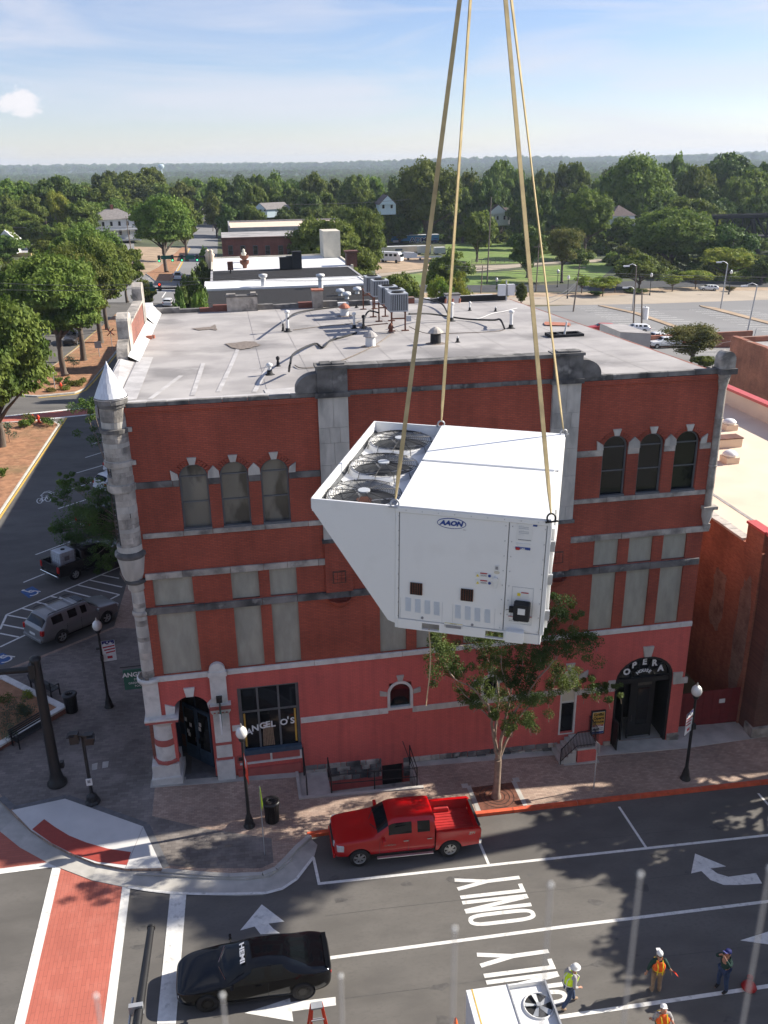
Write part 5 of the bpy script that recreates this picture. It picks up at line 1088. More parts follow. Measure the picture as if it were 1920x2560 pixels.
MB().b2(xr(160,600)-.3,xr(160,600)+.1,28.7,yc,-2,ZR+.25).build('green_side_wall',M['green_pale'],t,o_)
MB().b2(xr(1485,480),xr(1485,480)+.4,28.7,yc+1,-2,ZR+.8).build('gable_wall',M['white_roof'],t,o_)
for u in (612,1050):
    p = ZP(K('e',u,492),ZR); c = Vector((p.x,p.y,ZR)); tt = thing('roof_cowl',c,('left' if u < 800 else 'right')+' white roof cowl standing on the strip between the dark roofs','roof cowl')
    MB().cyl(c,c+Vector((0,0,1.5)),.35,.35,10).build('pipe',M['white_roof'],tt,c); MB().lathe([(.35,1.4),(.6,1.6),(.6,1.9),(0,2.0)],c,10).build('cap',M['white_roof'],tt,c)
ob_ = ZP(K('e',1200,555),ZR)
for u,v in ((1200,550),(1250,575),(1330,535)):
    c = ZP(K('e',u,v),ZR); tt = MB().lathe([(.3,0),(.25,.4),(.6,.5),(.5,.85),(0,.95)],c,12).build('turbine_vent',M['steel_white'],None,c,{1200:'larger round turbine vent on the dark shingle roof',1250:'smaller round turbine vent on the dark shingle roof, nearest the condensers',1330:'flat pale turbine vent on the dark shingle roof beside the condensers'}[u],'roof vent')
t,o_ = flat_building(xr(160,470),xr(1380,440),yc+.1,yd,ZR+.25,'white_roof','white_roof','long narrow shop building with bright white roof between two dark roofs',.12,'white_roof')
t,o_ = flat_building(xr(205,400),xr(1360,400),yd+.1,ye,ZR+.1,'stone_flat','shingle_dark','shop building with dark roof behind the narrow white one',.1,'stone_flat')
t,o_ = flat_building(xr(210,330),xr(1255,300),ye+.1,yf,ZR+.2,'cream','white_roof','shop building with large bright cream roof, finials and a boxy penthouse',.25,'cream')
c = ZP(K('e',1140,270),ZR); hh = 5.2; w_ = abs(ZP(K('e',1210,270),ZR).x-ZP(K('e',1075,270),ZR).x)
MB().b2(c.x-w_/2,c.x+w_/2,c.y,c.y+6,ZR,ZR+hh*.95).build('penthouse',M['cream'],t,o_)
for q,(u,v) in enumerate(((465,295),(468,340))):
    c = ZP(K('e',u,v),ZR+.2); MB().lathe([(.3,0),(.4,.5),(.75,.8),(.8,1.3)],c,12).build('urn',M['rust'],t,o_)
c = ZP(K('e',463,300),ZR+.2); MB().lathe([(.35,1.3),(.5,1.7),(.2,2.0),(.28,2.25),(0,2.5)],c,12).build('finial',M['cream'],t,o_)
for u in (185,215): c = ZP(K('e',u,300),ZR+.2); MB().lathe([(.4,-1),(.4,1.1),(.6,1.4),(.25,1.8),(.4,2.1),(0,2.4)],c,10).build('finial',M['tan_roof'],t,o_)
for u,v in ((772,345),(825,342),(870,342)):
    c = ZP(K('e',u,v),ZR+.2); k_ = {772:('left',1.9),825:('middle',2.0),870:('right',2.8)}[u]
    MB().b2(c.x-.75,c.x+.75,c.y-.7,c.y+.7,c.z,c.z+k_[1]).build('roof_unit',M['black_soft'],None,c,k_[0]+' dark air handling box on the bright cream roof','roof unit')
c = ZP(K('e',1285,325),ZR); MB().b2(c.x-.9,c.x+.9,c.y-1,c.y+1,ZR,ZR+2.3).b2(c.x-1.1,c.x+1.1,c.y-1.2,c.y+1.2,ZR+2.3,ZR+2.6).build('brick_chimney',M['brick_front'],None,c,'brown brick chimney with pale cap at the right end of the cream roof','chimney')
c = ZP(K('e',360,385),ZR); c.z = ZR
pm_ = thing('roof_mast',c,'dark pole with cross box standing before the dark roof on the left','mast'); MB().cyl(c-Vector((0,0,3)),c+Vector((0,0,1.0)),.12,.12,8).build('pole',M['black_soft'],pm_,c); MB().box((c.x,c.y,c.z+1.3),(.9,.6,1.3)).build('box',M['rust'],pm_,c)
yb_ = 180; pl = [FA(K('e',*q),yb_) for q in ((290,122),(860,100),(285,245))]
bx0,bx1,bz = pl[0].x,FA(K('e',1100,100),yb_).x,(pl[0].z+pl[1].z)/2
o_ = Vector(((bx0+bx1)/2,yb_,gz(bx0))); bt = thing('brick_block',o_,'two storey red brick building with dark upper windows and pale roof down the side street','building')
MB().b2(bx0,bx1,yb_+.6,yb_+22,-2,bz).b2(bx0,bx1,yb_,yb_+.6,-2,bz).build('walls',M['brick_far'],bt,o_)
MB().b2(bx0-.2,bx1+.2,yb_-.3,yb_+.7,bz,bz+.35).build('cornice',M['brick_front'],bt,o_); MB().b2(bx0,bx1,yb_+.7,yb_+22,bz,bz+.12).build('roof',M['membrane'],bt,o_)
for u in (357,452,548,642,742,810,905,1000):
    a_,b_ = FA(K('e',u-20,165),yb_),FA(K('e',u+22,235),yb_)
    wdo = MB().b2(a_.x,b_.x,yb_-.12,yb_-.03,b_.z,a_.z).build('window',M['frame_grey'],bt,o_); MB().b2(a_.x+.1,b_.x-.1,yb_-.16,yb_-.125,b_.z+.1,(a_.z+b_.z)/2-.05).build('pane',M['glass'],wdo,o_).parent = wdo; MB().b2(a_.x+.1,b_.x-.1,yb_-.16,yb_-.125,(a_.z+b_.z)/2+.05,a_.z-.1).build('pane',M['glass'],wdo,o_)
yb2 = 235; a_,b_ = FA(K('e',345,30),yb2),FA(K('e',1250,10),yb2); t,o_ = flat_building(a_.x,b_.x,yb2,yb2+26,a_.z,'stone_flat','tan_roof','long low pale building with cream roof behind the pointed evergreens',.5,'stone_flat')
def at(n,x,y): return G(K(n,x,y))
def boxvan(name,x0,x1,yy,zb,zt,dep,m,label,cat):
    o_ = Vector(((x0+x1)/2,yy,gz(x0))); t = thing(name,o_,label,cat); MB().b2(x0,x1,yy,yy+dep,zb,zt).build('body',M[m],t,o_)
    MB().b2(x0-.05,x1+.05,yy-.05,yy+dep+.05,zt,zt+.18).build('roof',M['steel_white'],t,o_)
    for k in (.12,.2,.85,.92):
        for yk in (yy+.1,yy+dep-.35): MB().cyl((x0+(x1-x0)*k,yk,gz(x0)+.52),(x0+(x1-x0)*k,yk+.25,gz(x0)+.52),.5,.5,14).build('wheel',M['black_soft'],t,o_)
    return t,o_
gt_ = at('f',700,310); yy = gt_.y+4
p0,p1 = FA(K('f',335,205),yy),FA(K('f',820,195),yy); zb = FA(K('f',600,305),yy).z
tr,o_ = boxvan('blue_trailer',p0.x,p1.x,yy,max(zb,gz(p0.x)+1.0),p1.z,3,'blue_trailer','long blue semi trailer with large white lettering parked beyond the trees','trailer')
H_ = p1.z-zb; m_ = FA(K('f',605,250),yy)
text('ADM',H_*.62,(m_.x,yy-.06,m_.z),(1,0,0),(0,0,1),M['white_cloth'],tr,o_,'trailer_letters',bold=.16,shear=.0,sx=1.35); text('ADM',H_*.62,(m_.x,yy-.08,m_.z),(1,0,0),(0,0,1),M['navy_cloth'],tr,o_,'trailer_letters',bold=.04,sx=1.35)
for k in range(3): a_ = FA(K('f',785,232+k*17),yy); MB().b2(a_.x-.9,a_.x+.9,yy-.07,yy-.02,a_.z-.18,a_.z+.1).build('trailer_stripe',M['navy_cloth'],tr,o_)
a_ = FA(K('f',375,262),yy); MB().b2(a_.x-1.2,a_.x+1.4,yy-.07,yy-.02,a_.z-.4,a_.z+.35).build('trailer_panel',M['white_cloth'],tr,o_)
yy2 = at('f',420,400).y+1
p0,p1 = FA(K('f',220,340),yy2),FA(K('f',590,315),yy2); t2,o2 = boxvan('pale_trailer',p0.x,p1.x,yy2,gz(p0.x)+.4,p1.z,2.6,'cream','long beige trailer with a dark sign parked in front of the blue one','trailer')
a_,b_ = FA(K('f',365,340),yy2),FA(K('f',440,358),yy2); MB().b2(a_.x,b_.x,yy2-.06,yy2-.02,b_.z,a_.z).build('sign_panel',M['frame_blue'],t2,o2)
p0,p1 = FA(K('f',592,318),yy2+1),FA(K('f',735,312),yy2+1); boxvan('grey_trailer',p0.x,p1.x,yy2+1,gz(p0.x)+.4,p1.z,2.6,'coil','short grey blue trailer to the right of the beige one','trailer')
p0,p1 = FA(K('f',780,315),yy2+1),FA(K('f',885,330),yy2+1); boxvan('grey_trailer',p0.x,p1.x,yy2+1,gz(p0.x)+.4,p1.z,2.6,'coil','grey container standing apart in the grass right of the trailers','container')
p0,p1 = FA(K('f',240,300),yy-6),FA(K('f',585,285),yy-6); o_ = Vector((p0.x,yy-6,gz(p0.x))); MB().b2(p0.x,p1.x,yy-6,yy-4,gz(p0.x)+.6,p0.z).build('flatbed_cover',M['black_soft'],None,o_,'low black covered flatbed between the blue and beige trailers','flatbed')
pv = at('f',320,480); vo = Vector((pv.x,pv.y,gz(pv.x))); v = thing('white_van',vo,'white motorhome van parked on the gravel yard in front of the beige trailer','van',rz=R_(-35))
q = MB(); q.ext([(0,.5),(7.6,.5),(7.6,1.6),(7.2,2.2),(6.7,3.1),(.2,3.2),(0,2.9)],(-3.8,-1.2,0),(1,0,0),(0,0,1),(0,1,0),0,2.4); bevel(q.build('body',M['white_car'],v),.15,2)
for x_ in (-2.2,2.3):
    for y_ in (-1.25,1.0): MB().cyl((x_,y_,.45),(x_,y_+.25,.45),.45,.45,14).build('wheel',M['black_soft'],v)
for k in range(4): MB().b2(-3.0+k*1.5,-2.0+k*1.5,-1.23,-1.2,1.9,2.6).build('side_window',M['car_glass'],v)
MB().b2(3.55,3.85,-1.0,1.0,1.7,2.5).build('windscreen',M['car_glass'],v)
for j,(u,v_) in enumerate(((435,455),(560,460))):
    p = at('f',u,v_); t = thing('boat_trailer' if j else 'towed_boat',p,['small white covered boat behind the motorhome van','long low flatbed trailer lying on the gravel beside the boat'][j],['boat','trailer'][j])
    if j == 0: MB().ext([(0,.6),(4.6,.6),(5.2,1.6),(4.2,2.1),(1,2.3),(-.3,1.6)],p,(1,0,0),(0,0,1),(0,1,0),0,2).build('hull',M['white_car'],t,p)
    else:
        for y_ in (0,1.8): MB().b2(p.x-2.5,p.x+9,p.y+y_,p.y+y_+.2,p.z+.7,p.z+.95).build('beam',M['steel_white'],t,p)
    MB().cyl((p.x+2,p.y-.1,p.z+.35),(p.x+2,p.y+.2,p.z+.35),.35,.35,12).build('wheel',M['black_soft'],t,p)

def house(n,ux,vbase,y,w,d,hw,hr,label,wm='white_siding',rm='grey_roof',gable=True,rz=0.0,chim=False,porch=False,two=False):
    p = FA(K(n,ux,vbase),y); p.z = gz(p.x) if y < 350 else min(gz(p.x),p.z)
    base = FA(K(n,ux,vbase),y).z
    t = thing('house',(p.x,p.y,base),label,'house',rz=rz)
    MB().b2(-w/2,w/2,-d/2,d/2,-1,hw).build('wall',M[wm],t)
    r = MB()
    if gable: r.ext([(-w/2-.5,0),(w/2+.5,0),(0,hr)],(0,0,hw),(1,0,0),(0,0,1),(0,1,0),-d/2-.5,d/2+.5)
    else:
        a_,b_ = w/2+.5,d/2+.5; e = max(0,a_-b_); r.add([(-a_,-b_,hw),(a_,-b_,hw),(a_,b_,hw),(-a_,b_,hw),(-e,0,hw+hr),(e,0,hw+hr)],[(0,1,5,4),(1,2,5),(2,3,4,5),(3,0,4),(3,2,1,0)])
    rf = r.build('roof',M[rm],t)
    if gable: MB().ext([(-w/2,0),(w/2,0),(0,hr*.92)],(0,0,hw),(1,0,0),(0,0,1),(0,1,0),-d/2-.52,-d/2-.505).build('gable',M[wm],t)
    if chim: MB().b2(-.5,.5,-.5,.5,hw+hr*.4,hw+hr+1.3).build('chimney',M['brick_far'],rf)
    k = max(2,int(w/2.6))
    for zz in ((1.0,4.0) if two else (1.0,)):
        for i_ in range(k):
            x = -w/2+w*(i_+.5)/k; wdo = MB().b2(x-.5,x+.5,-d/2-.06,-d/2-.0,zz,zz+1.6).build('window',M['white_paint'],t); MB().b2(x-.4,x+.4,-d/2-.09,-d/2-.065,zz+.1,zz+1.5).build('pane',M['glass'],wdo)
    if porch:
        MB().b2(-w/2+.5,w/2-.5,-d/2-2.4,-d/2-.1,2.7,2.95).build('porch_roof',M['steel_grey'],t)
        for i_ in range(5): MB().cyl((-w/2+.8+i_*(w-1.6)/4,-d/2-2.2,-.3),(-w/2+.8+i_*(w-1.6)/4,-d/2-2.2,2.7),.14,.14,8).build('porch_post',M['white_paint'],t)
        MB().b2(-w/2+.5,w/2-.5,-d/2-2.4,-d/2-.1,-.6,-.1).build('porch_floor',M['steel_grey'],t)
    return t
house('h',955,575,300,16,12,6.2,3.2,'large white two storey house with hipped grey roof, red chimney and porch',gable=False,chim=True,porch=True,two=True,rz=R_(12))
house('h',1120,530,320,7,6,3.2,2.6,'small dark house behind the white two storey one','stone_flat','grey_roof',rz=R_(5))
house('Q',1098,350,300,6,9,2.4,3.2,'pale blue gabled house half hidden by dark trees in the middle distance','blue_siding','brown_roof',two=False)
house('Q',430,366,318,8,10,1.8,2.2,'low pale green house with grey roof behind the pointed evergreens','blue_siding','grey_roof',rz=R_(-60))
house('R',75,450,330,9,9,3.4,3.6,'white gabled cottage with brown roof seen between the straps','white_siding','brown_roof',rz=R_(6))
house('R',125,452,335,12,8,3.0,2.8,'wide white cottage with brown roof and porch between the straps','white_siding','brown_roof',gable=False,porch=True)
house('R',432,400,380,12,12,4.2,3.6,'cream cottage with grey roof beyond the lawn to the right of the straps','cream','brown_roof',gable=False)
house('R',790,470,300,9,10,3.8,3.6,'white porch house with brown roof behind the round tree on the right','white_siding','brown_roof',gable=False,porch=True)
house('h',85,675,240,4.5,6,2.6,2.8,'white gabled building at the far left edge among the trees','white_siding','white_roof')
pB_ = at('h',270,715); t,o_ = flat_building(pB_.x-9,pB_.x+7,pB_.y,pB_.y+9,3.2,'white_siding','white_roof','long low white building with flat roof among the trees on the left',.3,'white_siding');
pB_ = at('h',140,720); t,o_ = flat_building(pB_.x-5,pB_.x+5,pB_.y-6,pB_.y+6,3.6,'gold_render','stone_flat','ochre walled flat roofed building among the trees on the far left',.3,'white_siding')
p = at('j',640,770); o_ = Vector((p.x,p.y,p.z)); MB().b2(p.x-4,p.x+8,p.y,p.y+.6,p.z-1,p.z+9).build('grey_block_wall',M['stone_flat'],None,o_,'tall grey block wall between the round trees on the right','wall')
bo = G(K('j',1580,790)); br = thing('truss_bridge',bo,'dark steel truss railway bridge at the right edge of the trees','bridge')
zt_ = FA(K('j',1300,500),bo.y).z; xa_ = FA(K('j',1180,500),bo.y).x; xb_ = bo.x+60
MB().b2(xa_,xb_,bo.y,bo.y+1,zt_-.6,zt_+.6).b2(xa_,xb_,bo.y+6,bo.y+7,zt_-.6,zt_+.6).build('top_chord',M['black_soft'],br,bo); MB().b2(xa_,xb_,bo.y,bo.y+7,zt_-7.6,zt_-7.0).build('deck',M['black_soft'],br,bo)
k = 0; x = xa_
while x < xb_-6:
    MB().beam((x,bo.y+.5,zt_),(x+5,bo.y+.5,zt_-7.2),.5).beam((x+5,bo.y+.5,zt_-7.2),(x+10,bo.y+.5,zt_),.4).build('diagonal',M['black_soft'],br,bo); MB().b2(x+4.8,x+5.2,bo.y+.3,bo.y+.7,zt_-7.2,zt_).build('post',M['black_soft'],br,bo); x += 10
MB().beam((bo.x,bo.y,bo.z),(bo.x-4,bo.y,zt_-1),1.2).beam((bo.x+6,bo.y,bo.z),(bo.x+10,bo.y,zt_-1),1.0).build('pier',M['black_soft'],br,bo)
p = G(K('j',1640,720)); MB().b2(p.x-12,p.x+40,p.y,p.y+1,p.z,p.z+3.2).build('concrete_wall',M['concrete'],None,p,'pale concrete parapet wall below the steel bridge','wall')
wd = (ray(405,440)); tt_ = 3200/wd.y; wp = CAM+wd*tt_; wt = thing('water_tower',wp-Vector((0,0,30)),'pale blue water tower standing on the horizon','water tower'); wo_ = wp-Vector((0,0,30))
MB().cyl(wo_,wp+Vector((0,0,22)),2.6,2.6,10).build('stem',M['blue_siding'],wt,wo_); MB().lathe([(2.6,20),(9,25),(10.5,30),(8.5,34.5),(3,36.5),(0,37)],wp,16).build('tank',M['blue_siding'],wt,wo_)
# ================================================================ THE LIFTED ROOFTOP UNIT, STRAPS AND RODS
aA,aW,aD,aH,aC = .805,1.385,2.45,1.262,.098
AL = Vector((6.477,-25.864,21.033)); AR = (.028,.023,-.408)
ac = thing('rooftop_unit',AL,'large white packaged air conditioner with three fans hanging from the crane by four yellow straps','air conditioner'); ac.rotation_euler = AR
from mathutils import Euler
AM = Matrix.Translation(AL) @ Euler(AR).to_matrix().to_4x4(); AI = AM.inverted()
def acf(x,y,n='C',py=0.0):   # photo point on the front face -> local x,z
    r = ray(*K(n,x,y)); o_ = AI @ CAM; d = (AI.to_3x3() @ r); t = (py-o_.y)/d.y; p = o_+d*t; return p.x,p.z
def act(x,y,n='C',pz=aH):
    r = ray(*K(n,x,y)); o_ = AI @ CAM; d = (AI.to_3x3() @ r); t = (pz-o_.z)/d.z; p = o_+d*t; return p.x,p.y
def acp(mb,name,m,p=None,label=None,bev=0):
    o = mb.build(name,M[m],p or ac,label=label)
    if bev: bevel(o,bev)
    return o
xs1 = acf(1245,1050)[0]                       # door seam
acp(MB().b2(.02,aW-.02,.02,aD-.02,.1,aH-.03),'cabinet_core','grey_print')
def panel(x0,x1,z0,z1,name='front_panel',g=.004): return acp(MB().b2(x0+g,x1-g,-.0,.03,z0+g,z1-g),name,'steel_white',bev=.004)
panel(.035,xs1,.10,aH-.05); panel(xs1,aW-.02,.10,aH-.05); acp(MB().b2(-.0,.031,-.004,.03,.0,aH-.05),'corner_post','steel_white',bev=.003); acp(MB().b2(aW-.018,aW,-.004,.03,.0,aH-.05),'corner_post','steel_white',bev=.003)
acp(MB().b2(-.001,aW+.012,-.014,.02,aH-.05,aH),'top_rail','steel_white',bev=.004)
pk = [acf(745,1350)[0],acf(848,1360)[0],acf(1120,1400)[0],acf(1228,1410)[0]]
for y0 in (-.006,aD-.03):
    for a_,b_ in ((.032,pk[0]),(pk[1],pk[2]),(pk[3],aW-.02)): acp(MB().b2(a_,b_,y0,y0+.03,0,.1),'base_rail','steel_white')
    for a_,b_ in ((pk[0],pk[1]),(pk[2],pk[3])): acp(MB().b2(a_,b_,y0,y0+.03,.082,.1).b2(a_,b_,y0,y0+.03,-.0,.012),'fork_pocket_edge','steel_white')
for x0 in (0,aW-.03): acp(MB().b2(x0,x0+.03,.03,aD-.03,0,.1),'base_rail','steel_white')
acp(MB().b2(aW,aW+.02,.0,.85,.1,aH-.02).b2(aW,aW+.02,.86,1.6,.1,aH-.02).b2(aW,aW+.02,1.61,aD,.1,aH-.02),'side_panel','steel_white',bev=.003)
acp(MB().b2(aW+.02,aW+.045,.06,.12,.15,aH-.1).b2(aW+.02,aW+.04,.5,.53,.1,aH-.1),'side_trim','pvc'); acp(MB().b2(0,aW,aD-.01,aD,.1,aH),'rear_panel','steel_white')
for z_ in (.25,.62,.95): acp(MB().b2(aW+.02,aW+.06,.02,.05,z_,z_+.1),'hinge','steel_grey')
ysm = act(1150,395)[1]
acp(MB().b2(0,aW+.01,-.01,ysm-.02,aH,aH+.012),'top_panel','steel_white',bev=.004); acp(MB().b2(0,aW+.01,ysm+.02,aD,aH,aH+.012),'top_panel','steel_white',bev=.004)
acp(MB().b2(.02,aW-.03,ysm-.02,ysm+.02,aH-.01,aH+.028),'top_joint_cap','steel_white',bev=.005)
fp = [(-aA,aH),(-aA,aH-aC),(-.07,.07),(-.001,.045),(-.001,aH)]
acp(MB().ext(fp,(0,0,0),(1,0,0),(0,0,1),(0,1,0),-.004,.02),'condenser_side_plate','steel_white',bev=.003); acp(MB().ext(fp,(0,0,0),(1,0,0),(0,0,1),(0,1,0),aD-.02,aD),'condenser_side_plate','steel_white')
acp(MB().ext([(-aA,aH-.02),(-aA,aH-aC),(-.07,.07),(-.001,.05),(-.03,.12),(-aA+.02,aH-aC)],(0,0,0),(1,0,0),(0,0,1),(0,1,0),.02,aD-.02),'condenser_coil','coil_dark')
dz_ = aH-.135
acp(MB().b2(-aA,-aA+.02,.02,aD-.02,dz_,aH),'rim','steel_white'); acp(MB().b2(-aA+.02,-.001,.02,aD-.02,dz_-.03,dz_-.02),'deck_underside','coil_dark')
fr = .335; fx = -aA/2-.0
n = 28
for k in range(3):
    fy = aD*(k+.5)/3; y0,y1 = aD*k/3+(.02 if k == 0 else 0),aD*(k+1)/3-(.02 if k == 2 else 0)
    b = MB(); vs = []
    for t in range(n):
        a_ = 2*math.pi*t/n; cx_,sy_ = math.cos(a_),math.sin(a_)
        s_ = 1/max(abs(cx_)/(aA/2-.005),abs(sy_)/((y1-y0)/2)); vs.append((fx+cx_*s_,(y0+y1)/2+sy_*s_,dz_))
    for t in range(n): a_ = 2*math.pi*t/n; vs.append((fx+fr*math.cos(a_),fy+fr*math.sin(a_),dz_+.0))
    b.add(vs,[(t,(t+1)%n,n+(t+1)%n,n+t) for t in range(n)]); acp(b,'fan_deck','steel_white')
    fan = acp(MB().lathe([(fr+.035,dz_),(fr+.02,dz_+.05),(fr+.0,dz_+.06),(fr-.012,dz_+.03),(fr-.012,dz_-.12)],(fx,fy,0),36),'fan','steel_white')
    blades = MB()
    for q_ in range(5):
        a0 = 2*math.pi*q_/5+k*.5; vs = []
        for r_,tw in ((.07,0),(.18,.05),(fr-.03,.1)):
            for da,zz in ((0,.02),(.35,-.01),(.75,-.055)): vs.append((fx+r_*math.cos(a0+da+tw*3),fy+r_*math.sin(a0+da+tw*3),dz_-.05+zz))
        blades.add(vs,[(0,1,4,3),(1,2,5,4),(3,4,7,6),(4,5,8,7)],True)
    acp(blades,'blades','coil_dark',fan); acp(MB().cyl((fx,fy,dz_-.13),(fx,fy,dz_+.0),.075,.075,16),'motor','rust' if k == 0 else 'coil_dark',fan)
    g = MB()
    for j in range(14): r_ = .07+j*(fr+.03-.07)/13; zz = dz_+.085-.02*(j/13)**3; g.tube([(fx+r_*math.cos(2*math.pi*t/32),fy+r_*math.sin(2*math.pi*t/32),zz) for t in range(33)],.0026,3)
    for j in range(12): a_ = 2*math.pi*j/12; g.tube([(fx+.06*math.cos(a_),fy+.06*math.sin(a_),dz_+.09),(fx+(fr+.02)*math.cos(a_),fy+(fr+.02)*math.sin(a_),dz_+.075),(fx+(fr+.05)*math.cos(a_),fy+(fr+.05)*math.sin(a_),dz_+.0)],.004,4)
    acp(g,'fan_guard','black',fan); acp(MB().cyl((fx,fy,dz_+.085),(fx,fy,dz_+.1),.06,.06,14),'guard_hub','coil',fan)
    for a_ in (.5,.5+math.pi,2.1,2.1+math.pi): acp(MB().beam((fx+.07*math.cos(a_),fy+.07*math.sin(a_),dz_-.03),(fx+fr*math.cos(a_),fy+fr*math.sin(a_),dz_-.03),.022),'motor_arm','steel_grey',fan)
def fr_box(x0,y0,x1,y1,name,m,d=.006,p=None,base=.0):
    a_,b_ = acf(x0,y0),acf(x1,y1); return acp(MB().b2(a_[0],b_[0],base-d,base+.002,min(a_[1],b_[1]),max(a_[1],b_[1])),name,m,p)
def fr_text(body,size,x,y,m,bold=0,sx=1,shear=0,name='label_print',y_=-.008):
    a_ = acf(x,y); me = text_mesh(body,size,extrude=.0008,bold=bold,sx=sx,shear=shear)
    for v in me.vertices: v.co = Vector((a_[0]+v.co.x,y_-v.co.z,a_[1]+v.co.y))
    me.materials.clear(); me.materials.append(M[m]); o = bpy.data.objects.new(name,me); link(o,ac); return o
lc = acf(922,731); rx_,rz__ = (acf(1008,741)[0]-acf(835,725)[0])/2,.052
def ell(rx,rz,n=36): return [(lc[0]+rx*math.cos(2*math.pi*k/n),lc[1]+rz*math.sin(2*math.pi*k/n)) for k in range(n)]
acp(MB().ext(ell(rx_,rz__),(0,0,0),(1,0,0),(0,0,1),(0,1,0),-.003,.0),'badge','blue_print'); acp(MB().ext(ell(rx_-.007,rz__-.007),(0,0,0),(1,0,0),(0,0,1),(0,1,0),-.005,-.001),'badge','steel_white')
fr_text('AAON',.062,920,730,'blue_print',bold=.0035,sx=1.12,shear=.25,name='badge_letters')
fr_text('ducts',.012,1000,768,'grey_print')
for (x0,y0,x1,y1,lab) in ((678,1085,748,1148,'left'),(977,1122,1050,1185,'right')):
    a_,b_ = acf(x0,y1-2),acf(x1,y0+2); v = acp(MB().b2(a_[0],b_[0],-.004,.0,a_[1],b_[1]),'vent_grille','black_soft')
    for k in range(6): t = a_[0]+(b_[0]-a_[0])*k/5; acp(MB().b2(t-.003,t+.003,-.012,-.004,a_[1],b_[1]),'grille_bar','rust',v)
    for k in range(6): t = a_[1]+(b_[1]-a_[1])*k/5; acp(MB().b2(a_[0],b_[0],-.011,-.005,t-.003,t+.003),'grille_bar','black',v)
for gx_ in (665,722,779,834,960,1018,1075,1134):
    y0_ = 1168+(gx_-665)*.148;
    for k in range(13):
        a_ = acf(gx_-17,y0_+3+k*6.2),acf(gx_+17,y0_+7+k*6.2)
        acp(MB().b2(a_[0][0],a_[1][0],-.006,.0,a_[0][1]-.0018,a_[0][1]+.0012),'louvre_slat','louvre')
for px_,py_ in ((748,1290),(1044,1332)): a_ = acf(px_,py_); acp(MB().cyl((a_[0],-.006,a_[1]),(a_[0],.0,a_[1]),.013,.013,14),'plug','grey_print')
pl = fr_box(1310,728,1398,838,'data_label','paper'); fr_box(1316,822,1392,834,'label_bar','grey_print',.0075)
for k in range(7): fr_box(1320,742+k*9,1380 if k % 3 else 1350,744+k*9,'label_line','coil',.0072)
fr_box(1305,845,1388,866,'small_label','paper'); fr_box(1300,868,1388,890,'flag_label','blue_print'); fr_box(1302,870,1325,888,'flag_label','red_print',.0072); fr_text('USA',.022,1345,881,'paper',bold=.001); fr_box(1403,738,1430,750,'small_badge','blue_print')
for py_ in (1035,1078):
    fr_box(1062,py_-14,1160,py_+18,'warning_label','paper'); fr_box(1092,py_-13,1133,py_-4,'warning_bar','red_print',.0075); a_ = acf(1147,py_+6); acp(MB().cyl((a_[0],-.0078,a_[1]),(a_[0],-.004,a_[1]),.014,.014,16),'warning_sign','blue_print'); a_ = acf(1077,py_+2); acp(MB().ext([(a_[0]-.014,a_[1]-.012),(a_[0]+.014,a_[1]-.012),(a_[0],a_[1]+.014)],(0,0,0),(1,0,0),(0,0,1),(0,1,0),-.0078,-.004),'warning_sign','yellow_print')
    for k in range(2): fr_box(1094,py_+k*5,1130,py_+1.5+k*5,'label_line','grey_print',.0075)
fr_box(1176,978,1204,1012,'hand_label','paper'); fr_box(1182,984,1198,1004,'hand_print','grey_print',.0075); a_ = acf(1190,1022); acp(MB().ext([(a_[0]+.026*math.cos(t),a_[1]+.014*math.sin(t)) for t in [math.pi*k/8 for k in range(16)]],(0,0,0),(1,0,0),(0,0,1),(0,1,0),-.006,0),'oval_label','cream')
a_,b_ = acf(1184,1060),acf(1184,1112); hd = MB(); hd.ext([(a_[0]-.02,a_[1]),(a_[0]+.02,a_[1]),(b_[0]+.009,b_[1]),(b_[0]-.009,b_[1])],(0,0,0),(1,0,0),(0,0,1),(0,1,0),-.02,0).cyl((a_[0],-.03,a_[1]),(a_[0],0,a_[1]),.022,.022,14); acp(hd,'disconnect_handle','pvc')
fr_box(1310,1137,1380,1172,'warning_label','paper'); fr_box(1335,1138,1378,1147,'warning_bar','red_print',.0075); fr_box(1312,1141,1330,1160,'warning_sign','yellow_print',.0075)
a_,b_ = acf(1288,1283),acf(1392,1192); o = acp(MB().b2(a_[0],b_[0],-.09,.0,a_[1],b_[1]),'black_box','black_soft',bev=.012); a_,b_ = acf(1264,1240),acf(1288,1215); acp(MB().b2(a_[0],b_[0]+.01,-.06,-.02,a_[1],b_[1]).tube([(a_[0],-.04,(a_[1]+b_[1])/2),(a_[0]-.03,-.05,(a_[1]+b_[1])/2-.008)],.003,4),'latch','black_soft',o)
a_,b_ = acf(1312,1270,py=-.09),acf(1358,1240,py=-.09); acp(MB().b2(a_[0],b_[0],-.094,-.089,a_[1],b_[1]),'box_label','paper',o)
for x0_,x1_ in ((1256,1332),(1334,1398)): fr_box(x0_,1275,x1_,1325,'danger_label','paper'); fr_box(x0_+2,1276,x1_-2,1288,'danger_bar','red_print',.0075); fr_box(x0_+6,1296,x1_-20,1300,'label_line','grey_print',.0075); fr_box(x0_+6,1306,x1_-14,1310,'label_line','grey_print',.0075)
fr_box(880,1315,988,1355,'caution_label','paper'); fr_box(882,1316,986,1330,'caution_bar','yellow_print',.0075); fr_text('CAUTION',.013,934,1326,'grey_print'); fr_box(890,1338,978,1341,'label_line','grey_print',.0075); fr_box(890,1346,978,1349,'label_line','grey_print',.0075)
a_,b_ = acf(1240,1412),acf(1353,1360); acp(MB().b2(a_[0],b_[0],-.07,.0,a_[1],b_[1]),'outlet_hood','steel_white',bev=.006)
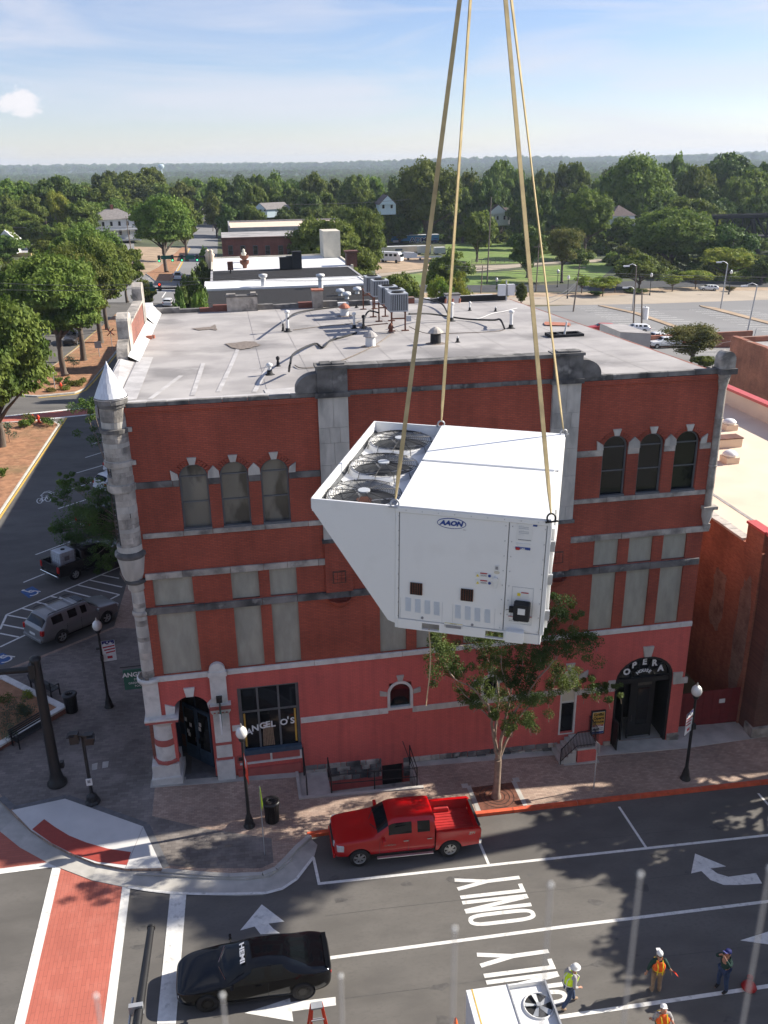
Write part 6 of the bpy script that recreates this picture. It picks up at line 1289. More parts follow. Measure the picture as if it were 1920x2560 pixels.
a_,b_ = acf(1268,1320),acf(1410,1118);
for q_ in ((a_[0],b_[0],a_[1],a_[1]+.003),(a_[0],b_[0],b_[1]-.003,b_[1]),(a_[0],a_[0]+.003,a_[1],b_[1]),(b_[0]-.003,b_[0],a_[1],b_[1])): acp(MB().b2(q_[0],q_[1],-.003,.0,q_[2],q_[3]),'access_panel_edge','coil')
for xx in (620,868,930,1180):
    a_,b_ = acf(xx,1170+(xx-620)*.12),acf(xx,1300+(xx-620)*.12); acp(MB().b2(a_[0]-.001,a_[0]+.001,-.002,.0,b_[1],a_[1]),'access_panel_edge','coil')
for xx in (.03,xs1-.03,xs1+.03,aW-.035):
    for k in range(8): z_ = .13+k*(aH-.22)/7; acp(MB().cyl((xx,-.006,z_),(xx,0,z_),.0055,.0045,6),'screw','steel_grey')
for k in range(9): acp(MB().cyl((.1+k*(aW-.2)/8,-.018,aH-.025),(.1+k*(aW-.2)/8,-.013,aH-.025),.005,.004,6),'screw','steel_grey')
lugs = [(-.012,-.02,.08,K('C',597,560)),(-.012,aD+.0,.05,K('C',858,140)),(aW+.02,-.02,.06,K('C',1500,640)),(aW+.01,aD+.0,.06,K('C',1588,190))]
cen = AM @ Vector((.29,aD/2,aH)); r = ray(1207,-450); t_ = (cen-CAM).dot(Vector((r.x,r.y,0)))/(r.x**2+r.y**2); hook = CAM+r*t_
strap_lab = ['front left','rear left','front right','rear right']
for k,(lx,ly,lh,pxx) in enumerate(lugs):
    lo_ = AM @ Vector((lx,ly,aH-.04)); up = (hook-lo_).normalized()
    sh = thing('shackle',lo_,'steel bow shackle at the %s corner of the hanging white unit' % strap_lab[k],'shackle')
    side = up.cross(FW).normalized(); pts = []
    for j in range(11): a_ = -.6+ (math.pi+1.2)*j/10; pts.append(lo_+side*.038*math.cos(a_)+up*(.065+.042*math.sin(a_)))
    MB().tube(pts,.009,8).build('bow',M['black' if k == 2 else 'steel_grey'],sh,lo_); MB().cyl(lo_-side*.055+up*.035,lo_+side*.055+up*.035,.010,.010,8).build('pin',M['black' if k == 2 else 'steel_grey'],sh,lo_)
    s0 = lo_+up*.10; n = 26; b = MB(); vs = []; wdt = .038
    ph = [0.2,1.0,.4,1.1][k]
    for j in range(n+1):
        f = j/n; p = s0.lerp(hook+RT*(.055 if k > 1 else 0),f); d0 = up; w0 = d0.cross(FW).normalized(); w1 = d0.cross(w0).normalized(); an = ph*math.sin(f*2.2+.2*k)+(.9*math.exp(-f*25))
        wv = w0*math.cos(an)+w1*math.sin(an); tv = d0.cross(wv); ww = wdt/2*(1-.6*math.exp(-f*60)); th = .005
        vs += [p-wv*ww-tv*th,p+wv*ww-tv*th,p+wv*ww+tv*th,p-wv*ww+tv*th]
    for j in range(n):
        for e in range(4): b.add([],[]); b.f.append([4*j+e,4*j+(e+1)%4,4*(j+1)+(e+1)%4,4*(j+1)+e]); b.sm.append(False)
    b.v = [Vector(v) for v in vs]; b.build('lifting_strap',M['yellow_web'],None,s0,'worn yellow lifting strap rising from the %s corner of the hanging unit' % strap_lab[k],'strap')
hk = MB().lathe([(0,-.12),(.09,-.08),(.11,.05),(.08,.2),(.05,.3)],hook,14); hk.build('crane_hook',M['steel_grey'],None,hook,'crane hook block above the four yellow straps','crane hook')
cb = MB().cyl(hook+Vector((0,0,.3)),hook+Vector((0,0,12)),.014,.014,8).build('crane_cable',M['black'],None,hook+Vector((0,0,.3)),'steel crane cable rising from the hook block','cable')
rp0 = AM @ Vector((acf(788,1335)[0],.0,.02)); re = FA(K('G',83,600),rp0.y-.05); q = [rp0.lerp(re,f)+Vector((.012*math.sin(f*5)+.02*math.sin(f*2.4),.01*math.sin(f*7),0)) for f in [k/14 for k in range(15)]]
MB().tube(q,.006,6).build('tag_line',M['rope'],None,rp0,'thin tan tag line rope dangling from the base of the hanging unit','rope')
ledge_c = CAM + Vector((.25,.62,-1.2)); MB().b2(CAM.x-2.4,CAM.x+3.0,-33.1,-32.75,CAM.z-2.4,CAM.z-1.2).build('parapet_ledge',M['concrete'],across,ab)
for k,(u,v,d_) in enumerate(((1137,2322,.62),(1377,2212,.60),(1601,2186,.57),(1925,2170,.57),(556,2488,.60),(852,2440,.70),(240,2490,.62))):
    p = CAM+ray(u,v)*d_; bot = Vector((p.x,p.y,CAM.z-1.2)); bot += Vector(((960-u)*-.00002,.02,0));
    t = thing('parapet_rod',bot,['thin blurred grey rod in front of the ONLY lettering, second from left','thin blurred grey rod to the right of the ONLY lettering','long blurred grey rod crossing in front of the man in the orange vest','blurred grey rod at the right edge of the photo','short blurred grey rod in front of the black car','faint short grey rod right of the black car','short blurred grey rod over the red crosswalk'][k],'rod','thin rods standing on the parapet close to the camera')
    MB().cyl(bot,p,.0009,.0008,8).build('shaft',M['stone_flat'],t,bot); MB().lathe([(0,-.002),(.0014,-.001),(.0014,.001),(0,.002)],p,8).build('tip',M['pvc'],t,bot)

# ================================================================ STREET FURNITURE
def banner(t,o_,c,u,kind):
    u = Vector((u[0],u[1],0)).normalized(); W_,H_ = .62,1.15; zt = c.z
    a_ = c+u*.06; nrm = u.cross(Vector((0,0,1)))
    for z_ in (zt,zt-H_): MB().cyl(c+Vector((0,0,z_-c.z)),c+u*(W_+.08)+Vector((0,0,z_-c.z)),.012,.012,6).build('banner_arm',M['black'],t,o_)
    if kind == 'flag':
        cen_ = a_+u*W_/2+Vector((0,0,-H_/2)); bn = MB().obox(cen_,u*W_/2,nrm*.004,Vector((0,0,H_/2))).build('banner',M['white_cloth'],t,o_)
        def pl(x0,x1,z0,z1,m,sk=.0,nm='banner_stripe'):
            for s_ in (1,-1):
                off = nrm*.007*s_; vs = [a_+u*x0+Vector((0,0,-z0))+off,a_+u*x1+Vector((0,0,-z0+sk))+off,a_+u*x1+Vector((0,0,-z1+sk))+off,a_+u*x0+Vector((0,0,-z1))+off]; MB().add(vs if s_ > 0 else vs[::-1],[(0,1,2,3)]).build(nm,M[m],bn,o_)
        pl(.02,.6,.02,.22,'navy_cloth',.0,'banner_field')
        for i_ in range(3): pl(.04+.06*i_,.6,.34+.15*i_,.41+.15*i_,'red_cloth',.05)
        for sx_,sz_,rr in ((.14,.22,.12),(.42,.2,.13),(.28,.1,.06)):
            for s_ in (1,-1):
                vs = []
                for q_ in range(10): r_ = rr if q_ % 2 == 0 else rr*.42; an = math.pi/2+q_*math.pi/5; vs.append(a_+u*(sx_+r_*math.cos(an))+Vector((0,0,-sz_+r_*math.sin(an)))+nrm*.010*s_)
                MB().add(vs if s_ < 0 else vs[::-1],[tuple(range(10))]).build('banner_star',M['white_cloth'],bn,o_)
        pl(.2,.44,.86,1.0,'red_cloth',.0,'banner_print')
    else:
        cen_ = a_+u*W_/2+Vector((0,0,-H_/2)); bn = MB().obox(cen_,u*W_/2,nrm*.004,Vector((0,0,H_/2))).build('banner',M['orange_red'],t,o_)
        for s_ in (1,-1):
            vs = [a_+u*.1+Vector((0,0,-.08))+nrm*.008*s_,a_+u*.5+Vector((0,0,-.08))+nrm*.008*s_,a_+u*.35+Vector((0,0,-.6))+nrm*.008*s_]; MB().add(vs,[(0,1,2)]).build('banner_print',M['white_cloth'],bn,o_)
def lamp_post(p,H,label,bdir=None,bkind='flag',cols=True,box=True):
    b = Vector((p[0],p[1],gz(p[0])+PT)); t = thing('street_lamp',b,label,'street lamp','black street lamps with glass globes')
    MB().lathe([(.24,0),(.24,.05),(.19,.1),(.17,.3),(.11,.55),(.085,.62),(.075,.7),(.055,H-.75),(.05,H-.6)],b,12).build('pole',M['black'],t,b)
    MB().lathe([(.05,H-.62),(.12,H-.56),(.14,H-.46),(.11,H-.42)],b,12).build('collar',M['black'],t,b)
    MB().lathe([(.10,H-.43),(.20,H-.34),(.235,H-.2),(.2,H-.04),(.12,H+.05),(.05,H+.09)],b,18).build('globe',M['globe'],t,b)
    MB().lathe([(.05,H+.08),(.06,H+.12),(.025,H+.16),(.035,H+.2),(0,H+.26)],b,10).build('finial',M['alu'],t,b)
    if box: MB().box((b.x+.02,b.y-.12,b.z+H*.60),(.13,.14,.26)).box((b.x-.12,b.y,b.z+H*.70),(.16,.1,.1)).build('control_box',M['black'],t,b)
    if bdir: banner(t,b,b+Vector((0,0,H-1.05)),bdir,bkind)
    return t
lamp_post((-2.1,6.29),4.75,'black street lamp with stars and stripes banner on the shaded plaza left of the turret',(1,.1))
lamp_post((4.45,-3.34),4.75,'black street lamp with orange red banner in front of the display window',(.2,-1),'red')
lamp_post((24.06,-2.89),4.85,'black street lamp with stars and stripes banner at the kerb near the opera house door',(-.85,-.6))
def trash(p,label):
    b = Vector((p[0],p[1],gz(p[0])+PT)); t = thing('litter_bin',b,label,'litter bin','round black slatted litter bins')
    MB().cyl(b,b+Vector((0,0,.9)),.25,.25,14).build('liner',M['black_soft'],t,b)
    for k in range(22): a_ = 2*math.pi*k/22; MB().beam(b+Vector((.285*math.cos(a_),.285*math.sin(a_),.03)),b+Vector((.31*math.cos(a_),.31*math.sin(a_),.95)),.045,.012,Vector((math.cos(a_),math.sin(a_),0))).build('slat',M['black'],t,b)
    MB().lathe([(.31,.9),(.36,.93),(.37,.99),(.24,1.03),(.16,.98)],b,20).build('lid',M['black'],t,b)
trash((-3.84,6.1),'round black litter bin at the tip of the planter on the plaza'); trash((5.4,-3.15),'round black litter bin behind the yellow green sign and lamp post')
def road_sign(p,H,panel_m,label,u=(.05,-1),size=(.75,.75),post='steel_grey',diamond=True):
    b = Vector((p[0],p[1],gz(p[0])+PT)); t = thing('road_sign',b,label,'road sign'); u = Vector((*u,0)).normalized(); n_ = u.cross(Vector((0,0,1)))
    MB().beam(b,b+Vector((0,0,H)),.05,.03,n_).build('post',M[post],t,b)
    c = b+Vector((0,0,H-size[1]/2-.02))-n_*.03
    pts = [(-size[0]/2,0),(0,-size[1]/2),(size[0]/2,0),(0,size[1]/2)] if diamond else [(-size[0]/2,-size[1]/2),(size[0]/2,-size[1]/2),(size[0]/2,size[1]/2),(-size[0]/2,size[1]/2)]
    MB().ext(pts,c,u,(0,0,1),n_,-.003,.003).build('panel',M[panel_m],t,b); return t
s1 = road_sign((4.98,-5.08),3.3,'lime','yellow green crossing sign seen edge on at the pavement bulb',(.14,-1),(.8,1.15))
road_sign((19.61,-2.98),2.45,'steel_grey','grey parking sign seen edge on between the tree and the opera house lamp',(.25,-1),(.3,.45),diamond=False)
b = Vector((-3.66,.48,gz(-3.66)+PT)); tp = FA(K('n',440,160),.48); H = tp.z-b.z
t = thing('signal_mast',b,'massive black traffic signal pole with arm at the left corner of the pavement','traffic signal')
MB().lathe([(.42,0),(.42,.12),(.3,.25),(.27,.5),(.235,.6),(.19,H)],b,16).build('pole',M['black'],t,b); MB().lathe([(.23,H-.05),(.24,H+.06),(.1,H+.14),(0,H+.15)],b,14).build('cap',M['black'],t,b)
MB().cyl(b+Vector((.1,0,H-.45)),b+Vector((-9,-.3,H-.1)),.14,.09,12).build('mast_arm',M['black'],t,b); MB().box((b.x-.15,b.y,b.z+H-.45),(.25,.5,.6)).build('clamp',M['black'],t,b)
MB().box((b.x+.3,b.y+.1,b.z+.9),(.16,.2,.3)).build('push_box',M['black'],t,b)
b = Vector((-2.01,-.97,gz(-2)+PT)); tp = FA(K('n',1140,1180),-.97); H = tp.z-b.z
t = thing('pedestrian_signal',b,'short black pedestrian signal post with two hooded heads beside the kerb ramp','pedestrian signal')
MB().lathe([(.33,0),(.33,.06),(.25,.14),(.22,.36),(.1,.46),(.075,.5),(.07,H-.2)],b,8,smooth=False).build('pole',M['black'],t,b)
for dx,dy in ((-.33,.05),(.28,-.12)):
    MB().box((b.x+dx,b.y+dy,b.z+H-.2),(.36,.3,.46)).build('signal_head',M['black'],t,b); MB().box((b.x+dx*1.35,b.y+dy*1.5-.06,b.z+H-.05),(.3,.36,.05)).build('visor',M['black'],t,b)
MB().beam(b+Vector((-.3,.05,H-.1)),b+Vector((.3,-.1,H-.1)),.09).build('cross_bar',M['black'],t,b)
MB().box((b.x,b.y-.09,b.z+1.1),(.24,.05,.32)).build('button_sign',M['paper'],t,b); MB().box((b.x,b.y-.12,b.z+1.14),(.12,.01,.14)).build('button_print',M['grey_print'],t,b)
zr = 6.0; e0 = ZP(K('H',652,556),zr); t = thing('mast_arm_end',e0,'black horizontal signal mast arm reaching over the street at the bottom left','mast arm')
e1 = ZP(K('H',592,968),zr); e2 = e0+(e1-e0)*3.2
MB().cyl(e0,e2,.095,.16,14).build('arm',M['black'],t,e0); MB().cyl(e0,e0+(e0-e1).normalized()*.06,.11,.11,14).build('end_cap',M['black'],t,e0)
ck = ZP(K('H',598,905),zr); MB().box((ck.x-.05,ck.y,ck.z+.02),(.34,.12,.3)).build('cable_clamp',M['steel_grey'],t,e0); MB().cyl(ck+Vector((-.22,-.5,-.1)),ck+Vector((-.18,.45,-.1)),.03,.03,8).build('bracket_tube',M['steel_grey'],t,e0)
MB().cyl(e2,Vector((e2.x,e2.y,0)),.18,.24,14).build('upright',M['black'],t,e0)
zc_ = .72; T_ = ZP(K('n',918,800),zc_); A_ = ZP(K('n',50,368),zc_); B_ = ZP(K('n',0,1345),zc_); A2 = ZP(K('n',0,395),zc_)
da = (A_-T_); db = (B_-T_); A_ext = A2; B_ext = T_+db*1.35; C_ext = Vector((A2.x-6,A2.y-3.0,zc_)); D_ext = Vector((B_ext.x-1.5,B_ext.y+2.5,zc_))
outl = [tuple(v[:2]) for v in (T_,A_,C_ext,B_ext)]
po_ = Vector((T_.x-2.5,T_.y,gz(-6)+PT)); pln = thing('brick_planter',po_,'triangular raised brick planter with white stone cap on the plaza','planter')
MB().prism(outl,lambda x,y: gz(x)+.0,lambda x,y: zc_-.09).build('brick_side',M['brick_pl'],pln,po_)
def inset(poly,d):
    n = len(poly); out = []; c = Vector((sum(p[0] for p in poly)/n,sum(p[1] for p in poly)/n));
    for i_ in range(n):
        p0,p1,p2 = Vector(poly[i_-1]),Vector(poly[i_]),Vector(poly[(i_+1)%n]); e1_,e2_ = (p1-p0).normalized(),(p2-p1).normalized(); n1,n2 = Vector((-e1_.y,e1_.x)),Vector((-e2_.y,e2_.x))
        if (c-p1).dot(n1) < 0: n1 = -n1
        if (c-p1).dot(n2) < 0: n2 = -n2
        s_ = (n1+n2); s_ = s_/max(.25,s_.length_squared)*2; out.append(tuple(p1+s_*d))
    return out
inn = inset(outl,.30); outl2 = inset(outl,-.03)
for i_ in range(4):
    j = (i_+1) % 4; a0,a1,b0,b1 = Vector(outl2[i_]),Vector(outl2[j]),Vector(inn[i_]),Vector(inn[j]); n_ = max(1,int((a1-a0).length/1.6))
    for k in range(n_): MB().prism([tuple(a0.lerp(a1,k/n_)),tuple(a0.lerp(a1,(k+1)/n_-.006)),tuple(b0.lerp(b1,(k+1)/n_-.006)),tuple(b0.lerp(b1,k/n_))],zc_-.09,zc_+.01).build('cap_stone',M['white_paint'],pln,po_)
MB().prism(inn,zc_-.1,zc_-.06).build('soil',M['mulch'],pln,po_)
PLANT_C = (Vector(inn[0])+Vector(inn[1])+Vector(inn[2])+Vector(inn[3]))/4; PLANT_IN = inn
def bench(c,ang,label,L=1.8):
    t = thing('bench',(c[0],c[1],gz(c[0])+PT),label,'bench','black iron benches by the planter',rz=ang)
    for k in range(5): MB().b2(-L/2,L/2,-.22+k*.1,-.22+k*.1+.075,.43,.46).build('seat_slat',M['black'],t)
    for k in range(4): MB().b2(-L/2,L/2,.27+.02*k,.30+.02*k,.52+k*.1,.52+k*.1+.07).build('back_slat',M['black'],t)
    for x_ in (-L/2+.05,L/2-.1): MB().b2(x_,x_+.05,-.25,-.2,0,.66).b2(x_,x_+.05,.24,.3,0,.95).b2(x_,x_+.05,-.25,.28,.64,.68).b2(x_,x_+.05,-.22,.28,.38,.42).build('side_frame',M['black'],t)
bA = G(K('n',450,1290)); ang_b = math.atan2(db.y,db.x)+math.pi
bench((bA.x,bA.y),math.atan2(-db.y,-db.x),'black iron bench against the street side of the brick planter'); bA = G(K('n',560,640)); bench((bA.x+.3,bA.y),math.atan2(-da.y,-da.x)+math.pi,'black iron bench on the far side of the brick planter behind the signal pole')
sc = FA(K('E',885,352),2.2); so_ = Vector((sc.x,2.2,sc.z)); t = thing('hanging_sign',so_,'green hanging restaurant sign partly hidden by the turret column','sign')
MB().b2(sc.x-.55,sc.x+.8,2.17,2.23,sc.z-.52,sc.z+.48).build('panel',M['green_sign'],t,so_); MB().cyl((sc.x-.65,2.2,sc.z+.62),(sc.x+1.2,2.2,sc.z+.62),.025,.025,6).build('bracket',M['black'],t,so_)
text("ANGELO'S",.30,(sc.x+.12,2.16,sc.z+.22),(1,0,0),(0,0,1),M['white_cloth'],t,so_,'sign_letters',bold=.008)
for s_,zz in (('STEAKS',-.02),('GREEK ITALIAN',-.2),('FOODS',-.36)): text(s_,.14,(sc.x+.12,2.16,sc.z+zz),(1,0,0),(0,0,1),M['white_cloth'],t,so_,'sign_letters')
so_ = Vector((3.58,-.15,4.1)); t = thing('hanging_sign',so_,'green hanging restaurant sign seen edge on above the white pilaster','sign')
MB().b2(3.46,3.7,-.35,-.12,4.0,4.25).build('lamp_box',M['black'],t,so_); MB().cyl((3.58,-.15,4.05),(3.6,-1.1,4.1),.03,.03,8).build('bracket',M['black'],t,so_); MB().b2(3.57,3.62,-1.1,-.25,2.95,3.95).build('panel',M['green_sign'],t,so_); MB().b2(3.56,3.63,-1.12,-1.1,2.95,3.95).build('panel_edge',M['white_cloth'],t,so_)
so_ = Vector((20.93,-.08,-.2)); t = thing('poster_case',so_,'framed poster for the opera house between the side door and the main entrance','poster case')
x0,x1,z0,z1 = 20.58,21.28,-.17,1.13
MB().b2(x0,x1,-.1,-.005,z0,z1).build('frame',M['black'],t,so_); MB().b2(x0+.05,x1-.05,-.108,-.1,z0+.05,z1-.05).build('backing',M['paper'],t,so_); MB().b2(x0+.06,x1-.06,-.114,-.108,.38,z1-.06).build('gold_panel',M['gold_print'],t,so_)
for s_,zz in (('Griffin',.94),('Opera',.74),('House',.55)): text(s_,.2,((x0+x1)/2,-.117,zz),(1,0,0),(0,0,1),M['black'],t,so_,'poster_letters',bold=.006)
MB().b2(x0+.08,x1-.08,-.116,-.11,.3,.37).build('red_strip',M['red_print'],t,so_); MB().b2(x0+.06,x1-.06,-.116,-.11,z0+.07,z0+.17).build('blue_strip',M['blue_print'],t,so_)
text('FOR SALE',.07,((x0+x1)/2,-.12,.335),(1,0,0),(0,0,1),M['paper'],t,so_,'poster_letters')
MB().cyl((x0+.17,-.118,.13),(x0+.17,-.11,.13),.06,.06,12).build('round_logo',M['blue_print'],t,so_)
for k in range(2): MB().b2(x0+.28,x1-.1,-.116,-.11,.17-.08*k,.2-.08*k).build('print_line',M['grey_print'],t,so_)
def hydrant(p,label):
    t = thing('fire_hydrant',p,label,'fire hydrant'); b = p
    MB().lathe([(.2,0),(.2,.06),(.13,.08),(.13,.55),(.17,.57),(.17,.62),(.13,.66),(.1,.76),(.03,.82),(0,.83)],b,12).build('barrel',M['orange_red'],t,b); MB().cyl(b+Vector((-.24,0,.42)),b+Vector((.24,0,.42)),.07,.07,8).cyl(b+Vector((0,-.22,.4)),b+Vector((0,0,.4)),.08,.08,8).build('outlet',M['orange_red'],t,b)
hp = G(K('i',605,1000),.15); hydrant(hp,'red fire hydrant on the mulch of the farther median'); hp = G(K('i',385,1330),.15); hydrant(hp,'red fire hydrant at the tip of the near median')
def cone(p,label,h=.7):
    t = thing('traffic_cone',p,label,'traffic cone'); MB().box((p.x,p.y,p.z+.02),(.4,.4,.04)).build('base',M['orange'],t,p); MB().lathe([(.16,.04),(.03,h)],p,14).build('body',M['orange'],t,p); MB().lathe([(.122,.26),(.088,.42)],p+Vector((0,0,.0)),14).build('band',M['white_cloth'],t,p)
# ================================================================ VEHICLES
TILT = Matrix.Rotation(math.atan(SLOPE),4,'Y')
def place(t,x,y,h,dz=0.0):
    t.matrix_world = Matrix.Translation((x,y,gz(x)+dz)) @ TILT @ Matrix.Rotation(h,4,'Z'); return t
def evaluated(o):
    dg = bpy.context.evaluated_depsgraph_get(); dg.update(); return bpy.data.meshes.new_from_object(o.evaluated_get(dg))
def loft(stations,fm,levels=2,cut=()):
    """stations: (x, zb, w, zbelt, ztop, roof frac, rise of side glass) -> subdivided mesh with material indices"""
    v = []; f = []; mi = []
    secs = []
    for (x,zb,w,zbelt,zt,fr) in stations:
        g = zt-zbelt
        h = [(0,zb),(w*.8,zb),(w*.99,zb+.10),(w,zb+(zbelt-zb)*.55),(w*.965,zbelt-.03),(w*.93,zbelt+min(.03,g*.3)),(w*fr,zt-min(.05,g*.3)),(w*fr*.6,zt-.01),(0,zt)]
        sec = h+[(-a,b) for a,b in h[-2:0:-1]]; secs.append([(x,a,b) for a,b in sec])
    m = len(secs[0])
    for s in secs: v += s
    for i_ in range(len(secs)-1):
        for k in range(m): f.append((i_*m+k,(i_+1)*m+k,(i_+1)*m+(k+1)%m,i_*m+(k+1)%m)); kk = k if k < 8 else 15-k; mi.append(fm(i_,kk))
    f.append(tuple(range(m))); mi.append(0); f.append(tuple(range((len(secs)-1)*m,len(secs)*m))[::-1]); mi.append(0)
    me = bpy.data.meshes.new('body'); me.from_pydata(v,[],f);
    for k in range(5): me.materials.append(M['black'])
    me.polygons.foreach_set('material_index',mi); me.update()
    bm_ = bmesh.new(); bm_.from_mesh(me); bmesh.ops.recalc_face_normals(bm_,faces=bm_.faces); bm_.to_mesh(me); bm_.free()
    o = bpy.data.objects.new('body',me); COL.objects.link(o); s = o.modifiers.new('s','SUBSURF'); s.levels = s.render_levels = levels
    cuts = []
    for (x,r,w,z) in cut:
        for sg in (-1,1):
            c = MB().cyl((x,sg*(w-.28),z),(x,sg*(w+.3),z),r,r,28,smooth=False); cm_ = c.data('cut',M['black']); b_ = bmesh.new(); b_.from_mesh(cm_); bmesh.ops.remove_doubles(b_,verts=b_.verts,dist=1e-5); bmesh.ops.recalc_face_normals(b_,faces=b_.faces); b_.to_mesh(cm_); b_.free()
            for _ in range(4): cm_.materials.append(M['black'])
            co = bpy.data.objects.new('cut',cm_); COL.objects.link(co); cuts.append(co)
            bo_ = o.modifiers.new('b','BOOLEAN'); bo_.operation = 'DIFFERENCE'; bo_.solver = 'EXACT'; bo_.object = co
    me2 = evaluated(o); bpy.data.objects.remove(o)
    for c in cuts: bpy.data.objects.remove(c)
    return me2
def split(me,names,mats,parent):
    out = []
    for idx,(nm,mt) in enumerate(zip(names,mats)):
        bm_ = bmesh.new(); bm_.from_mesh(me); bmesh.ops.delete(bm_,geom=[f for f in bm_.faces if (f.material_index if f.material_index < len(names) else 0) != idx],context='FACES')
        if not bm_.faces: bm_.free(); continue
        if idx and nm.endswith('window'):
            for sg in (1,-1):
                b2_ = bm_.copy(); bmesh.ops.delete(b2_,geom=[f for f in b2_.faces if f.calc_center_median().y*sg <= 0],context='FACES')
                while b2_.faces:
                    seen = set(); st = [next(iter(b2_.faces))]
                    while st:
                        f_ = st.pop()
                        if f_ in seen: continue
                        seen.add(f_)
                        for e in f_.edges: st += [q for q in e.link_faces if q not in seen]
                    b3 = b2_.copy(); idxs = {f_.index for f_ in seen}; b2_.faces.index_update()
                    idxs = {f_.index for f_ in seen}; b3.faces.ensure_lookup_table(); b3.faces.index_update()
                    bmesh.ops.delete(b3,geom=[f_ for f_ in b3.faces if f_.index not in idxs],context='FACES')
                    for f_ in b3.faces: f_.material_index = 0; f_.smooth = True
                    m3 = bpy.data.meshes.new(nm); b3.to_mesh(m3); b3.free(); m3.materials.append(mt); o = bpy.data.objects.new(nm,m3); link(o,parent); out.append(o)
                    bmesh.ops.delete(b2_,geom=list(seen),context='FACES')
                b2_.free()
            bm_.free(); continue
        for f in bm_.faces: f.material_index = 0; f.smooth = True
        m2 = bpy.data.meshes.new(nm); bm_.to_mesh(m2); bm_.free(); m2.materials.append(mt)
        o = bpy.data.objects.new(nm,m2); link(o,parent); out.append(o)
        if idx == 0:
            md = o.modifiers.new('n','EDGE_SPLIT'); md.split_angle = R_(38)
    return out
def wheel(t,x,y,r,wd,sg,rim='alu',spokes=5):
    def ly(prof,n=28):
        b = MB(); b.lathe(prof,(0,0,0),n); b.v = [Vector((x+v.x,y+v.z*sg,r+v.y)) for v in b.v]; return b
    tyre = ly([(r*.62,-wd/2),(r*.9,-wd/2),(r,-wd*.36),(r,wd*.36),(r*.9,wd/2),(r*.62,wd/2)]).build('wheel',M['black_soft'],t)
    rm = ly([(r*.63,-wd/2+.02),(r*.63,wd/2+.0),(r*.58,wd/2-.01),(r*.56,wd/2-.06)])
    for k in range(spokes):
        a = 2*math.pi*k/spokes+.3
        for da in (-.13,.13): p0 = Vector((x+r*.10*math.cos(a+da*3),y+sg*(wd/2-.02),r+r*.10*math.sin(a+da*3))); p1 = Vector((x+r*.58*math.cos(a+da),y+sg*(wd/2-.015),r+r*.58*math.sin(a+da))); rm.beam(p0,p1,.035 if spokes < 7 else .03,.03,(0,1,0))
    rm.cyl((x,y+sg*(wd/2-.06),r),(x,y+sg*(wd/2-.0),r),r*.15,r*.13,12)
    rm.build('rim',M[rim],tyre); ly([(0,wd/2-.09),(r*.57,wd/2-.09)]).build('brake',M['black_soft'],tyre)
def bx(t,x0,x1,y0,y1,z0,z1,name,m,bev=0,label=None):
    o = MB().b2(x0,x1,y0,y1,z0,z1).build(name,M[m],t,label=label); return bevel(o,bev,2) if bev else o
def mirrors(t,x,w,z,m,s=1.0):
    for sg in (-1,1): bevel(MB().obox((x,sg*(w+.13),z),(.06*s,0,0),(0,.11*s,0),(0,0,.085*s)).build('mirror',M[m],t),.03,2); MB().beam((x,sg*(w-.03),z-.04),(x,sg*(w+.08),z-.02),.04).build('mirror_arm',M['black_soft'],t)

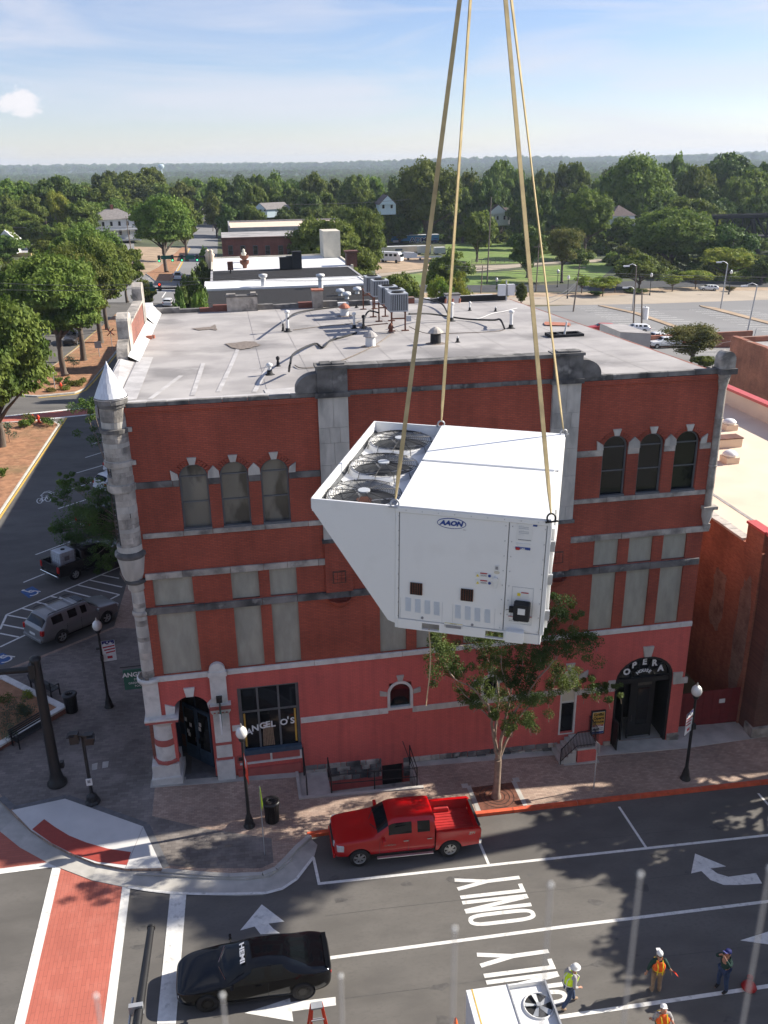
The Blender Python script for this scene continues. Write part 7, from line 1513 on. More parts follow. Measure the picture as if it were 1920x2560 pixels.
def pickup(label,paint,bed,rim='alu',cat='pickup truck',detail=True):
    t = thing('pickup_truck',(0,0,0),label,cat)
    W_ = 1.0
    st = [(2.92,.42,.84,.98,1.06,.9),(2.80,.40,.94,1.04,1.12,.88),(2.3,.40,.99,1.10,1.19,.84),(1.62,.40,W_,1.16,1.25,.84),(1.40,.40,W_,1.20,1.29,.84),(1.30,.40,W_,1.21,1.34,.82),(.72,.40,W_,1.22,1.83,.74),(.60,.40,W_,1.22,1.87,.74),(.0,.40,W_,1.22,1.89,.75),(-.12,.40,W_,1.22,1.89,.75),(-.26,.40,W_,1.22,1.89,.75),(-.95,.40,W_,1.22,1.87,.76),(-1.05,.40,W_,1.22,1.84,.76),(-1.08,.40,W_,1.20,1.78,.76)]
    def fm(i_,k):
        if i_ == 5 and k in (6,7): return 1
        if i_ == 5 and k == 5: return 0
        if k == 5 and i_ in (7,8): return 2
        if k == 5 and i_ == 10: return 2
        if k == 5 and i_ == 6: return 2
        return 0
    me = loft(st,fm,2,[(1.93,.46,W_,.42)])
    split(me,['body','windscreen','side_window'],[M[paint],M['car_glass'],M['car_glass']],t)
    bx(t,-1.10,-1.075,-.62,.62,1.3,1.72,'rear_window','car_glass')
    zf,zr_ = .80,1.27
    for sg in (-1,1):
        side = [(-1.10,.45),(-1.10,zr_),(-2.86,zr_),(-2.88,.55),(-2.3,.5)]+[(-1.71+.47*math.cos(a),.40+.47*math.sin(a)) for a in [math.pi-.2-(math.pi-.4)*k/12 for k in range(13)]]+[(-1.2,.45)]
        b = MB().ext(side,(0,sg*.93,0),(1,0,0),(0,0,1),(0,sg,0),0,.07); bevel(b.build('bed_side',M[paint],t),.015,2)
        bx(t,-1.12,-2.86,sg*.86,sg*1.0,zr_,zr_+.03,'bed_rail',paint,.01); bx(t,-2.84,-1.14,sg*.88,sg*.93,zf,zr_,'inner_side',bed)
        b = MB().ext([(-2.1,0),(-1.32,0),(-1.4,.22),(-2.02,.22)],(0,sg*.72,zf),(1,0,0),(0,0,1),(0,sg,0),0,.17); bevel(b.build('wheel_house',M[bed],t),.04,2)
        bx(t,-2.93,-2.83,sg*.80,sg*1.0,.85,1.24,'tail_light','lamp_red',.01)
    bx(t,-2.86,-1.12,-.88,.88,zf-.06,zf,'bed_floor',bed)
    for k in range(11): bx(t,-2.84,-1.14,-.8+k*.16-.05,-.8+k*.16+.04,zf,zf+.022,'floor_rib',bed)
    bx(t,-1.16,-1.11,-.9,.9,zf,zr_,'bed_front',bed); bx(t,-2.92,-2.85,-.8,.8,.72,zr_,'tailgate',paint,.01); bx(t,-2.94,-2.84,-.8,.8,zr_,zr_+.035,'tailgate_cap','black_soft')
    bx(t,-3.02,-2.88,-.92,.92,.46,.66,'rear_bumper','chrome',.03)
    bx(t,2.86,2.96,-.84,.84,.42,.62,'front_bumper',paint if paint == 'red_car' else 'chrome',.04); bx(t,2.88,2.945,-.52,.52,.72,.98,'grille','black_soft',.01); bx(t,2.9,2.955,-.52,.52,.83,.88,'grille_bar','chrome')
    for sg in (-1,1):
        b = MB().prism([(2.93,sg*.52),(2.80,sg*.94),(2.55,sg*.985),(2.62,sg*.52)],.78,1.035); bevel(b.build('headlight',M['lamp_clear'],t),.02,2)
        for xx,nm in ((1.93,0),(-1.71,1)): wheel(t,xx,sg*.86,.40,.27,sg,rim,6)
        bx(t,-1.0,1.25,sg*1.0,sg*1.12,.40,.44,'running_board','alu' if paint == 'red_car' else 'black_soft',.01)
        for xx in (.0,-.95): bx(t,xx+.02,xx+.22,sg*1.0,sg*1.03,1.06,1.1,'door_handle','chrome' if paint == 'red_car' else paint)
        for xx in (1.15,.02-.03,-1.03): bx(t,xx,xx+.008,sg*.992,sg*1.003,.5,1.15,'door_gap','black_soft')
    bx(t,-1.0,2.2,-.85,.85,.34,.5,'chassis','black_soft'); bx(t,-2.8,-1.0,-.6,.6,.4,.72,'chassis','black_soft')
    mirrors(t,1.02,1.0,1.25,paint,1.15)
    for sg in (-1,1): MB().beam((1.42,sg*.15,1.33),(1.2,sg*.62,1.41),.02).build('wiper',M['black_soft'],t)
    return t
tr_ = pickup('bright red crew cab pickup truck parked at the kerb below the pink wall','red_car','red_bed')
place(tr_,10.52,-5.13,math.pi+.004)
b = MB(); b.tube([(-1.2,.55,.9),(-1.5,.6,.95),(-1.9,.55,.95)],.07,8); b.build('red_bundle',M['red_bed'],tr_)
b = MB(); b.tube([(-1.25,1.0,1.32),(-1.4,1.02,1.35),(-1.5,.96,1.33),(-1.38,.93,1.36)],.03,6);
o = text_mesh('Z71',.16,extrude=.004,bold=.004,shear=.2);
for v in o.vertices: v.co = Vector((-2.55-v.co.x,1.006+v.co.z,1.12+v.co.y))
o.materials.clear(); o.materials.append(M['chrome']); oo = bpy.data.objects.new('side_badge',o); link(oo,tr_)
o = text_mesh('SILVERADO',.09,extrude=.004)
for v in o.vertices: v.co = Vector((.75-v.co.x,1.006+v.co.z,.93+v.co.y))
o.materials.clear(); o.materials.append(M['chrome']); oo = bpy.data.objects.new('side_badge',o); link(oo,tr_)
h43 = R_(43)
dk = pickup('dark pickup truck with a white liquid tank in its bed parked at an angle','dark_car','black_soft')
cx_,cy_ = -5.83+.733*1.71-.66*.95,21.82+.68*1.71+.733*.9; place(dk,cx_,cy_,h43)
tk = thing('liquid_tank',(0,0,0),'white caged liquid tank standing in the bed of the dark pickup','tank')
bevel(MB().box((0,0,.62),(1.1,1.0,.95)).build('bottle',M['bottle_blue'],tk),.08,3); MB().box((0,0,.07),(1.15,1.05,.14)).build('pallet',M['steel_grey'],tk); MB().cyl((0,0,1.09),(0,0,1.13),.14,.14,14).build('lid',M['black_soft'],tk)
for k in range(6):
    for (a_,b_) in (((-.56+.224*k,-.51),None),((-.56+.224*k,.51),None),((-.57,-.5+.2*k),None),((.57,-.5+.2*k),None)): MB().cyl((*a_,.14),(*a_,1.06),.012,.012,5).build('cage_bar',M['steel_grey'],tk)
for z_ in (.35,.6,.85,1.06): MB().tube([(-.57,-.51,z_),(.57,-.51,z_),(.57,.51,z_),(-.57,.51,z_),(-.57,-.51,z_)],.012,5).build('cage_ring',M['steel_grey'],tk)
MB().b2(-.25,.1,-.53,-.51,.5,.8).build('tank_label',M['grey_print'],tk)
tk.matrix_world = dk.matrix_world @ Matrix.Translation((-1.85,0,.83))

def car(label,cat,name,st,glassrows,paint,wb,W_,wr=.34,rim='alu',extra=None,arch=.39,fo=0.0,spokes=5):
    t = thing(name,(0,0,0),label,cat)
    ws,rs,sidew = glassrows
    def fm(i_,k):
        if i_ in ws and k in (6,7): return 1
        if i_ in rs and k in (6,7): return 3
        if i_ in sidew and k == 5: return 2
        return 0
    me = loft(st,fm,2,[(wb/2+fo,arch,W_,wr),(-wb/2+fo,arch,W_,wr)])
    split(me,['body','windscreen','side_window','rear_screen'],[M[paint],M['car_glass'],M['car_glass'],M['car_glass']],t)
    xf,xr_ = st[0][0],st[-1][0]
    for sg in (-1,1):
        for xx in (wb/2+fo,-wb/2+fo): wheel(t,xx,sg*(W_-.13),wr,.24,sg,rim,spokes)
    MB().b2(-wb/2+fo+.2,wb/2+fo-.2,-W_+.15,W_-.15,st[2][1]-.06,st[2][1]+.1).build('underbody',M['black_soft'],t)
    return t
sst = [(2.53,.30,.50,.58,.62,.9),(2.46,.22,.70,.64,.69,.9),(2.22,.19,.86,.72,.79,.88),(1.9,.18,.925,.78,.86,.86),(1.35,.18,.945,.86,.94,.86),(1.08,.18,.95,.90,.98,.86),(1.0,.18,.95,.91,1.01,.84),(.22,.18,.95,.94,1.39,.68),(.10,.18,.95,.94,1.43,.67),(-.36,.18,.95,.95,1.46,.66),(-.46,.18,.95,.96,1.46,.66),(-.95,.18,.95,.98,1.44,.66),(-1.10,.18,.95,.99,1.41,.67),(-1.75,.18,.95,1.03,1.14,.74),(-1.88,.18,.945,1.03,1.11,.8),(-2.25,.20,.90,1.0,1.09,.82),(-2.44,.26,.80,.96,1.04,.8),(-2.53,.36,.62,.88,.94,.8)]
ch = car('glossy black muscle sedan waiting at the white stop line','car','black_sedan',sst,((6,),(12,),(7,8,10)),'black_car',3.05,.95,.36,'black',arch=.41,spokes=10)
place(ch,4.33,-10.86,math.pi+R_(.5))
for sg in (-1,1):
    bx(ch,-2.49,-2.36,sg*.35,sg*.72,.78,.88,'tail_light','lamp_red',.02); bx(ch,2.36,2.455,sg*.42,sg*.68,.50,.60,'headlight','lamp_clear',.02); bx(ch,-.2,.0,sg*.945,sg*.965,.86,.89,'door_handle','black_car')
    MB().beam((1.15,sg*.1,.99),(.95,sg*.68,1.04),.02).build('wiper',M['chrome'],ch)
    bx(ch,1.05,1.06,sg*.93,sg*.952,.35,.86,'door_gap','black_soft'); bx(ch,-.42,-.41,sg*.93,sg*.953,.35,.92,'door_gap','black_soft')
mirrors(ch,.75,.93,1.0,'black_car',.85); bx(ch,2.44,2.51,-.4,.4,.32,.56,'grille','black_soft'); bx(ch,-2.45,-2.3,-.7,.7,1.07,1.10,'spoiler','black_car')
me = text_mesh('HEMI',.24,extrude=.003,bold=.008,sx=1.55)
for v in me.vertices: q = v.co.copy(); v.co = Vector((.36-q.y*.87+.03,-q.x*-1.0,1.30+.4*q.y+.055+q.z))
me.materials.clear(); me.materials.append(M['white_cloth']); link(bpy.data.objects.new('windscreen_lettering',me),ch)
ust = [(2.58,.34,.74,.86,.94,.92),(2.48,.32,.88,.94,1.02,.9),(2.0,.32,.96,1.02,1.12,.86),(1.42,.32,.985,1.10,1.20,.84),(1.22,.32,.99,1.13,1.24,.84),(1.14,.32,.99,1.14,1.28,.82),(.52,.32,.99,1.16,1.78,.74),(.40,.32,.99,1.16,1.82,.74),(-.08,.32,.99,1.17,1.86,.75),(-.2,.32,.99,1.17,1.86,.75),(-.95,.32,.99,1.18,1.86,.75),(-1.07,.32,.99,1.18,1.86,.75),(-2.0,.32,.98,1.18,1.84,.76),(-2.18,.32,.98,1.18,1.80,.76),(-2.52,.34,.95,1.15,1.25,.84),(-2.60,.38,.90,1.08,1.15,.86),(-2.62,.40,.88,1.02,1.08,.86)]
def suv(label,paint,name='parked_suv',rim='alu',rack=True):
    t = car(label,'suv',name,ust,((5,),(13,),(7,9,11)),paint,3.0,.99,.40,rim,arch=.46,fo=.08)
    for sg in (-1,1):
        if rack: MB().tube([(.3,sg*.68,1.86),(.2,sg*.68,1.93),(-1.9,sg*.68,1.93),(-2.0,sg*.68,1.87)],.025,6).build('roof_rail',M['coil_dark'],t)
        bx(t,-2.63,-2.45,sg*.72,sg*.93,.85,1.15,'tail_light','lamp_red',.02); bx(t,2.42,2.55,sg*.5,sg*.86,.80,.95,'headlight','lamp_clear',.02)
        for xx in (-.0,-1.0): bx(t,xx-.16,xx+.04,sg*.985,sg*1.005,1.02,1.06,'door_handle',paint)
        for xx in (1.05,-.12,-1.05): bx(t,xx,xx+.01,sg*.975,sg*.992,.45,1.1,'door_gap','black_soft')
    if rack:
        for xx in (-.35,-1.45): bx(t,xx,xx+.06,-.68,.68,1.93,1.96,'roof_bar','steel_grey')
        bx(t,.1,.5,-.4,.4,1.835,1.853,'sunroof','car_glass')
    bx(t,-2.70,-2.58,-.85,.85,.42,.6,'rear_bumper',paint,.03); mirrors(t,.95,.97,1.2,paint,1.0); bx(t,-2.655,-2.63,-.25,.25,.72,.85,'number_plate','paper')
    return t
s_ = suv('silver grey suv with roof rack parked nose in beside the hatched bay','silver_car')
mw = Vector(((-5.48-3.14)/2,(13.37+15.53)/2)); hd = Vector((math.cos(R_(42.7)),math.sin(R_(42.7)))); lf = Vector((-hd.y,hd.x)); cpos = mw+lf*.88-hd*.08; place(s_,cpos.x,cpos.y,R_(42.7))
d2 = suv('dark suv parked under the street tree next to the dark pickup','dark_car',rim='coil_dark'); place(d2,-4.4,31.4,h43)
w1 = suv('white hatchback parked beyond the dark suv, partly behind the turret','white_car','parked_car'); w1.scale = (.85,.92,.82); place(w1,-4.6,40.2,h43); w1.scale = (.85,.92,.82)
w2 = suv('second white car parked just beyond the first one behind the turret','white_car','parked_car',rack=False); place(w2,-4.3,44.8,h43); w2.scale = (.85,.92,.82)
def quick(src,x,y,h,label,paint,sc=(1,1,1),cat=None):
    c = copy_tree(src); c['label'] = label
    if cat: c['category'] = cat
    for ch_ in c.children:
        if ch_.name.split('.')[0] in ('body','mirror','rear_bumper','door_handle','bed_side','bed_rail','tailgate'):
            ch_.data = ch_.data.copy(); ch_.data.materials.clear(); ch_.data.materials.append(M[paint])
    place(c,x,y,h); c.scale = sc; return c
a_ = G(K('i',400,590)); quick(d2,a_.x,a_.y,R_(80),'dark car parked left of the big trunk on the far median lane','dark_car',(.9,.95,.8),'car')
a_ = G(K('i',725,545)); quick(s_,a_.x,a_.y,R_(265),'dark grey suv driving between the two median trunks','dark_car')
a_ = G(K('i',640,545)) ; quick(w2,a_.x-2.6,a_.y+10,R_(265),'pale car in the shade behind the thick median trunk','silver_car',(.9,.95,.8),'car')
a_ = G(K('i',520,840)); quick(w2,a_.x-1.6,a_.y+.5,R_(85),'small grey car at the left edge of the far median by the lamp sign','silver_car',(.8,.9,.75),'car')
a_ = G(K('h',1370,1140)); quick(w2,a_.x+.6,a_.y,R_(88),'pink white car waiting at the stop line of the side street','white_car',(.9,.95,.8),'car')
a_ = G(K('h',1475,925)); c = quick(dk,a_.x,a_.y,R_(92),'white pickup crossing the junction on the side street','white_car',(1,1,1),'pickup truck')
a_ = G(K('h',1640,400)); quick(w2,a_.x,a_.y,R_(92),'tiny red car far up the side street','red_car',(.9,.95,.8),'car')
a_ = G(K('h',1030,578)); quick(w2,a_.x,a_.y,R_(15),'white car parked in front of the large white house','white_car',(.9,.95,.8),'car')
a_ = G(K('k',1065,340)); quick(w2,a_.x,a_.y,R_(170),'silver car parked under the small trees of the car park','white_car',(.95,1,.8),'car')
a_ = G(K('k',640,920)); quick(dk,a_.x+.5,a_.y+1.5,R_(188),'white pickup half hidden by the bush beside the grey outbuilding','white_car',(1,1,1),'pickup truck'); quick(dk,a_.x+1.0,a_.y+5.4,R_(188),'silver pickup parked behind the white one near the bush','white_car',(1,1,1),'pickup truck')
a_ = ZP(K('k',40,655),gz(60)+1.2); quick(w2,a_.x,a_.y+1,R_(175),'dark red car parked behind the rear of the grey roof','red_bed',(.95,1,.8),'car'); quick(w2,a_.x+6.5,a_.y+.8,R_(175),'white car parked next to the dark red one behind the roof','white_car',(.95,1,.8),'car')
a_ = G(K('f',195,440)); quick(d2,a_.x,a_.y,R_(100),'dark vehicle at the left end of the gravel yard','dark_car',(1,1,1),'suv')

# ================================================================ SECOND UNIT ON ITS TRAILER, LADDER, CONES
zt_ = 2.55; q0,q1,q2 = [ZP(K('o',*p),zt_) for p in ((297,965),(655,915),(725,1117))]
ux = (q1-q0).normalized(); uy = Vector((ux.y,-ux.x,0)); Wd = (q1-q0).length; Ln = 4.0
uo = Vector((q0.x,q0.y,gz(q0.x))); u2 = thing('second_unit',uo,'second white rooftop unit with one exposed fan at the bottom edge, waiting on the street','air conditioner')
def ub(a0,a1,b0,b1,z0,z1,name,m,p=None,bev=0):
    c = q0+ux*(a0+a1)/2+uy*(b0+b1)/2; c.z = (z0+z1)/2; o = MB().obox(c,ux*(a1-a0)/2,uy*(b1-b0)/2,Vector((0,0,(z1-z0)/2))).build(name,M[m],p or u2,uo); return bevel(o,bev) if bev else o
ub(.01,Wd-.01,.01,Ln,.35,zt_-.14,'cabinet','steel_white',None,.01); sm = Wd*.52
ub(0,sm-.02,0,Ln,zt_-.03,zt_,'top_panel','steel_white',None,.005); ub(0.02,sm,.02,Ln,zt_-.14,zt_-.03,'cabinet_top','steel_white'); ub(sm-.02,sm+.02,0,Ln,zt_-.14,zt_+.02,'joint','steel_grey')
ub(Wd-.05,Wd,0,Ln,zt_-.14,zt_+.01,'rim','steel_grey'); ub(sm+.02,Wd-.05,0,.05,zt_-.14,zt_+.0,'rim','steel_white'); ub(.16,.2,0,Ln,zt_+.001,zt_+.006,'yellow_strip','paint_yellow')
fc = ZP(K('o',625,1033),zt_-.1)
MB().lathe([(.46,.0),(.44,.05),(.41,.05),(.41,-.02)],(fc.x,fc.y,zt_-.14),30).build('fan_ring',M['steel_white'],u2,uo); MB().cyl((fc.x,fc.y,zt_-.139),(fc.x,fc.y,zt_-.135),.42,.42,28).build('fan_well',M['black_soft'],u2,uo)
for k in range(5):
    a0 = 2*math.pi*k/5+.3; vs = [(fc.x+r_*math.cos(a0+d_),fc.y+r_*math.sin(a0+d_),zt_-.12+z_) for r_,d_,z_ in ((.08,-.5,.0),(.40,-.12,.0),(.40,.3,.05),(.08,.5,.03))]; MB().add(vs,[(0,1,2,3)]).build('blade',M['coil'],u2,uo)
MB().cyl((fc.x,fc.y,zt_-.13),(fc.x,fc.y,zt_-.05),.07,.07,12).build('hub',M['steel_grey'],u2,uo)
lt = ZP((791.6,2514),2.2); lo_ = Vector((lt.x,lt.y,gz(lt.x))); ld = thing('step_ladder',lo_,'red step ladder whose grey top shows at the bottom edge','ladder')
MB().box((lt.x,lt.y,2.2),(.34,.22,.06)).build('top_cap',M['steel_grey'],ld,lo_)
for sx_ in (-1,1):
    for sy_ in (-1,1): MB().beam((lt.x+sx_*.15,lt.y+sy_*.1,2.18),(lt.x+sx_*.42,lt.y+sy_*.62,gz(lt.x)),.07,.03,(0,1,0)).build('leg',M['orange_red'],ld,lo_)
for k in range(6): f_ = (k+1)/7; MB().beam((lt.x-.15-.27*f_,lt.y-.1-.52*f_,2.18-2.3*f_),(lt.x+.15+.27*f_,lt.y-.1-.52*f_,2.18-2.3*f_),.08,.03).build('step',M['steel_grey'],ld,lo_)
p = ZP((1139,2544),gz(10.5)+.72); cone(Vector((p.x,p.y,gz(p.x))),'orange traffic cone whose tip shows left of the second white unit')
p = G(K('g',1510,405)); bg_ = MB(); bg_.lathe([(0,.02),(.22,.02),(.26,.1),(.16,.26),(.05,.3),(0,.3)],p,10); bg_.build('red_bag',M['red_print'],None,p,'red bag lying on the white lane line right of the people','bag')
p2_ = G(K('g',1520,330)); MB().lathe([(0,.01),(.1,.01),(.1,.12),(0,.14)],p2_,8).build('red_cloth_lump',M['red_print'],None,p2_,'small red rag on the asphalt just behind the red bag','rag')

# ================================================================ PEOPLE
def skin_mesh(joints,edges,root,name,m,parent,sub=2):
    names = list(joints); me = bpy.data.meshes.new(name); me.from_pydata([joints[k][0] for k in names],[(names.index(a),names.index(b)) for a,b in edges],[])
    o = bpy.data.objects.new(name,me); COL.objects.link(o)
    sk = o.modifiers.new('skin','SKIN'); sk.use_smooth_shade = True
    lay = me.skin_vertices[0].data if me.skin_vertices else None
    if lay is None:
        bpy.context.view_layer.objects.active = o; me2 = me
    for k,nm in enumerate(names):
        r_ = joints[nm][1]; me.skin_vertices[0].data[k].radius = (r_,r_) if not isinstance(r_,tuple) else r_
        me.skin_vertices[0].data[k].use_root = nm == root
    s = o.modifiers.new('sub','SUBSURF'); s.levels = s.render_levels = sub
    m2 = evaluated(o); bpy.data.objects.remove(o); m2.materials.clear(); m2.materials.append(M[m])
    for p_ in m2.polygons: p_.use_smooth = True; p_.material_index = 0
    q = bpy.data.objects.new(name,m2); link(q,parent); return q
def person(x,y,face,label,pose,shirt,trousers,vest=None,vest_stripe=None,hat=None,boots='khaki',H=1.78,extra=None):
    s = H/1.78; t = thing('person',(x,y,gz(x)),label,'person',rz=face)   # local: faces +x, left is +y
    P = dict(pel=(0,0,.96),waist=(.0,0,1.08),chest=(.01,0,1.30),neck=(.0,0,1.48),head=(.03,0,1.60),crown=(.03,0,1.70),
             shl=(0,.19,1.42),shr=(0,-.19,1.42),ell=(.02,.26,1.15),elr=(.02,-.26,1.15),wrl=(.1,.27,.92),wrr=(.1,-.27,.92),
             hipl=(0,.10,.92),hipr=(0,-.10,.92),knl=(.03,.11,.50),knr=(.03,-.11,.50),anl=(-.02,.12,.09),anr=(-.02,-.12,.09),tol=(.16,.14,.04),tor=(.16,-.14,.04))
    P.update({k: v for k,v in pose.items() if k != 'look'}); R0 = dict(pel=.13,waist=.12,chest=.15,neck=.055,head=.095,crown=.07,shl=.07,shr=.07,ell=.045,elr=.045,wrl=.03,wrr=.03,hipl=.095,hipr=.095,knl=.06,knr=.06,anl=.042,anr=.042,tol=.035,tor=.035)
    J = {k: (Vector(P[k])*s,R0[k]*s) for k in P}
    E_ = [('pel','waist'),('waist','chest'),('chest','neck'),('neck','head'),('head','crown'),('chest','shl'),('chest','shr'),('shl','ell'),('shr','elr'),('ell','wrl'),('elr','wrr'),('pel','hipl'),('pel','hipr'),('hipl','knl'),('hipr','knr'),('knl','anl'),('knr','anr'),('anl','tol'),('anr','tor')]
    JJ = dict(J); EE = list(E_)
    for sd_ in 'lr':
        w = J['wr'+sd_][0]; d_ = (w-J['el'+sd_][0]).normalized(); sidev = d_.cross(Vector((1,0,.2))).normalized(); pm_ = w+d_*.07*s; JJ['pa'+sd_] = (pm_,.032*s); EE.append(('wr'+sd_,'pa'+sd_))
        for fi,(off,ln) in enumerate(((-.03,.07),(-.01,.085),(.012,.08),(.032,.062))):
            k = 'f%d%s' % (fi,sd_); JJ[k] = (pm_+sidev*off*s+d_*ln*.6*s,.0095); JJ[k+'t'] = (pm_+sidev*off*s+d_*ln*s+Vector((.02,0,0))*s,.0085); EE += [('pa'+sd_,k),(k,k+'t')]
        k = 'th'+sd_; JJ[k] = (w+d_*.05*s-sidev*.05*s+Vector((.03,0,0))*s,.011); EE.append(('pa'+sd_,k))
    skin_mesh(JJ,EE,'pel','body','skin',t,1)
    top = {k: (J[k][0],(J[k][1]+.018)) for k in ('pel','waist','chest','shl','shr','ell','elr')}; top['elw'] = (J['ell'][0].lerp(J['wrl'][0],.75),.042); top['erw'] = (J['elr'][0].lerp(J['wrr'][0],.75),.042); top['nk'] = (J['chest'][0].lerp(J['neck'][0],.7),.075)
    skin_mesh(top,[('pel','waist'),('waist','chest'),('chest','nk'),('chest','shl'),('chest','shr'),('shl','ell'),('shr','elr'),('ell','elw'),('elr','erw')],'pel','shirt',shirt,t,2)
    lo_ = {k: (J[k][0],(J[k][1]+.02)) for k in ('pel','hipl','hipr','knl','knr','anl','anr')}; skin_mesh(lo_,[('pel','hipl'),('pel','hipr'),('hipl','knl'),('hipr','knr'),('knl','anl'),('knr','anr')],'pel','trousers',trousers,t,2)
    for sd_ in 'lr':
        a_,b_ = J['an'+sd_][0],J['to'+sd_][0]; skin_mesh({'a':(a_+Vector((-.04,0,.02)),.055),'m':(a_.lerp(b_,.5),.055),'b':(b_,.048)},[('a','m'),('m','b')],'a','boot',boots,t,2)
    hd_ = J['head'][0]; fwd = Vector(pose.get('look',(1,0,0))).normalized(); rt_ = fwd.cross(Vector((0,0,1))).normalized(); up_ = rt_.cross(fwd)
    hb = MB();
    skl = MB().lathe([(0,-.135),(.05,-.125),(.075,-.08),(.085,-.02),(.088,.04),(.075,.09),(.04,.12),(0,.128)],(0,0,0),16); skl.v = [hd_+fwd*(v.x*1.12+.01)+rt_*v.y*.95+up_*(v.z+.04) for v in skl.v]; sk_ = skl.build('face',M['skin'],t)
    nb_ = MB(); nb_.v = [hd_+fwd*.10+up_*.065,hd_+fwd*.125+up_*.02,hd_+fwd*.1+rt_*.018+up_*.012,hd_+fwd*.1-rt_*.018+up_*.012]; nb_.f = [[0,2,1],[0,1,3],[1,2,3]]; nb_.sm = [False]*3; nb_.build('nose',M['skin'],sk_)
    for sg in (-1,1):
        MB().box(hd_+fwd*.097+rt_*.032*sg+up_*.06,(.014,.014,.01)).build('eye',M['black'],sk_); MB().box(hd_+rt_*.088*sg+up_*.03,(.03,.03,.05)).build('ear',M['skin'],sk_)
    MB().box(hd_+fwd*.098-up_*.03,(.012,.045,.010)).build('mouth',M['red_cloth'],sk_)
    hr_ = MB().lathe([(.094,-.02),(.096,.05),(.08,.1),(.045,.13),(0,.138)],(0,0,0),16); hr_.v = [hd_+fwd*(v.x*1.1-.012)+rt_*v.y*.98+up_*(v.z+.04) for v in hr_.v]; hr_.build('hair',M['hair'],t)
    if hat:
        kind,hm = hat; hb = MB()
        if kind == 'hard': hb.lathe([(.155,.055),(.125,.065),(.12,.11),(.09,.16),(.03,.18),(0,.182)],(0,0,0),20)
        else: hb.lathe([(.104,.05),(.104,.1),(.08,.15),(0,.165)],(0,0,0),18)
        hb.v = [hd_+fwd*(v.x*1.12-.005)+rt_*v.y+up_*(v.z+.02) for v in hb.v]; ho = hb.build('hard_hat' if kind == 'hard' else 'cap',M[hm],t)
        if kind != 'hard': MB().obox(hd_+fwd*.16+up_*.082,fwd*.06,rt_*.07,up_*.006).build('visor',M[hm],ho)
    if vest:
        vj = {'pel':(J['pel'][0]+Vector((0,0,.02)),(.18*s,.18*s)),'waist':(J['waist'][0],.215*s),'chest':(J['chest'][0],.26*s),'top':(J['chest'][0].lerp(J['neck'][0],.6),.135*s),'sl':(J['chest'][0].lerp(J['shl'][0],.82)+Vector((0,0,.02)),.125*s),'sr':(J['chest'][0].lerp(J['shr'][0],.82)+Vector((0,0,.02)),.125*s)}
        vo_ = skin_mesh(vj,[('pel','waist'),('waist','chest'),('chest','top'),('chest','sl'),('chest','sr')],'pel','vest',vest,t,2)
        if vest_stripe:
            for sg in (-1,1):
                for bk in (-1,1):
                    a_ = J['pel'][0]; b_ = J['chest'][0].lerp(J['neck'][0],.7); MB().beam(a_+Vector((bk*.185,.085*sg,.0)),J['chest'][0]+Vector((bk*.225,.085*sg,0)),.035,.012,(1,0,0)).beam(J['chest'][0]+Vector((bk*.225,.085*sg,0)),b_+Vector((bk*.06,.1*sg,.05)),.035,.012,(1,0,0)).build('reflective_stripe',M[vest_stripe],vo_)
            c_ = J['waist'][0]; MB().lathe([(.197*s,-.02),(.199*s,.025)],c_,18).build('reflective_belt',M[vest_stripe],vo_)
    return t
person(14.42,-13.3,R_(10),'worker in a yellow green vest, white hard hat and jeans beside the second white unit',dict(anl=(.30,.12,.10),tol=(.47,.13,.05),knl=(.22,.12,.52),anr=(-.26,-.1,.14),tor=(-.12,-.12,.05),knr=(-.03,-.1,.5),chest=(.08,0,1.30),neck=(.14,0,1.47),head=(.19,0,1.58),crown=(.2,0,1.68),shl=(.08,.2,1.42),shr=(.08,-.2,1.42),ell=(.0,.3,1.17),elr=(-.02,-.3,1.17),wrl=(.22,.24,1.03),wrr=(.22,-.24,1.02)),'stone_flat','denim','lime','paper',('hard','pvc'))
pb_ = person(17.57,-13.2,R_(80),'man in an orange vest and white cap seen from behind holding a red flag',dict(ell=(.0,.30,1.16),wrl=(-.02,.38,.92),elr=(.0,-.3,1.17),wrr=(.04,-.42,.96)),'darkshirt','khaki','orange','yellow_print',('cap','paper'))
fl_ = thing('red_flag',(17.57,-13.2,gz(17.57)),'red signal flag hanging from the hand of the man in the white cap','flag',rz=R_(80))
MB().cyl((.05,-.42,.98),(.1,-.52,.62),.012,.012,6).build('staff',M['wood_pole'],fl_); b = MB(); b.add([(.06+.01*k,-.44-.05*k,.9-.05*k) for k in range(4)]+[(.10+.04*math.sin(k),-.62-.05*k,.78-.09*k) for k in range(4)],[(k,k+1,k+5,k+4) for k in range(3)]); b.build('cloth',M['orange_red'],fl_)
person(19.85,-13.45,R_(200),'man in dark shirt and jeans raising both hands to his face',dict(ell=(.16,.27,1.38),elr=(.16,-.27,1.38),wrl=(.20,.09,1.60),wrr=(.20,-.09,1.60),knl=(.03,.14,.5),knr=(.03,-.14,.5),anl=(-.02,.18,.09),anr=(-.02,-.16,.09),look=(1,0,.45),head=(.0,0,1.6)),'darkshirt','denim',None,None,('cap','navy_cloth'),'black_soft')
hp_ = ZP(K('o',1190,1045),gz(17)+1.68); person(hp_.x,hp_.y,R_(-100),'worker in an orange vest and patterned cap looking up at the bottom edge',dict(look=(1,0,.8),ell=(.02,.28,1.2),wrl=(.2,.25,1.3),elr=(.02,-.3,1.18),wrr=(.1,-.4,1.35)),'stone_flat','denim','orange','yellow_print',('cap','white_cloth'))
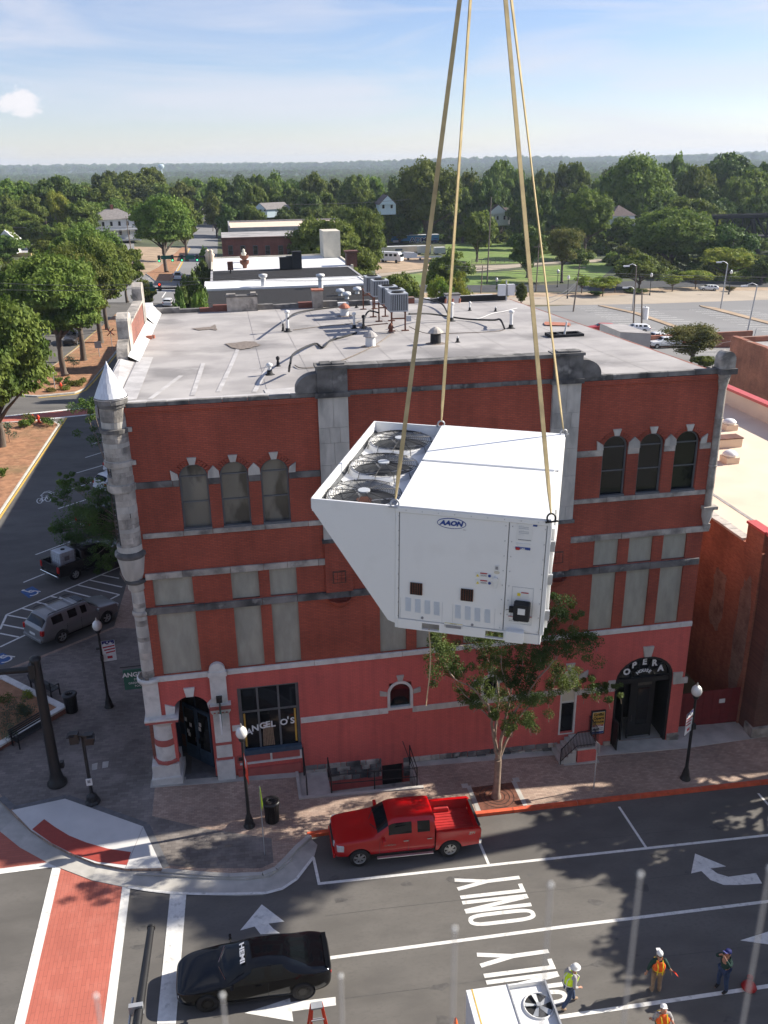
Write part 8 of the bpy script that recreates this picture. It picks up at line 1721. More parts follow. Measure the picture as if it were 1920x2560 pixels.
# ================================================================ TREES
import numpy as np
def crown_mesh(name,seed,nblob,nleaf,leaf,shape,m,R0=6.0,H0=9.0):
    rg = np.random.default_rng(seed); C = []
    while len(C) < nblob:
        p = rg.uniform(-1,1,3)
        if shape == 'round':
            if (p**2).sum() > 1 or (p**2).sum() < .22: continue
        elif shape == 'broad':
            if p[0]**2+p[1]**2+(p[2]*1.0)**2 > 1 or p[2] < -.75 or (p[0]**2+p[1]**2+p[2]**2) < .25: continue
        elif shape == 'tall':
            w = 1-.55*max(0,p[2])-.12*max(0,-p[2]);
            if (p[0]/w)**2+(p[1]/w)**2+p[2]**2*.9 > 1: continue
        elif shape == 'cone':
            w = (1-p[2])/2
            if math.hypot(p[0],p[1]) > w*.95: continue
        elif shape == 'vase':
            w = .55+.45*(p[2]+1)/2
            if (p[0]/w)**2+(p[1]/w)**2+(p[2]*.9)**2 > 1 or (p[0]**2+p[1]**2) < .04: continue
        C.append(p)
    C = np.array(C); rad = rg.uniform(.17,.34,nblob)
    if shape == 'cone': rad = .10+.16*(1-C[:,2])/2
    which = rg.integers(0,nblob,nleaf)
    d = rg.normal(size=(nleaf,3)); d /= np.linalg.norm(d,axis=1)[:,None]
    d[:,2] = np.abs(d[:,2])*.8+d[:,2]*.2; d /= np.linalg.norm(d,axis=1)[:,None]
    rr = rad[which]*rg.uniform(.72,1.08,nleaf)*(1+.25*np.sin(5*d[:,0]+which))
    P = C[which]*.78+d*rr[:,None]
    P[:,0] *= R0; P[:,1] *= R0; P[:,2] = (P[:,2]+1)/2*H0
    nrm = d+rg.normal(size=(nleaf,3))*.65; nrm /= np.linalg.norm(nrm,axis=1)[:,None]
    a = np.cross(nrm,rg.normal(size=(nleaf,3))); a /= np.linalg.norm(a,axis=1)[:,None]; b = np.cross(nrm,a)
    s = leaf*rg.uniform(.6,1.3,nleaf)[:,None]
    V = np.stack([P-a*s*.55,P-b*s*.32+a*s*.05,P+a*s*.6,P+b*s*.34],1).reshape(-1,3)
    me = bpy.data.meshes.new(name); me.vertices.add(nleaf*4); me.vertices.foreach_set('co',V.astype(np.float32).ravel())
    me.loops.add(nleaf*4); me.loops.foreach_set('vertex_index',np.arange(nleaf*4,dtype=np.int32)); me.polygons.add(nleaf); me.polygons.foreach_set('loop_start',np.arange(0,nleaf*4,4,dtype=np.int32))
    me.materials.append(M[m]); me.update(calc_edges=True); return me
def trunk_mesh(name,seed,m='bark',R0=6.0,H0=9.0,nl=7,tr=.42):
    r2 = random.Random(seed); st = MB().tube([(0,0,-1.03),(.03,0,-.9),(.1,.1,-.35),(0,.1,0),(0,.1,.06)],[tr*1.5,tr,tr*.85,tr*.75,tr*.7],10)
    b = MB().tube([(0,.1,-.2),(0,.1,1),(.1,0,3.2)],[tr*.76,tr*.7,tr*.3],10)
    for k in range(nl):
        a = 2*math.pi*k/nl+r2.uniform(-.3,.3); z0 = r2.uniform(-.1,1.5); l = r2.uniform(.55,.85)*R0; zz = r2.uniform(2.5,6.5)
        b.tube([(0,0,z0),(math.cos(a)*l*.4,math.sin(a)*l*.4,z0+(zz-z0)*.45),(math.cos(a)*l,math.sin(a)*l,zz)],[tr*.5,tr*.3,.05],6)
    return st.data(name,M[m]),b.data('branches',M[m])
CR = {'oak': [crown_mesh('crown',11+k,46,14000,.60,s_,'leaf') for k,s_ in enumerate(('round','broad','round','tall'))],
      'fine': [crown_mesh('crown',31+k,110,62000,.36,'broad','leaf') for k in range(2)],
      'dark': [crown_mesh('crown',51+k,46,13000,.60,'round','leaf_dark') for k in range(2)],
      'bright': [crown_mesh('crown',61+k,34,6000,.5,'vase','leaf_bright') for k in range(2)],
      'olive': [crown_mesh('crown',71,60,16000,.33,'vase','leaf_olive')],
      'tall': [crown_mesh('crown',81+k,50,13000,.58,'tall','leaf') for k in range(2)],
      'cone': [crown_mesh('crown',91,40,5000,.45,'cone','leaf_dark')],
      'low': [crown_mesh('crown',95+k,26,2200,.85,'round','leaf') for k in range(3)]}
TK = [trunk_mesh('trunk',5+k) for k in range(3)]
tcount = [0]
def tree(x,y,h,r,kind,label,tf=.28,name='tree',group=None,var=None,zb=None,olive=False):
    """h: total height, r: crown radius, tf: share of the height that is bare trunk"""
    tcount[0] += 1; z = gz(x) if zb is None else zb
    t = thing(name,(x,y,z),label,'tree' if name != 'shrub' else 'shrub',group,rz=(tcount[0]*2.39) % 6.28)
    hc = h*(1-tf); L_ = CR[kind]; me = L_[tcount[0] % len(L_) if var is None else var]
    c = put('crown',me,(0,0,h*tf),t,scale=(r/6,r/6,hc/9));
    st_,br_ = TK[tcount[0] % 3]; q = max(.35,h/16)
    if tf > .06: put('trunk',st_,(0,0,h*tf),t,scale=(q,q,h*tf))
    put('branches',br_,(0,0,h*tf),t,scale=(r/6,r/6,hc/9))
    return t
def tpx(n,u,vt,wpx,kind,label,y=None,base=None,tf=.22,**kw):
    s_ = KK[n][2]
    if base is not None:
        g_ = G(K(n,*base)); y = g_.y; x = g_.x
    p = FA(K(n,u,vt),y);
    if base is None: x = p.x
    dist = (p-CAM).dot(FW); r = wpx/s_/F_PX*dist/2; h = p.z-gz(x)
    return tree(x,y,max(h*1.04,1.0),r*1.32,kind,label,tf=tf,**kw)
fn = [((-15.42,82.8),'h',300,720,560,'large spreading street tree with thick leaning trunk on the farther median',.26),
      ((-14.36,92.6),'h',620,640,420,'street tree second from the front on the farther median',.28),
      ((-13.6,105.9),'h',850,560,380,'street tree third from the front on the farther median',.27),
      ((-13.9,117.6),'h',960,620,340,'street tree fourth from the front on the farther median, next to the parapet',.34)]
for k,((x,y),n,u,v,w,lab,tf) in enumerate(fn):
    p = FA(K(n,u,v),y); d_ = (p-CAM).dot(FW); tree(x,y,p.z-gz(x),w/KK[n][2]/F_PX*d_/2*1.6,'fine',lab,tf,'street_tree')
p = FA(K('i',60,60),52); tree(p.x-2.6,52,p.z-gz(p.x),5.9,'fine','dense green tree at the left edge of the photo in front of the others',.16,'street_tree')
tpx('h',120,800,420,'fine','broad tree behind the left edge tree beyond the far lane',y=96,tf=.2); tpx('h',700,480,420,'fine','tall leafy tree in the middle of the left tree group',y=150,tf=.2)
tpx('h',560,560,300,'oak','bright topped tree left of the middle of the left group',y=140); tpx('h',1000,640,260,'oak','tree at the right flank of the left tree group by the side street',y=150); tpx('h',380,620,260,'oak','rounded tree above the white low building on the left',y=170)
tpx('h',1180,900,160,'oak','small tree just behind the brick side parapet',y=130,tf=.1)
tpx('h',440,460,210,'oak','light green tree left of the white two storey house',y=225); tpx('h',30,560,210,'dark','dark tree at the far left edge below the white gable',y=200)
tpx('h',1380,245,430,'fine','big round tree on the third median of the side street',base=(1380,870),tf=.26); tpx('h',1500,222,240,'oak','tree just behind the big round median tree',y=235)
left = [(90,95,300,330,'oak'),(480,70,330,330,'dark'),(170,360,300,270,'oak'),(470,200,190,290,'bright'),(650,280,260,290,'oak'),(880,130,300,350,'oak'),(760,300,200,320,'oak'),(1100,235,190,350,'oak'),(1080,30,330,430,'oak'),(900,30,260,440,'dark'),(1250,20,260,440,'oak'),(1600,60,250,440,'oak'),(330,130,200,350,'dark'),(30,230,200,300,'oak'),(1100,370,120,310,'bright'),(700,380,150,300,'oak'),(950,250,200,330,'oak'),(1500,120,220,400,'oak'),(40,480,150,240,'oak'),(300,440,150,250,'dark'),(1220,300,160,330,'dark'),(560,420,160,250,'oak'),(1330,150,240,400,'oak'),(1180,140,240,400,'dark'),(700,150,240,360,'oak'),(560,140,200,370,'oak'),(240,240,200,310,'oak')]
adj = {'oak':'green','dark':'dark green','bright':'bright green','tall':'tall green'}
for k,(u,v,w,y,kd) in enumerate(left):
    tpx('h',u,v,w,kd,'%s tree left of the side street, %s' % (adj[kd],['above the far left edge','over the dark hollow','above the low white roofs','catching the light','right of the bright one','behind the white house','left of the white house','over the white house chimney','on the skyline left of centre','second on the skyline','third on the skyline','right of the road gap','behind the dark one','at the very edge','with yellowish leaves beside the house','close to the house','behind the house gable','beside the road end','low at the left edge','beside the low roof','dark beside the big round tree','below the bright one','in front of the skyline','dark under the skyline','second behind the hollow','first behind the hollow','between the two left masses'][k]),y=y,tf=.12)
ctr = [(120,130,170,400,'oak'),(250,140,150,400,'dark'),(440,130,170,400,'oak'),(340,150,130,410,'oak'),(540,165,130,410,'dark'),(670,122,160,390,'oak'),(800,165,150,400,'dark'),(920,155,180,380,'oak'),(1040,120,150,390,'oak'),(1170,150,150,380,'dark'),(80,240,120,330,'tall'),(320,215,150,330,'oak'),(550,215,150,330,'dark'),(210,215,130,340,'dark'),(440,220,130,335,'oak'),(650,240,170,320,'dark'),(760,220,140,340,'oak'),(860,320,140,280,'oak'),(1010,290,190,305,'dark'),(950,230,150,330,'oak'),(1120,240,170,330,'dark'),(1240,300,160,320,'dark'),(1590,125,190,360,'oak'),(1560,230,150,330,'oak'),(1480,200,130,350,'dark'),(180,310,140,285,'dark'),(300,320,150,285,'oak'),(500,330,140,285,'dark'),(640,340,160,270,'dark'),(730,330,140,280,'oak'),(1110,350,170,310,'dark'),(1180,400,120,315,'dark')]
for k,(u,v,w,y,kd) in enumerate(ctr):
    tpx('Q',u,v,w,kd,'%s tree in the central wood, %s' % (adj[kd],['first on the skyline','second on the skyline','fourth on the skyline','third on the skyline','fifth on the skyline','sixth on the skyline','seventh on the skyline','eighth on the skyline','ninth on the skyline','last before the giant oak','slim one beside the road','second row, second from the road','second row, above the green roofed house','second row, nearest the road','second row, centre','second row, right of the low green house','second row, behind the blue gable house','small one left of the blue gable house','in front of the blue gable house','behind the blue gable house','at the foot of the giant oak','dark one under the giant oak','right of the giant oak on the skyline','right of the giant oak, lower','just right of the giant oak trunk','lower row left end','lower row second','lower row third','lower row fourth','lower row fifth','lower row by the light pole','dark one behind the trailers'][k]),y=y,tf=.1)
tpx('Q',1350,68,330,'fine','giant oak towering on the skyline behind the left pair of straps',y=312,tf=.12)
tpx('Q',735,402,330,'fine','broad oak behind the right end of the red brick block',y=178,tf=.15); tpx('Q',970,352,215,'fine','tall light green tree right of the cream penthouse',y=190,tf=.1)
tpx('Q',940,575,230,'oak','round tree behind the blue capped chimney',y=150,tf=.1); tpx('Q',1190,700,250,'oak','bushy tree behind the condensers with a lamp before it',y=118,tf=.12); tpx('Q',1475,590,250,'tall','rounded tree between the two left straps by the road',y=150,tf=.14)
tpx('Q',1405,748,120,'bright','small bright bush left of the left rear strap',y=122,tf=.1); tpx('Q',1535,722,150,'bright','yellowish bush between the left straps',y=122,tf=.1); tpx('Q',1470,770,100,'oak','low green bush behind the left rear strap',y=120,tf=.1)
tpx('Q',1610,335,220,'oak','dark glossy tree right of the left straps beside the lawn',base=(1640,650),tf=.16,var=3)
for k,(u,v) in enumerate(((283,398),(345,375),(395,385),(440,450),(250,430))): tpx('Q',u,v,52,'cone','pointed dark evergreen before the long pale building, %s' % ['second from left','tallest','second from right','smallest at the right','leftmost'][k],y=215,tf=.04)
rgt = [(110,120,210,400,'oak'),(230,150,120,400,'dark'),(370,150,130,390,'oak'),(480,125,130,400,'oak'),(560,130,180,400,'oak'),(690,185,110,380,'oak'),(740,140,120,420,'dark'),(1140,70,160,430,'oak'),(1250,150,210,360,'oak'),(1440,60,340,400,'dark'),(1590,150,220,350,'oak'),(1640,110,150,420,'dark'),(1500,230,200,330,'oak'),(1240,285,300,290,'oak'),(1400,320,180,300,'dark'),(320,250,170,300,'dark'),(430,280,120,350,'dark'),(500,260,120,350,'dark'),(1050,170,200,400,'oak'),(40,200,140,330,'dark'),(130,230,110,345,'dark'),(240,330,150,320,'dark'),(1350,250,200,330,'dark'),(1600,300,180,300,'dark'),(1000,340,160,310,'dark'),(640,240,120,360,'oak')]
for k,(u,v,w,y,kd) in enumerate(rgt):
    tpx('R',u,v,w,kd,'%s tree in the right wood, %s' % (adj[kd],['far left end between the straps','dark one between the straps','right of the right rear strap','on the skyline beyond the lawn','wide one beyond the lawn','small one beside the great oak','dark one behind the great oak','on the skyline right of the great oak','round one right of the great oak','huge dark one on the right skyline','near the right edge','at the right edge skyline','below the huge dark one','wide one behind the round willow','dark one over the bridge','between the strap and the pink house','dark behind the cream cottage','dark right of the cream cottage','behind the great oak on the right','dark over the white cottage','dark beside the white cottage','low one between the cottages','dark centre right','dark above the bridge end','dark behind the porch house','thin one left of the great oak'][k]),y=y,tf=.1)
tpx('R',905,78,350,'fine','great oak right of centre reaching above the skyline',y=330,tf=.1); tpx('R',620,275,245,'fine','tall pyramidal tree standing on the lawn',base=(598,668),tf=.2,var=1)
tpx('R',820,430,155,'oak','round tree in front of the porch house',base=(808,640),tf=.2); tpx('R',1130,388,400,'fine','massive round willow like tree above the car park',y=235,tf=.08); tpx('R',1460,468,270,'dark','dark tree left of the bridge pier',y=225,tf=.06)
tpx('R',1440,605,290,'bright','bright green feathery tree in front of the bridge',y=205,tf=.12); tpx('R',1645,640,140,'dark','dark bush at the right edge below the bridge',y=200,tf=.05)
tpx('R',262,478,180,'dark','dark tree just left of the right rear strap',base=(270,770),tf=.1); tpx('R',462,488,200,'olive','tree with two trunks right of the right straps',base=(470,800),tf=.25)
tpx('R',902,640,245,'oak','rounded green tree on the car park edge',base=(915,835),tf=.15); tpx('R',720,765,170,'bright','small yellow green tree in the verge, left of two',base=(706,878),tf=.3); tpx('R',800,768,70,'bright','tiny yellow green tree beside the antique lamp',base=(778,858),tf=.3)
tpx('R',1110,755,105,'bright','small yellow leaved tree in the middle of the verge',base=(1107,850),tf=.3); tpx('R',1270,733,190,'bright','light green small tree next to the silver car',base=(1240,835),tf=.28); tpx('R',600,750,90,'bright','small bright tree beside the leaning utility pole',base=(585,860),tf=.2)
tpx('R',135,795,80,'bright','low bright bush behind the floodlights',y=150,tf=.1); tpx('R',240,800,60,'oak','low green bush right of the floodlights',y=150,tf=.1)
tpx('R',1210,1050,310,'olive','olive brown crape myrtle bush beyond the right roof edge',base=(1215,1262),tf=.12); tpx('R',1290,1225,130,'oak','small green shrub at the foot of the olive bush',base=(1290,1285),tf=.02,name='shrub')
tpx('R',670,850,70,'dark','low dark hedge bush in the verge, left one',base=(670,872),tf=.02,name='shrub'); tpx('R',900,832,110,'dark','low dark hedge bush in the verge, right one',base=(900,858),tf=.02,name='shrub'); tpx('R',1440,820,60,'olive','small reddish bush at the car park corner',base=(1437,850),tf=.02,name='shrub')
for k,(u,v,w,y) in enumerate(((1100,720,200,88),(1160,790,140,72),(1040,830,130,66),(1200,650,110,130),(1215,560,70,170))): tpx('P',u,v,w,'dark' if k != 1 else 'oak','dark street tree against the shop row, %s' % ['tallest near one','nearest one','low one beside the car','farther one','farthest slim one'][k],y=y,tf=.1)

def leaf_cloud(centers,rads,n,leaf,seed,flat=.8):
    rg = np.random.default_rng(seed); w = rg.integers(0,len(centers),n); C = np.array([tuple(c) for c in centers]); R1 = np.array(rads)
    d = rg.normal(size=(n,3)); d /= np.linalg.norm(d,axis=1)[:,None]; P = C[w]+d*(R1[w]*rg.uniform(.25,1.05,n)**.6)[:,None]*np.array([1,1,flat])
    nr = d*.4+rg.normal(size=(n,3)); nr[:,2] += .5; nr /= np.linalg.norm(nr,axis=1)[:,None]; a = np.cross(nr,rg.normal(size=(n,3))); a /= np.linalg.norm(a,axis=1)[:,None]; b = np.cross(nr,a); s = leaf*rg.uniform(.6,1.35,n)[:,None]
    V = np.stack([P-a*s*.55,P-b*s*.3,P+a*s*.6,P+b*s*.3],1).reshape(-1,3); return V
def cloud_obj(V,name,m,parent,org):
    n = len(V)//4; me = bpy.data.meshes.new(name); me.vertices.add(n*4); me.vertices.foreach_set('co',(V-np.array(tuple(org))).astype(np.float32).ravel()); me.loops.add(n*4); me.loops.foreach_set('vertex_index',np.arange(n*4,dtype=np.int32)); me.polygons.add(n); me.polygons.foreach_set('loop_start',np.arange(0,n*4,4,dtype=np.int32)); me.materials.append(M[m]); me.update(calc_edges=True)
    o = bpy.data.objects.new(name,me); link(o,parent); return o
TB = Vector((15.1,-2.96,gz(15.1)+PT)); cm_t = thing('crape_myrtle',TB,'multi stemmed crape myrtle with pale trunk in the pavement before the pink wall','tree')
def TP(n,u,v,y): p = FA(K(n,u,v),y); return p
fork = TP('G',415,845,-2.96)
tkb = MB().tube([TB-Vector((0,0,.1)),TB+Vector((0,0,.25)),TP('G',412,930,-2.96),fork],[.26,.17,.145,.16],12)
limbs = [ # (points in G crop px with depth y, radii)
 ([(415,845,-2.96),(395,760,-3.1),(385,660,-3.3),(370,600,-3.5),(300,520,-3.9),(210,470,-4.2)],.085),
 ([(412,845,-2.96),(400,740,-2.8),(405,640,-2.6),(420,560,-2.4),(400,430,-2.2),(330,340,-2.0)],.08),
 ([(415,845,-2.96),(430,740,-3.2),(480,640,-3.6),(540,560,-3.9),(600,470,-4.1)],.08),
 ([(420,850,-2.96),(450,760,-2.7),(520,640,-2.2),(640,520,-1.9),(740,420,-1.6)],.075),
 ([(418,840,-2.96),(440,700,-3.0),(470,560,-3.0),(500,420,-3.1),(540,330,-3.2),(600,250,-3.2)],.07),
 ([(640,520,-1.9),(760,520,-1.7),(880,530,-1.5),(940,520,-1.4)],.035),([(600,470,-4.1),(680,380,-3.9),(740,320,-3.6)],.035),([(600,250,-3.2),(680,180,-3.0),(700,110,-2.9)],.03),
 ([(210,470,-4.2),(170,400,-4.3),(150,330,-4.2)],.035),([(330,340,-2.0),(260,320,-2.0),(160,330,-2.2)],.03),([(405,640,-2.6),(340,560,-2.2),(280,510,-2.1)],.03),([(470,560,-3.0),(430,430,-3.6),(430,320,-3.8)],.035),([(385,660,-3.3),(260,545,-3.8),(200,480,-4.0)],.03)]
tips = []
for pts,r in limbs:
    ps = [TP('G',u,v,y) for u,v,y in pts]; sm = []
    for a_,b_ in zip(ps,ps[1:]):
        for k in range(4): sm.append(a_.lerp(b_,k/4)+Vector((rnd.uniform(-.03,.03),rnd.uniform(-.03,.03),rnd.uniform(-.02,.02))))
    sm.append(ps[-1]); n = len(sm); tkb.tube(sm,[r*(1-.8*k/(n-1)) for k in range(n)],7)
tkb.build('trunk',M['bark_pale'],cm_t,TB)
blobs = [(150,340,-4.2,.55),(190,400,-4.2,.5),(215,470,-4.2,.5),(130,300,-4.1,.4),(270,520,-2.2,.45),(300,590,-3.8,.3),(320,330,-2.0,.5),(370,290,-2.6,.5),(430,310,-3.8,.55),(380,400,-2.2,.5),(440,470,-3.4,.45),(400,545,-2.4,.5),(330,500,-2.1,.4),(480,410,-3.1,.45),(540,330,-3.2,.5),(600,300,-3.2,.5),(500,540,-3.6,.5),(560,520,-3.9,.55),(600,590,-3.9,.5),(530,640,-3.7,.5),(460,640,-3.3,.5),(470,700,-3.2,.35),(560,680,-3.7,.35),(640,480,-1.9,.5),(700,440,-1.7,.55),(740,370,-3.5,.6),(690,320,-3.5,.5),(780,320,-3.5,.5),(800,280,-3.4,.35),(680,180,-3.0,.5),(700,120,-2.9,.45),(740,150,-2.9,.4),(660,230,-3.1,.45),(760,500,-1.7,.45),(830,520,-1.6,.35),(900,530,-1.5,.4),(940,515,-1.4,.25),(700,520,-1.8,.4),(650,390,-3.9,.5),(590,410,-4.0,.45),(620,240,-3.1,.4),(380,640,-3.4,.25),(250,440,-3.6,.4),(440,370,-2.9,.45),(720,280,-3.2,.45),(560,450,-3.6,.45),(160,360,-3.6,.45)]
blobs = [(u+0,v,y,r) for u,v,y,r in blobs]; tips = []; rad_ = []
rr_ = random.Random(3)
for u,v,y,r in blobs:
    c = TP('G',u,v,y)
    for k in range(7): tips.append(c+Vector((rr_.gauss(0,.55),rr_.gauss(0,.6),rr_.gauss(0,.38)))*r*1.25); rad_.append(r*rr_.uniform(.35,.75))
tw = MB()
for c in tips[::2]: tw.cyl(c-Vector((0,0,.28))+Vector((rr_.uniform(-.2,.2),rr_.uniform(-.2,.2),-.1)),c,.014,.006,4)
tw.build('twigs',M['bark_pale'],cm_t,TB,kind='stuff'); cloud_obj(leaf_cloud(tips,rad_,54000,.07,4),'crown','leaf_crape',cm_t,TB)
fl_c = [TP('G',u,v,y) for u,v,y in ((355,600,-3.6),(430,590,-3.5),(600,460,-4.1),(480,480,-3.3),(130,390,-4.3),(400,640,-3.4),(820,300,-3.4))]
cloud_obj(leaf_cloud(fl_c,[.14]*7,240,.06,9),'blossom','terracotta',cm_t,TB)
SB = Vector((-2.2,23.5,gz(-2.2)+PT)); stt = thing('crape_myrtle',SB,'dark leaved street tree over the parked pickup just left of the turret','tree')
sb = [((A_u,A_v),yy_,r) for A_u,A_v,yy_,r in ((560,900,24,.8),(640,800,25,.8),(700,750,25,.7),(760,700,25,.6),(700,860,24,.8),(780,880,24,.8),(620,960,23.5,.8),(560,990,23.5,.6),(450,930,24,.5),(440,720,26,.45),(520,640,26.5,.5),(490,590,27,.4),(620,600,27,.4),(600,840,25,.7),(720,1000,23,.7),(800,1040,23,.7),(700,1160,22.5,.6),(760,1220,22.5,.5),(820,1120,22.5,.5),(700,230,27,.6),(690,130,28,.5),(620,50,29,.6),(680,40,29,.4),(400,960,24,.3),(570,1040,23.2,.5),(840,760,25,.5),(840,960,24,.6))]
tips = []; rad_ = []; st_tr = MB(); top_ = SB+Vector((0,0,2.2)); st_tr.tube([SB,SB+Vector((.05,0,1)),top_],[.13,.11,.1],8)
for q_,yy_,r in sb:
    c = FA(K('A',*q_),yy_)
    st_tr.tube([top_,top_.lerp(c,.5)+Vector((0,0,.3)),c],[.05,.035,.015],5)
    for k in range(7): tips.append(c+Vector((rr_.gauss(0,.6),rr_.gauss(0,.6),rr_.gauss(0,.4)))*r*1.2); rad_.append(r*rr_.uniform(.45,.85))
st_tr.build('trunk',M['bark_pale'],stt,SB); cloud_obj(leaf_cloud(tips,rad_,26000,.10,14),'crown','leaf_crape',stt,SB)
tree(37.0,-3.4,12.6,4.2,'bright','street tree beyond the right edge shading the parking bays',.42,'street_tree'); tree(36.4,-11.0,11.4,6.0,'fine','large street tree beyond the right edge shading the lanes',.3,'street_tree'); tree(44.5,-13.5,13,6.0,'fine','second large street tree beyond the right edge',.3,'street_tree')
tree(43.0,-1.6,26.5,3.3,'bright','very tall slender tree added beyond the right edge to shade the road',.83,'street_tree'); tree(33.5,-3.0,9.2,1.7,'olive','young thin street tree beyond the right edge',.4,'street_tree')  # the very tall tree is made up, its raised crown shades the road
def shrub_cloud(p,r,h,m,label,n=700,leaf=.08,cat='shrub'):
    t = thing('shrub',p,label,cat); cs = [p+Vector((rr_.gauss(0,.4)*r,rr_.gauss(0,.4)*r,h*rr_.uniform(.25,.8))) for _ in range(12)]; cloud_obj(leaf_cloud(cs,[r*.45]*12,n,leaf,int(abs(p.x*100))%97+1),'foliage',m,t,p)
    MB().cyl(p-Vector((0,0,.05)),p+Vector((0,0,h*.5)),.03,.015,5).build('stem',M['bark'],t,p)
pc = Vector((PLANT_C.x,PLANT_C.y,.66))
for k,(n_,u,v,m_,r_,lb) in enumerate((('n',100,1000,'leaf_grey',.9,'grey green lavender like shrub in the left part of the brick planter'),('n',300,900,'leaf_grey',.7,'smaller grey green shrub in the middle of the brick planter'),('n',380,650,'leaf_bright',.35,'bright green tuft near the top of the brick planter'),('n',330,850,'leaf',.45,'dark green low shrub beside the grey ones in the planter'),('n',60,700,'leaf_dark',.5,'dark shrub at the far side of the brick planter'),('n',150,1180,'leaf_grey',.5,'grey shrub next to the front cap of the planter'))):
    p = ZP(K(n_,u,v),.75); p.z = .66; shrub_cloud(p,r_,r_*.7,m_,lb,900 if r_ > .6 else 500,.07)
msh = [('A',70,310,.9,2.4,'leaf_grey','blue green conical young conifer on the near median'),('A',175,205,.5,.9,'leaf','small round shrub on the near median, left of the hydrant'),('A',225,190,.5,.8,'leaf','second small round shrub on the near median'),('A',335,175,.6,.7,'leaf_olive','yellowish low shrub on the near median tip'),('A',20,560,.5,.7,'leaf','small green plant at the left edge of the near median'),('A',390,190,.8,.9,'leaf_dark','dark shrub at the kerb of the near median'),
       ('i',730,790,1.0,2.0,'leaf_grey','grey green shrub beside the trunks on the farther median'),('i',910,430,1.6,3.4,'leaf_grey','pale shrub between the far trunks of the median'),('i',655,945,.5,1.0,'leaf_dark','narrow dark shrub right of the red hydrant'),('i',585,945,.5,.9,'leaf','small shrub left of the red hydrant'),('i',700,965,.7,.6,'leaf','low plant right of the farther hydrant'),('i',790,965,.7,.6,'leaf','low plant near the kerb of the farther median'),('i',830,935,.6,.6,'leaf_olive','low reddish plant at the kerb of the farther median'),('i',650,1000,.7,.5,'leaf','ground hugging plant in front of the hydrant'),('i',510,1025,.7,.4,'leaf_olive','low plant at the left tip of the farther median'),('i',290,1330,.7,.9,'leaf','bushy plant at the near median beside the brown post')]
for n_,u,v,r_,h_,m_,lb in msh: p = G(K(n_,u,v),.16); shrub_cloud(p,r_,h_,m_,lb,450,.16)
# ================================================================ POLES, LAMPS, SIGNALS, WIRES
def pole_px(n,base,top,r,m,label,name='utility_pole',cat='pole',xarm=True,arm=None,lean=True):
    b = G(K(n,*base)); tp_ = FA(K(n,*top),b.y); t = thing(name,b,label,cat)
    MB().cyl(b,tp_,r*1.25,r*.75,8).build('pole',M[m],t,b)
    if xarm: MB().beam(tp_+Vector((-1.3,0,-.7)),tp_+Vector((1.3,0,-.7)),.14).build('cross_arm',M[m],t,b)
    if arm:
        e = FA(K(n,*arm),b.y); MB().tube([tp_-Vector((0,0,.1)),tp_.lerp(e,.4)+Vector((0,0,.35)),e+Vector((.3,0,.1))],.07,6).build('arm',M['steel_grey'],t,b); MB().box((e.x,e.y,e.z),(1.1,.4,.25)).build('lamp_head',M['steel_white'],t,b)
    return t,b,tp_
pole_px('R',(537,965),(575,692),.15,'wood_pole','leaning wooden utility pole at the rear right of the grey roof')
pole_px('R',(322,850),(340,575),.14,'wood_pole','utility pole seen left of the right front strap'); pole_px('R',(40,805),(65,305),.16,'wood_pole','tall thin utility pole beside the lawn',xarm=False)
pole_px('R',(5,860),(15,700),.13,'wood_pole','short pole with transformer at the rear roof edge')
pole_px('k',(328,688),(360,95),.13,'wood_pole','dark timber pole with a lamp arm in the car park','light_pole','light pole',False,(262,100)); pole_px('k',(410,722),(415,340),.15,'wood_pole','pole with two grey transformers behind the grey roof')
pole_px('k',(318,550),(340,320),.12,'steel_grey','grey pole with a low lamp arm in the car park','light_pole','light pole',False,(250,312)); pole_px('k',(1190,522),(1262,75),.13,'steel_grey','silver light pole with curved arm in the middle of the car park','light_pole','light pole',False,(1175,62))
pole_px('k',(1440,825),(1555,282),.13,'steel_grey','silver light pole with curved arm behind the old brick wall','light_pole','light pole',False,(1425,295)); pole_px('k',(1515,835),(1545,715),.08,'steel_grey','short thin post with a small head in the car park',xarm=False)
c = XP(K('k',445,565),81.5); tb = thing('transformer',c,'pale grey transformer drum hanging on the pole behind the roof','transformer'); MB().cyl(c-Vector((0,0,1.1)),c+Vector((0,0,1.1)),.62,.62,12).build('drum',M['steel_white'],tb,c); MB().cyl(c+Vector((0,0,1.1)),c+Vector((0,0,1.35)),.2,.1,8).build('bushing',M['steel_grey'],tb,c)
pole_px('P',(1445,400+40),(1437,250),.16,'wood_pole','tall utility pole above the pointed evergreens'); pole_px('P',(1262,470),(1265,300),.14,'wood_pole','utility pole right of the side street, left one'); pole_px('P',(1290,480),(1290,345),.14,'wood_pole','utility pole right of the side street, right one'); pole_px('P',(1215,430),(1212,320),.12,'wood_pole','utility pole at the left kerb of the far side street')
pole_px('h',(1090,705),(1045,400),.14,'wood_pole','wooden pole in front of the white house, right one'); pole_px('h',(958,590),(948,480),.12,'wood_pole','wooden pole in front of the white house, left one')
pole_px('Q',(495,495),(492,395),.13,'steel_grey','thin light pole before the long pale building',xarm=False); pole_px('Q',(1047,470),(1043,365),.13,'steel_grey','pale light pole left of the blue trailer',xarm=False); pole_px('Q',(1165,470),(1150,355),.13,'wood_pole','pole at the left end of the blue trailer',xarm=False); pole_px('Q',(1010,765),(1008,655),.12,'wood_pole','wooden pole right of the shop roofs',xarm=False)
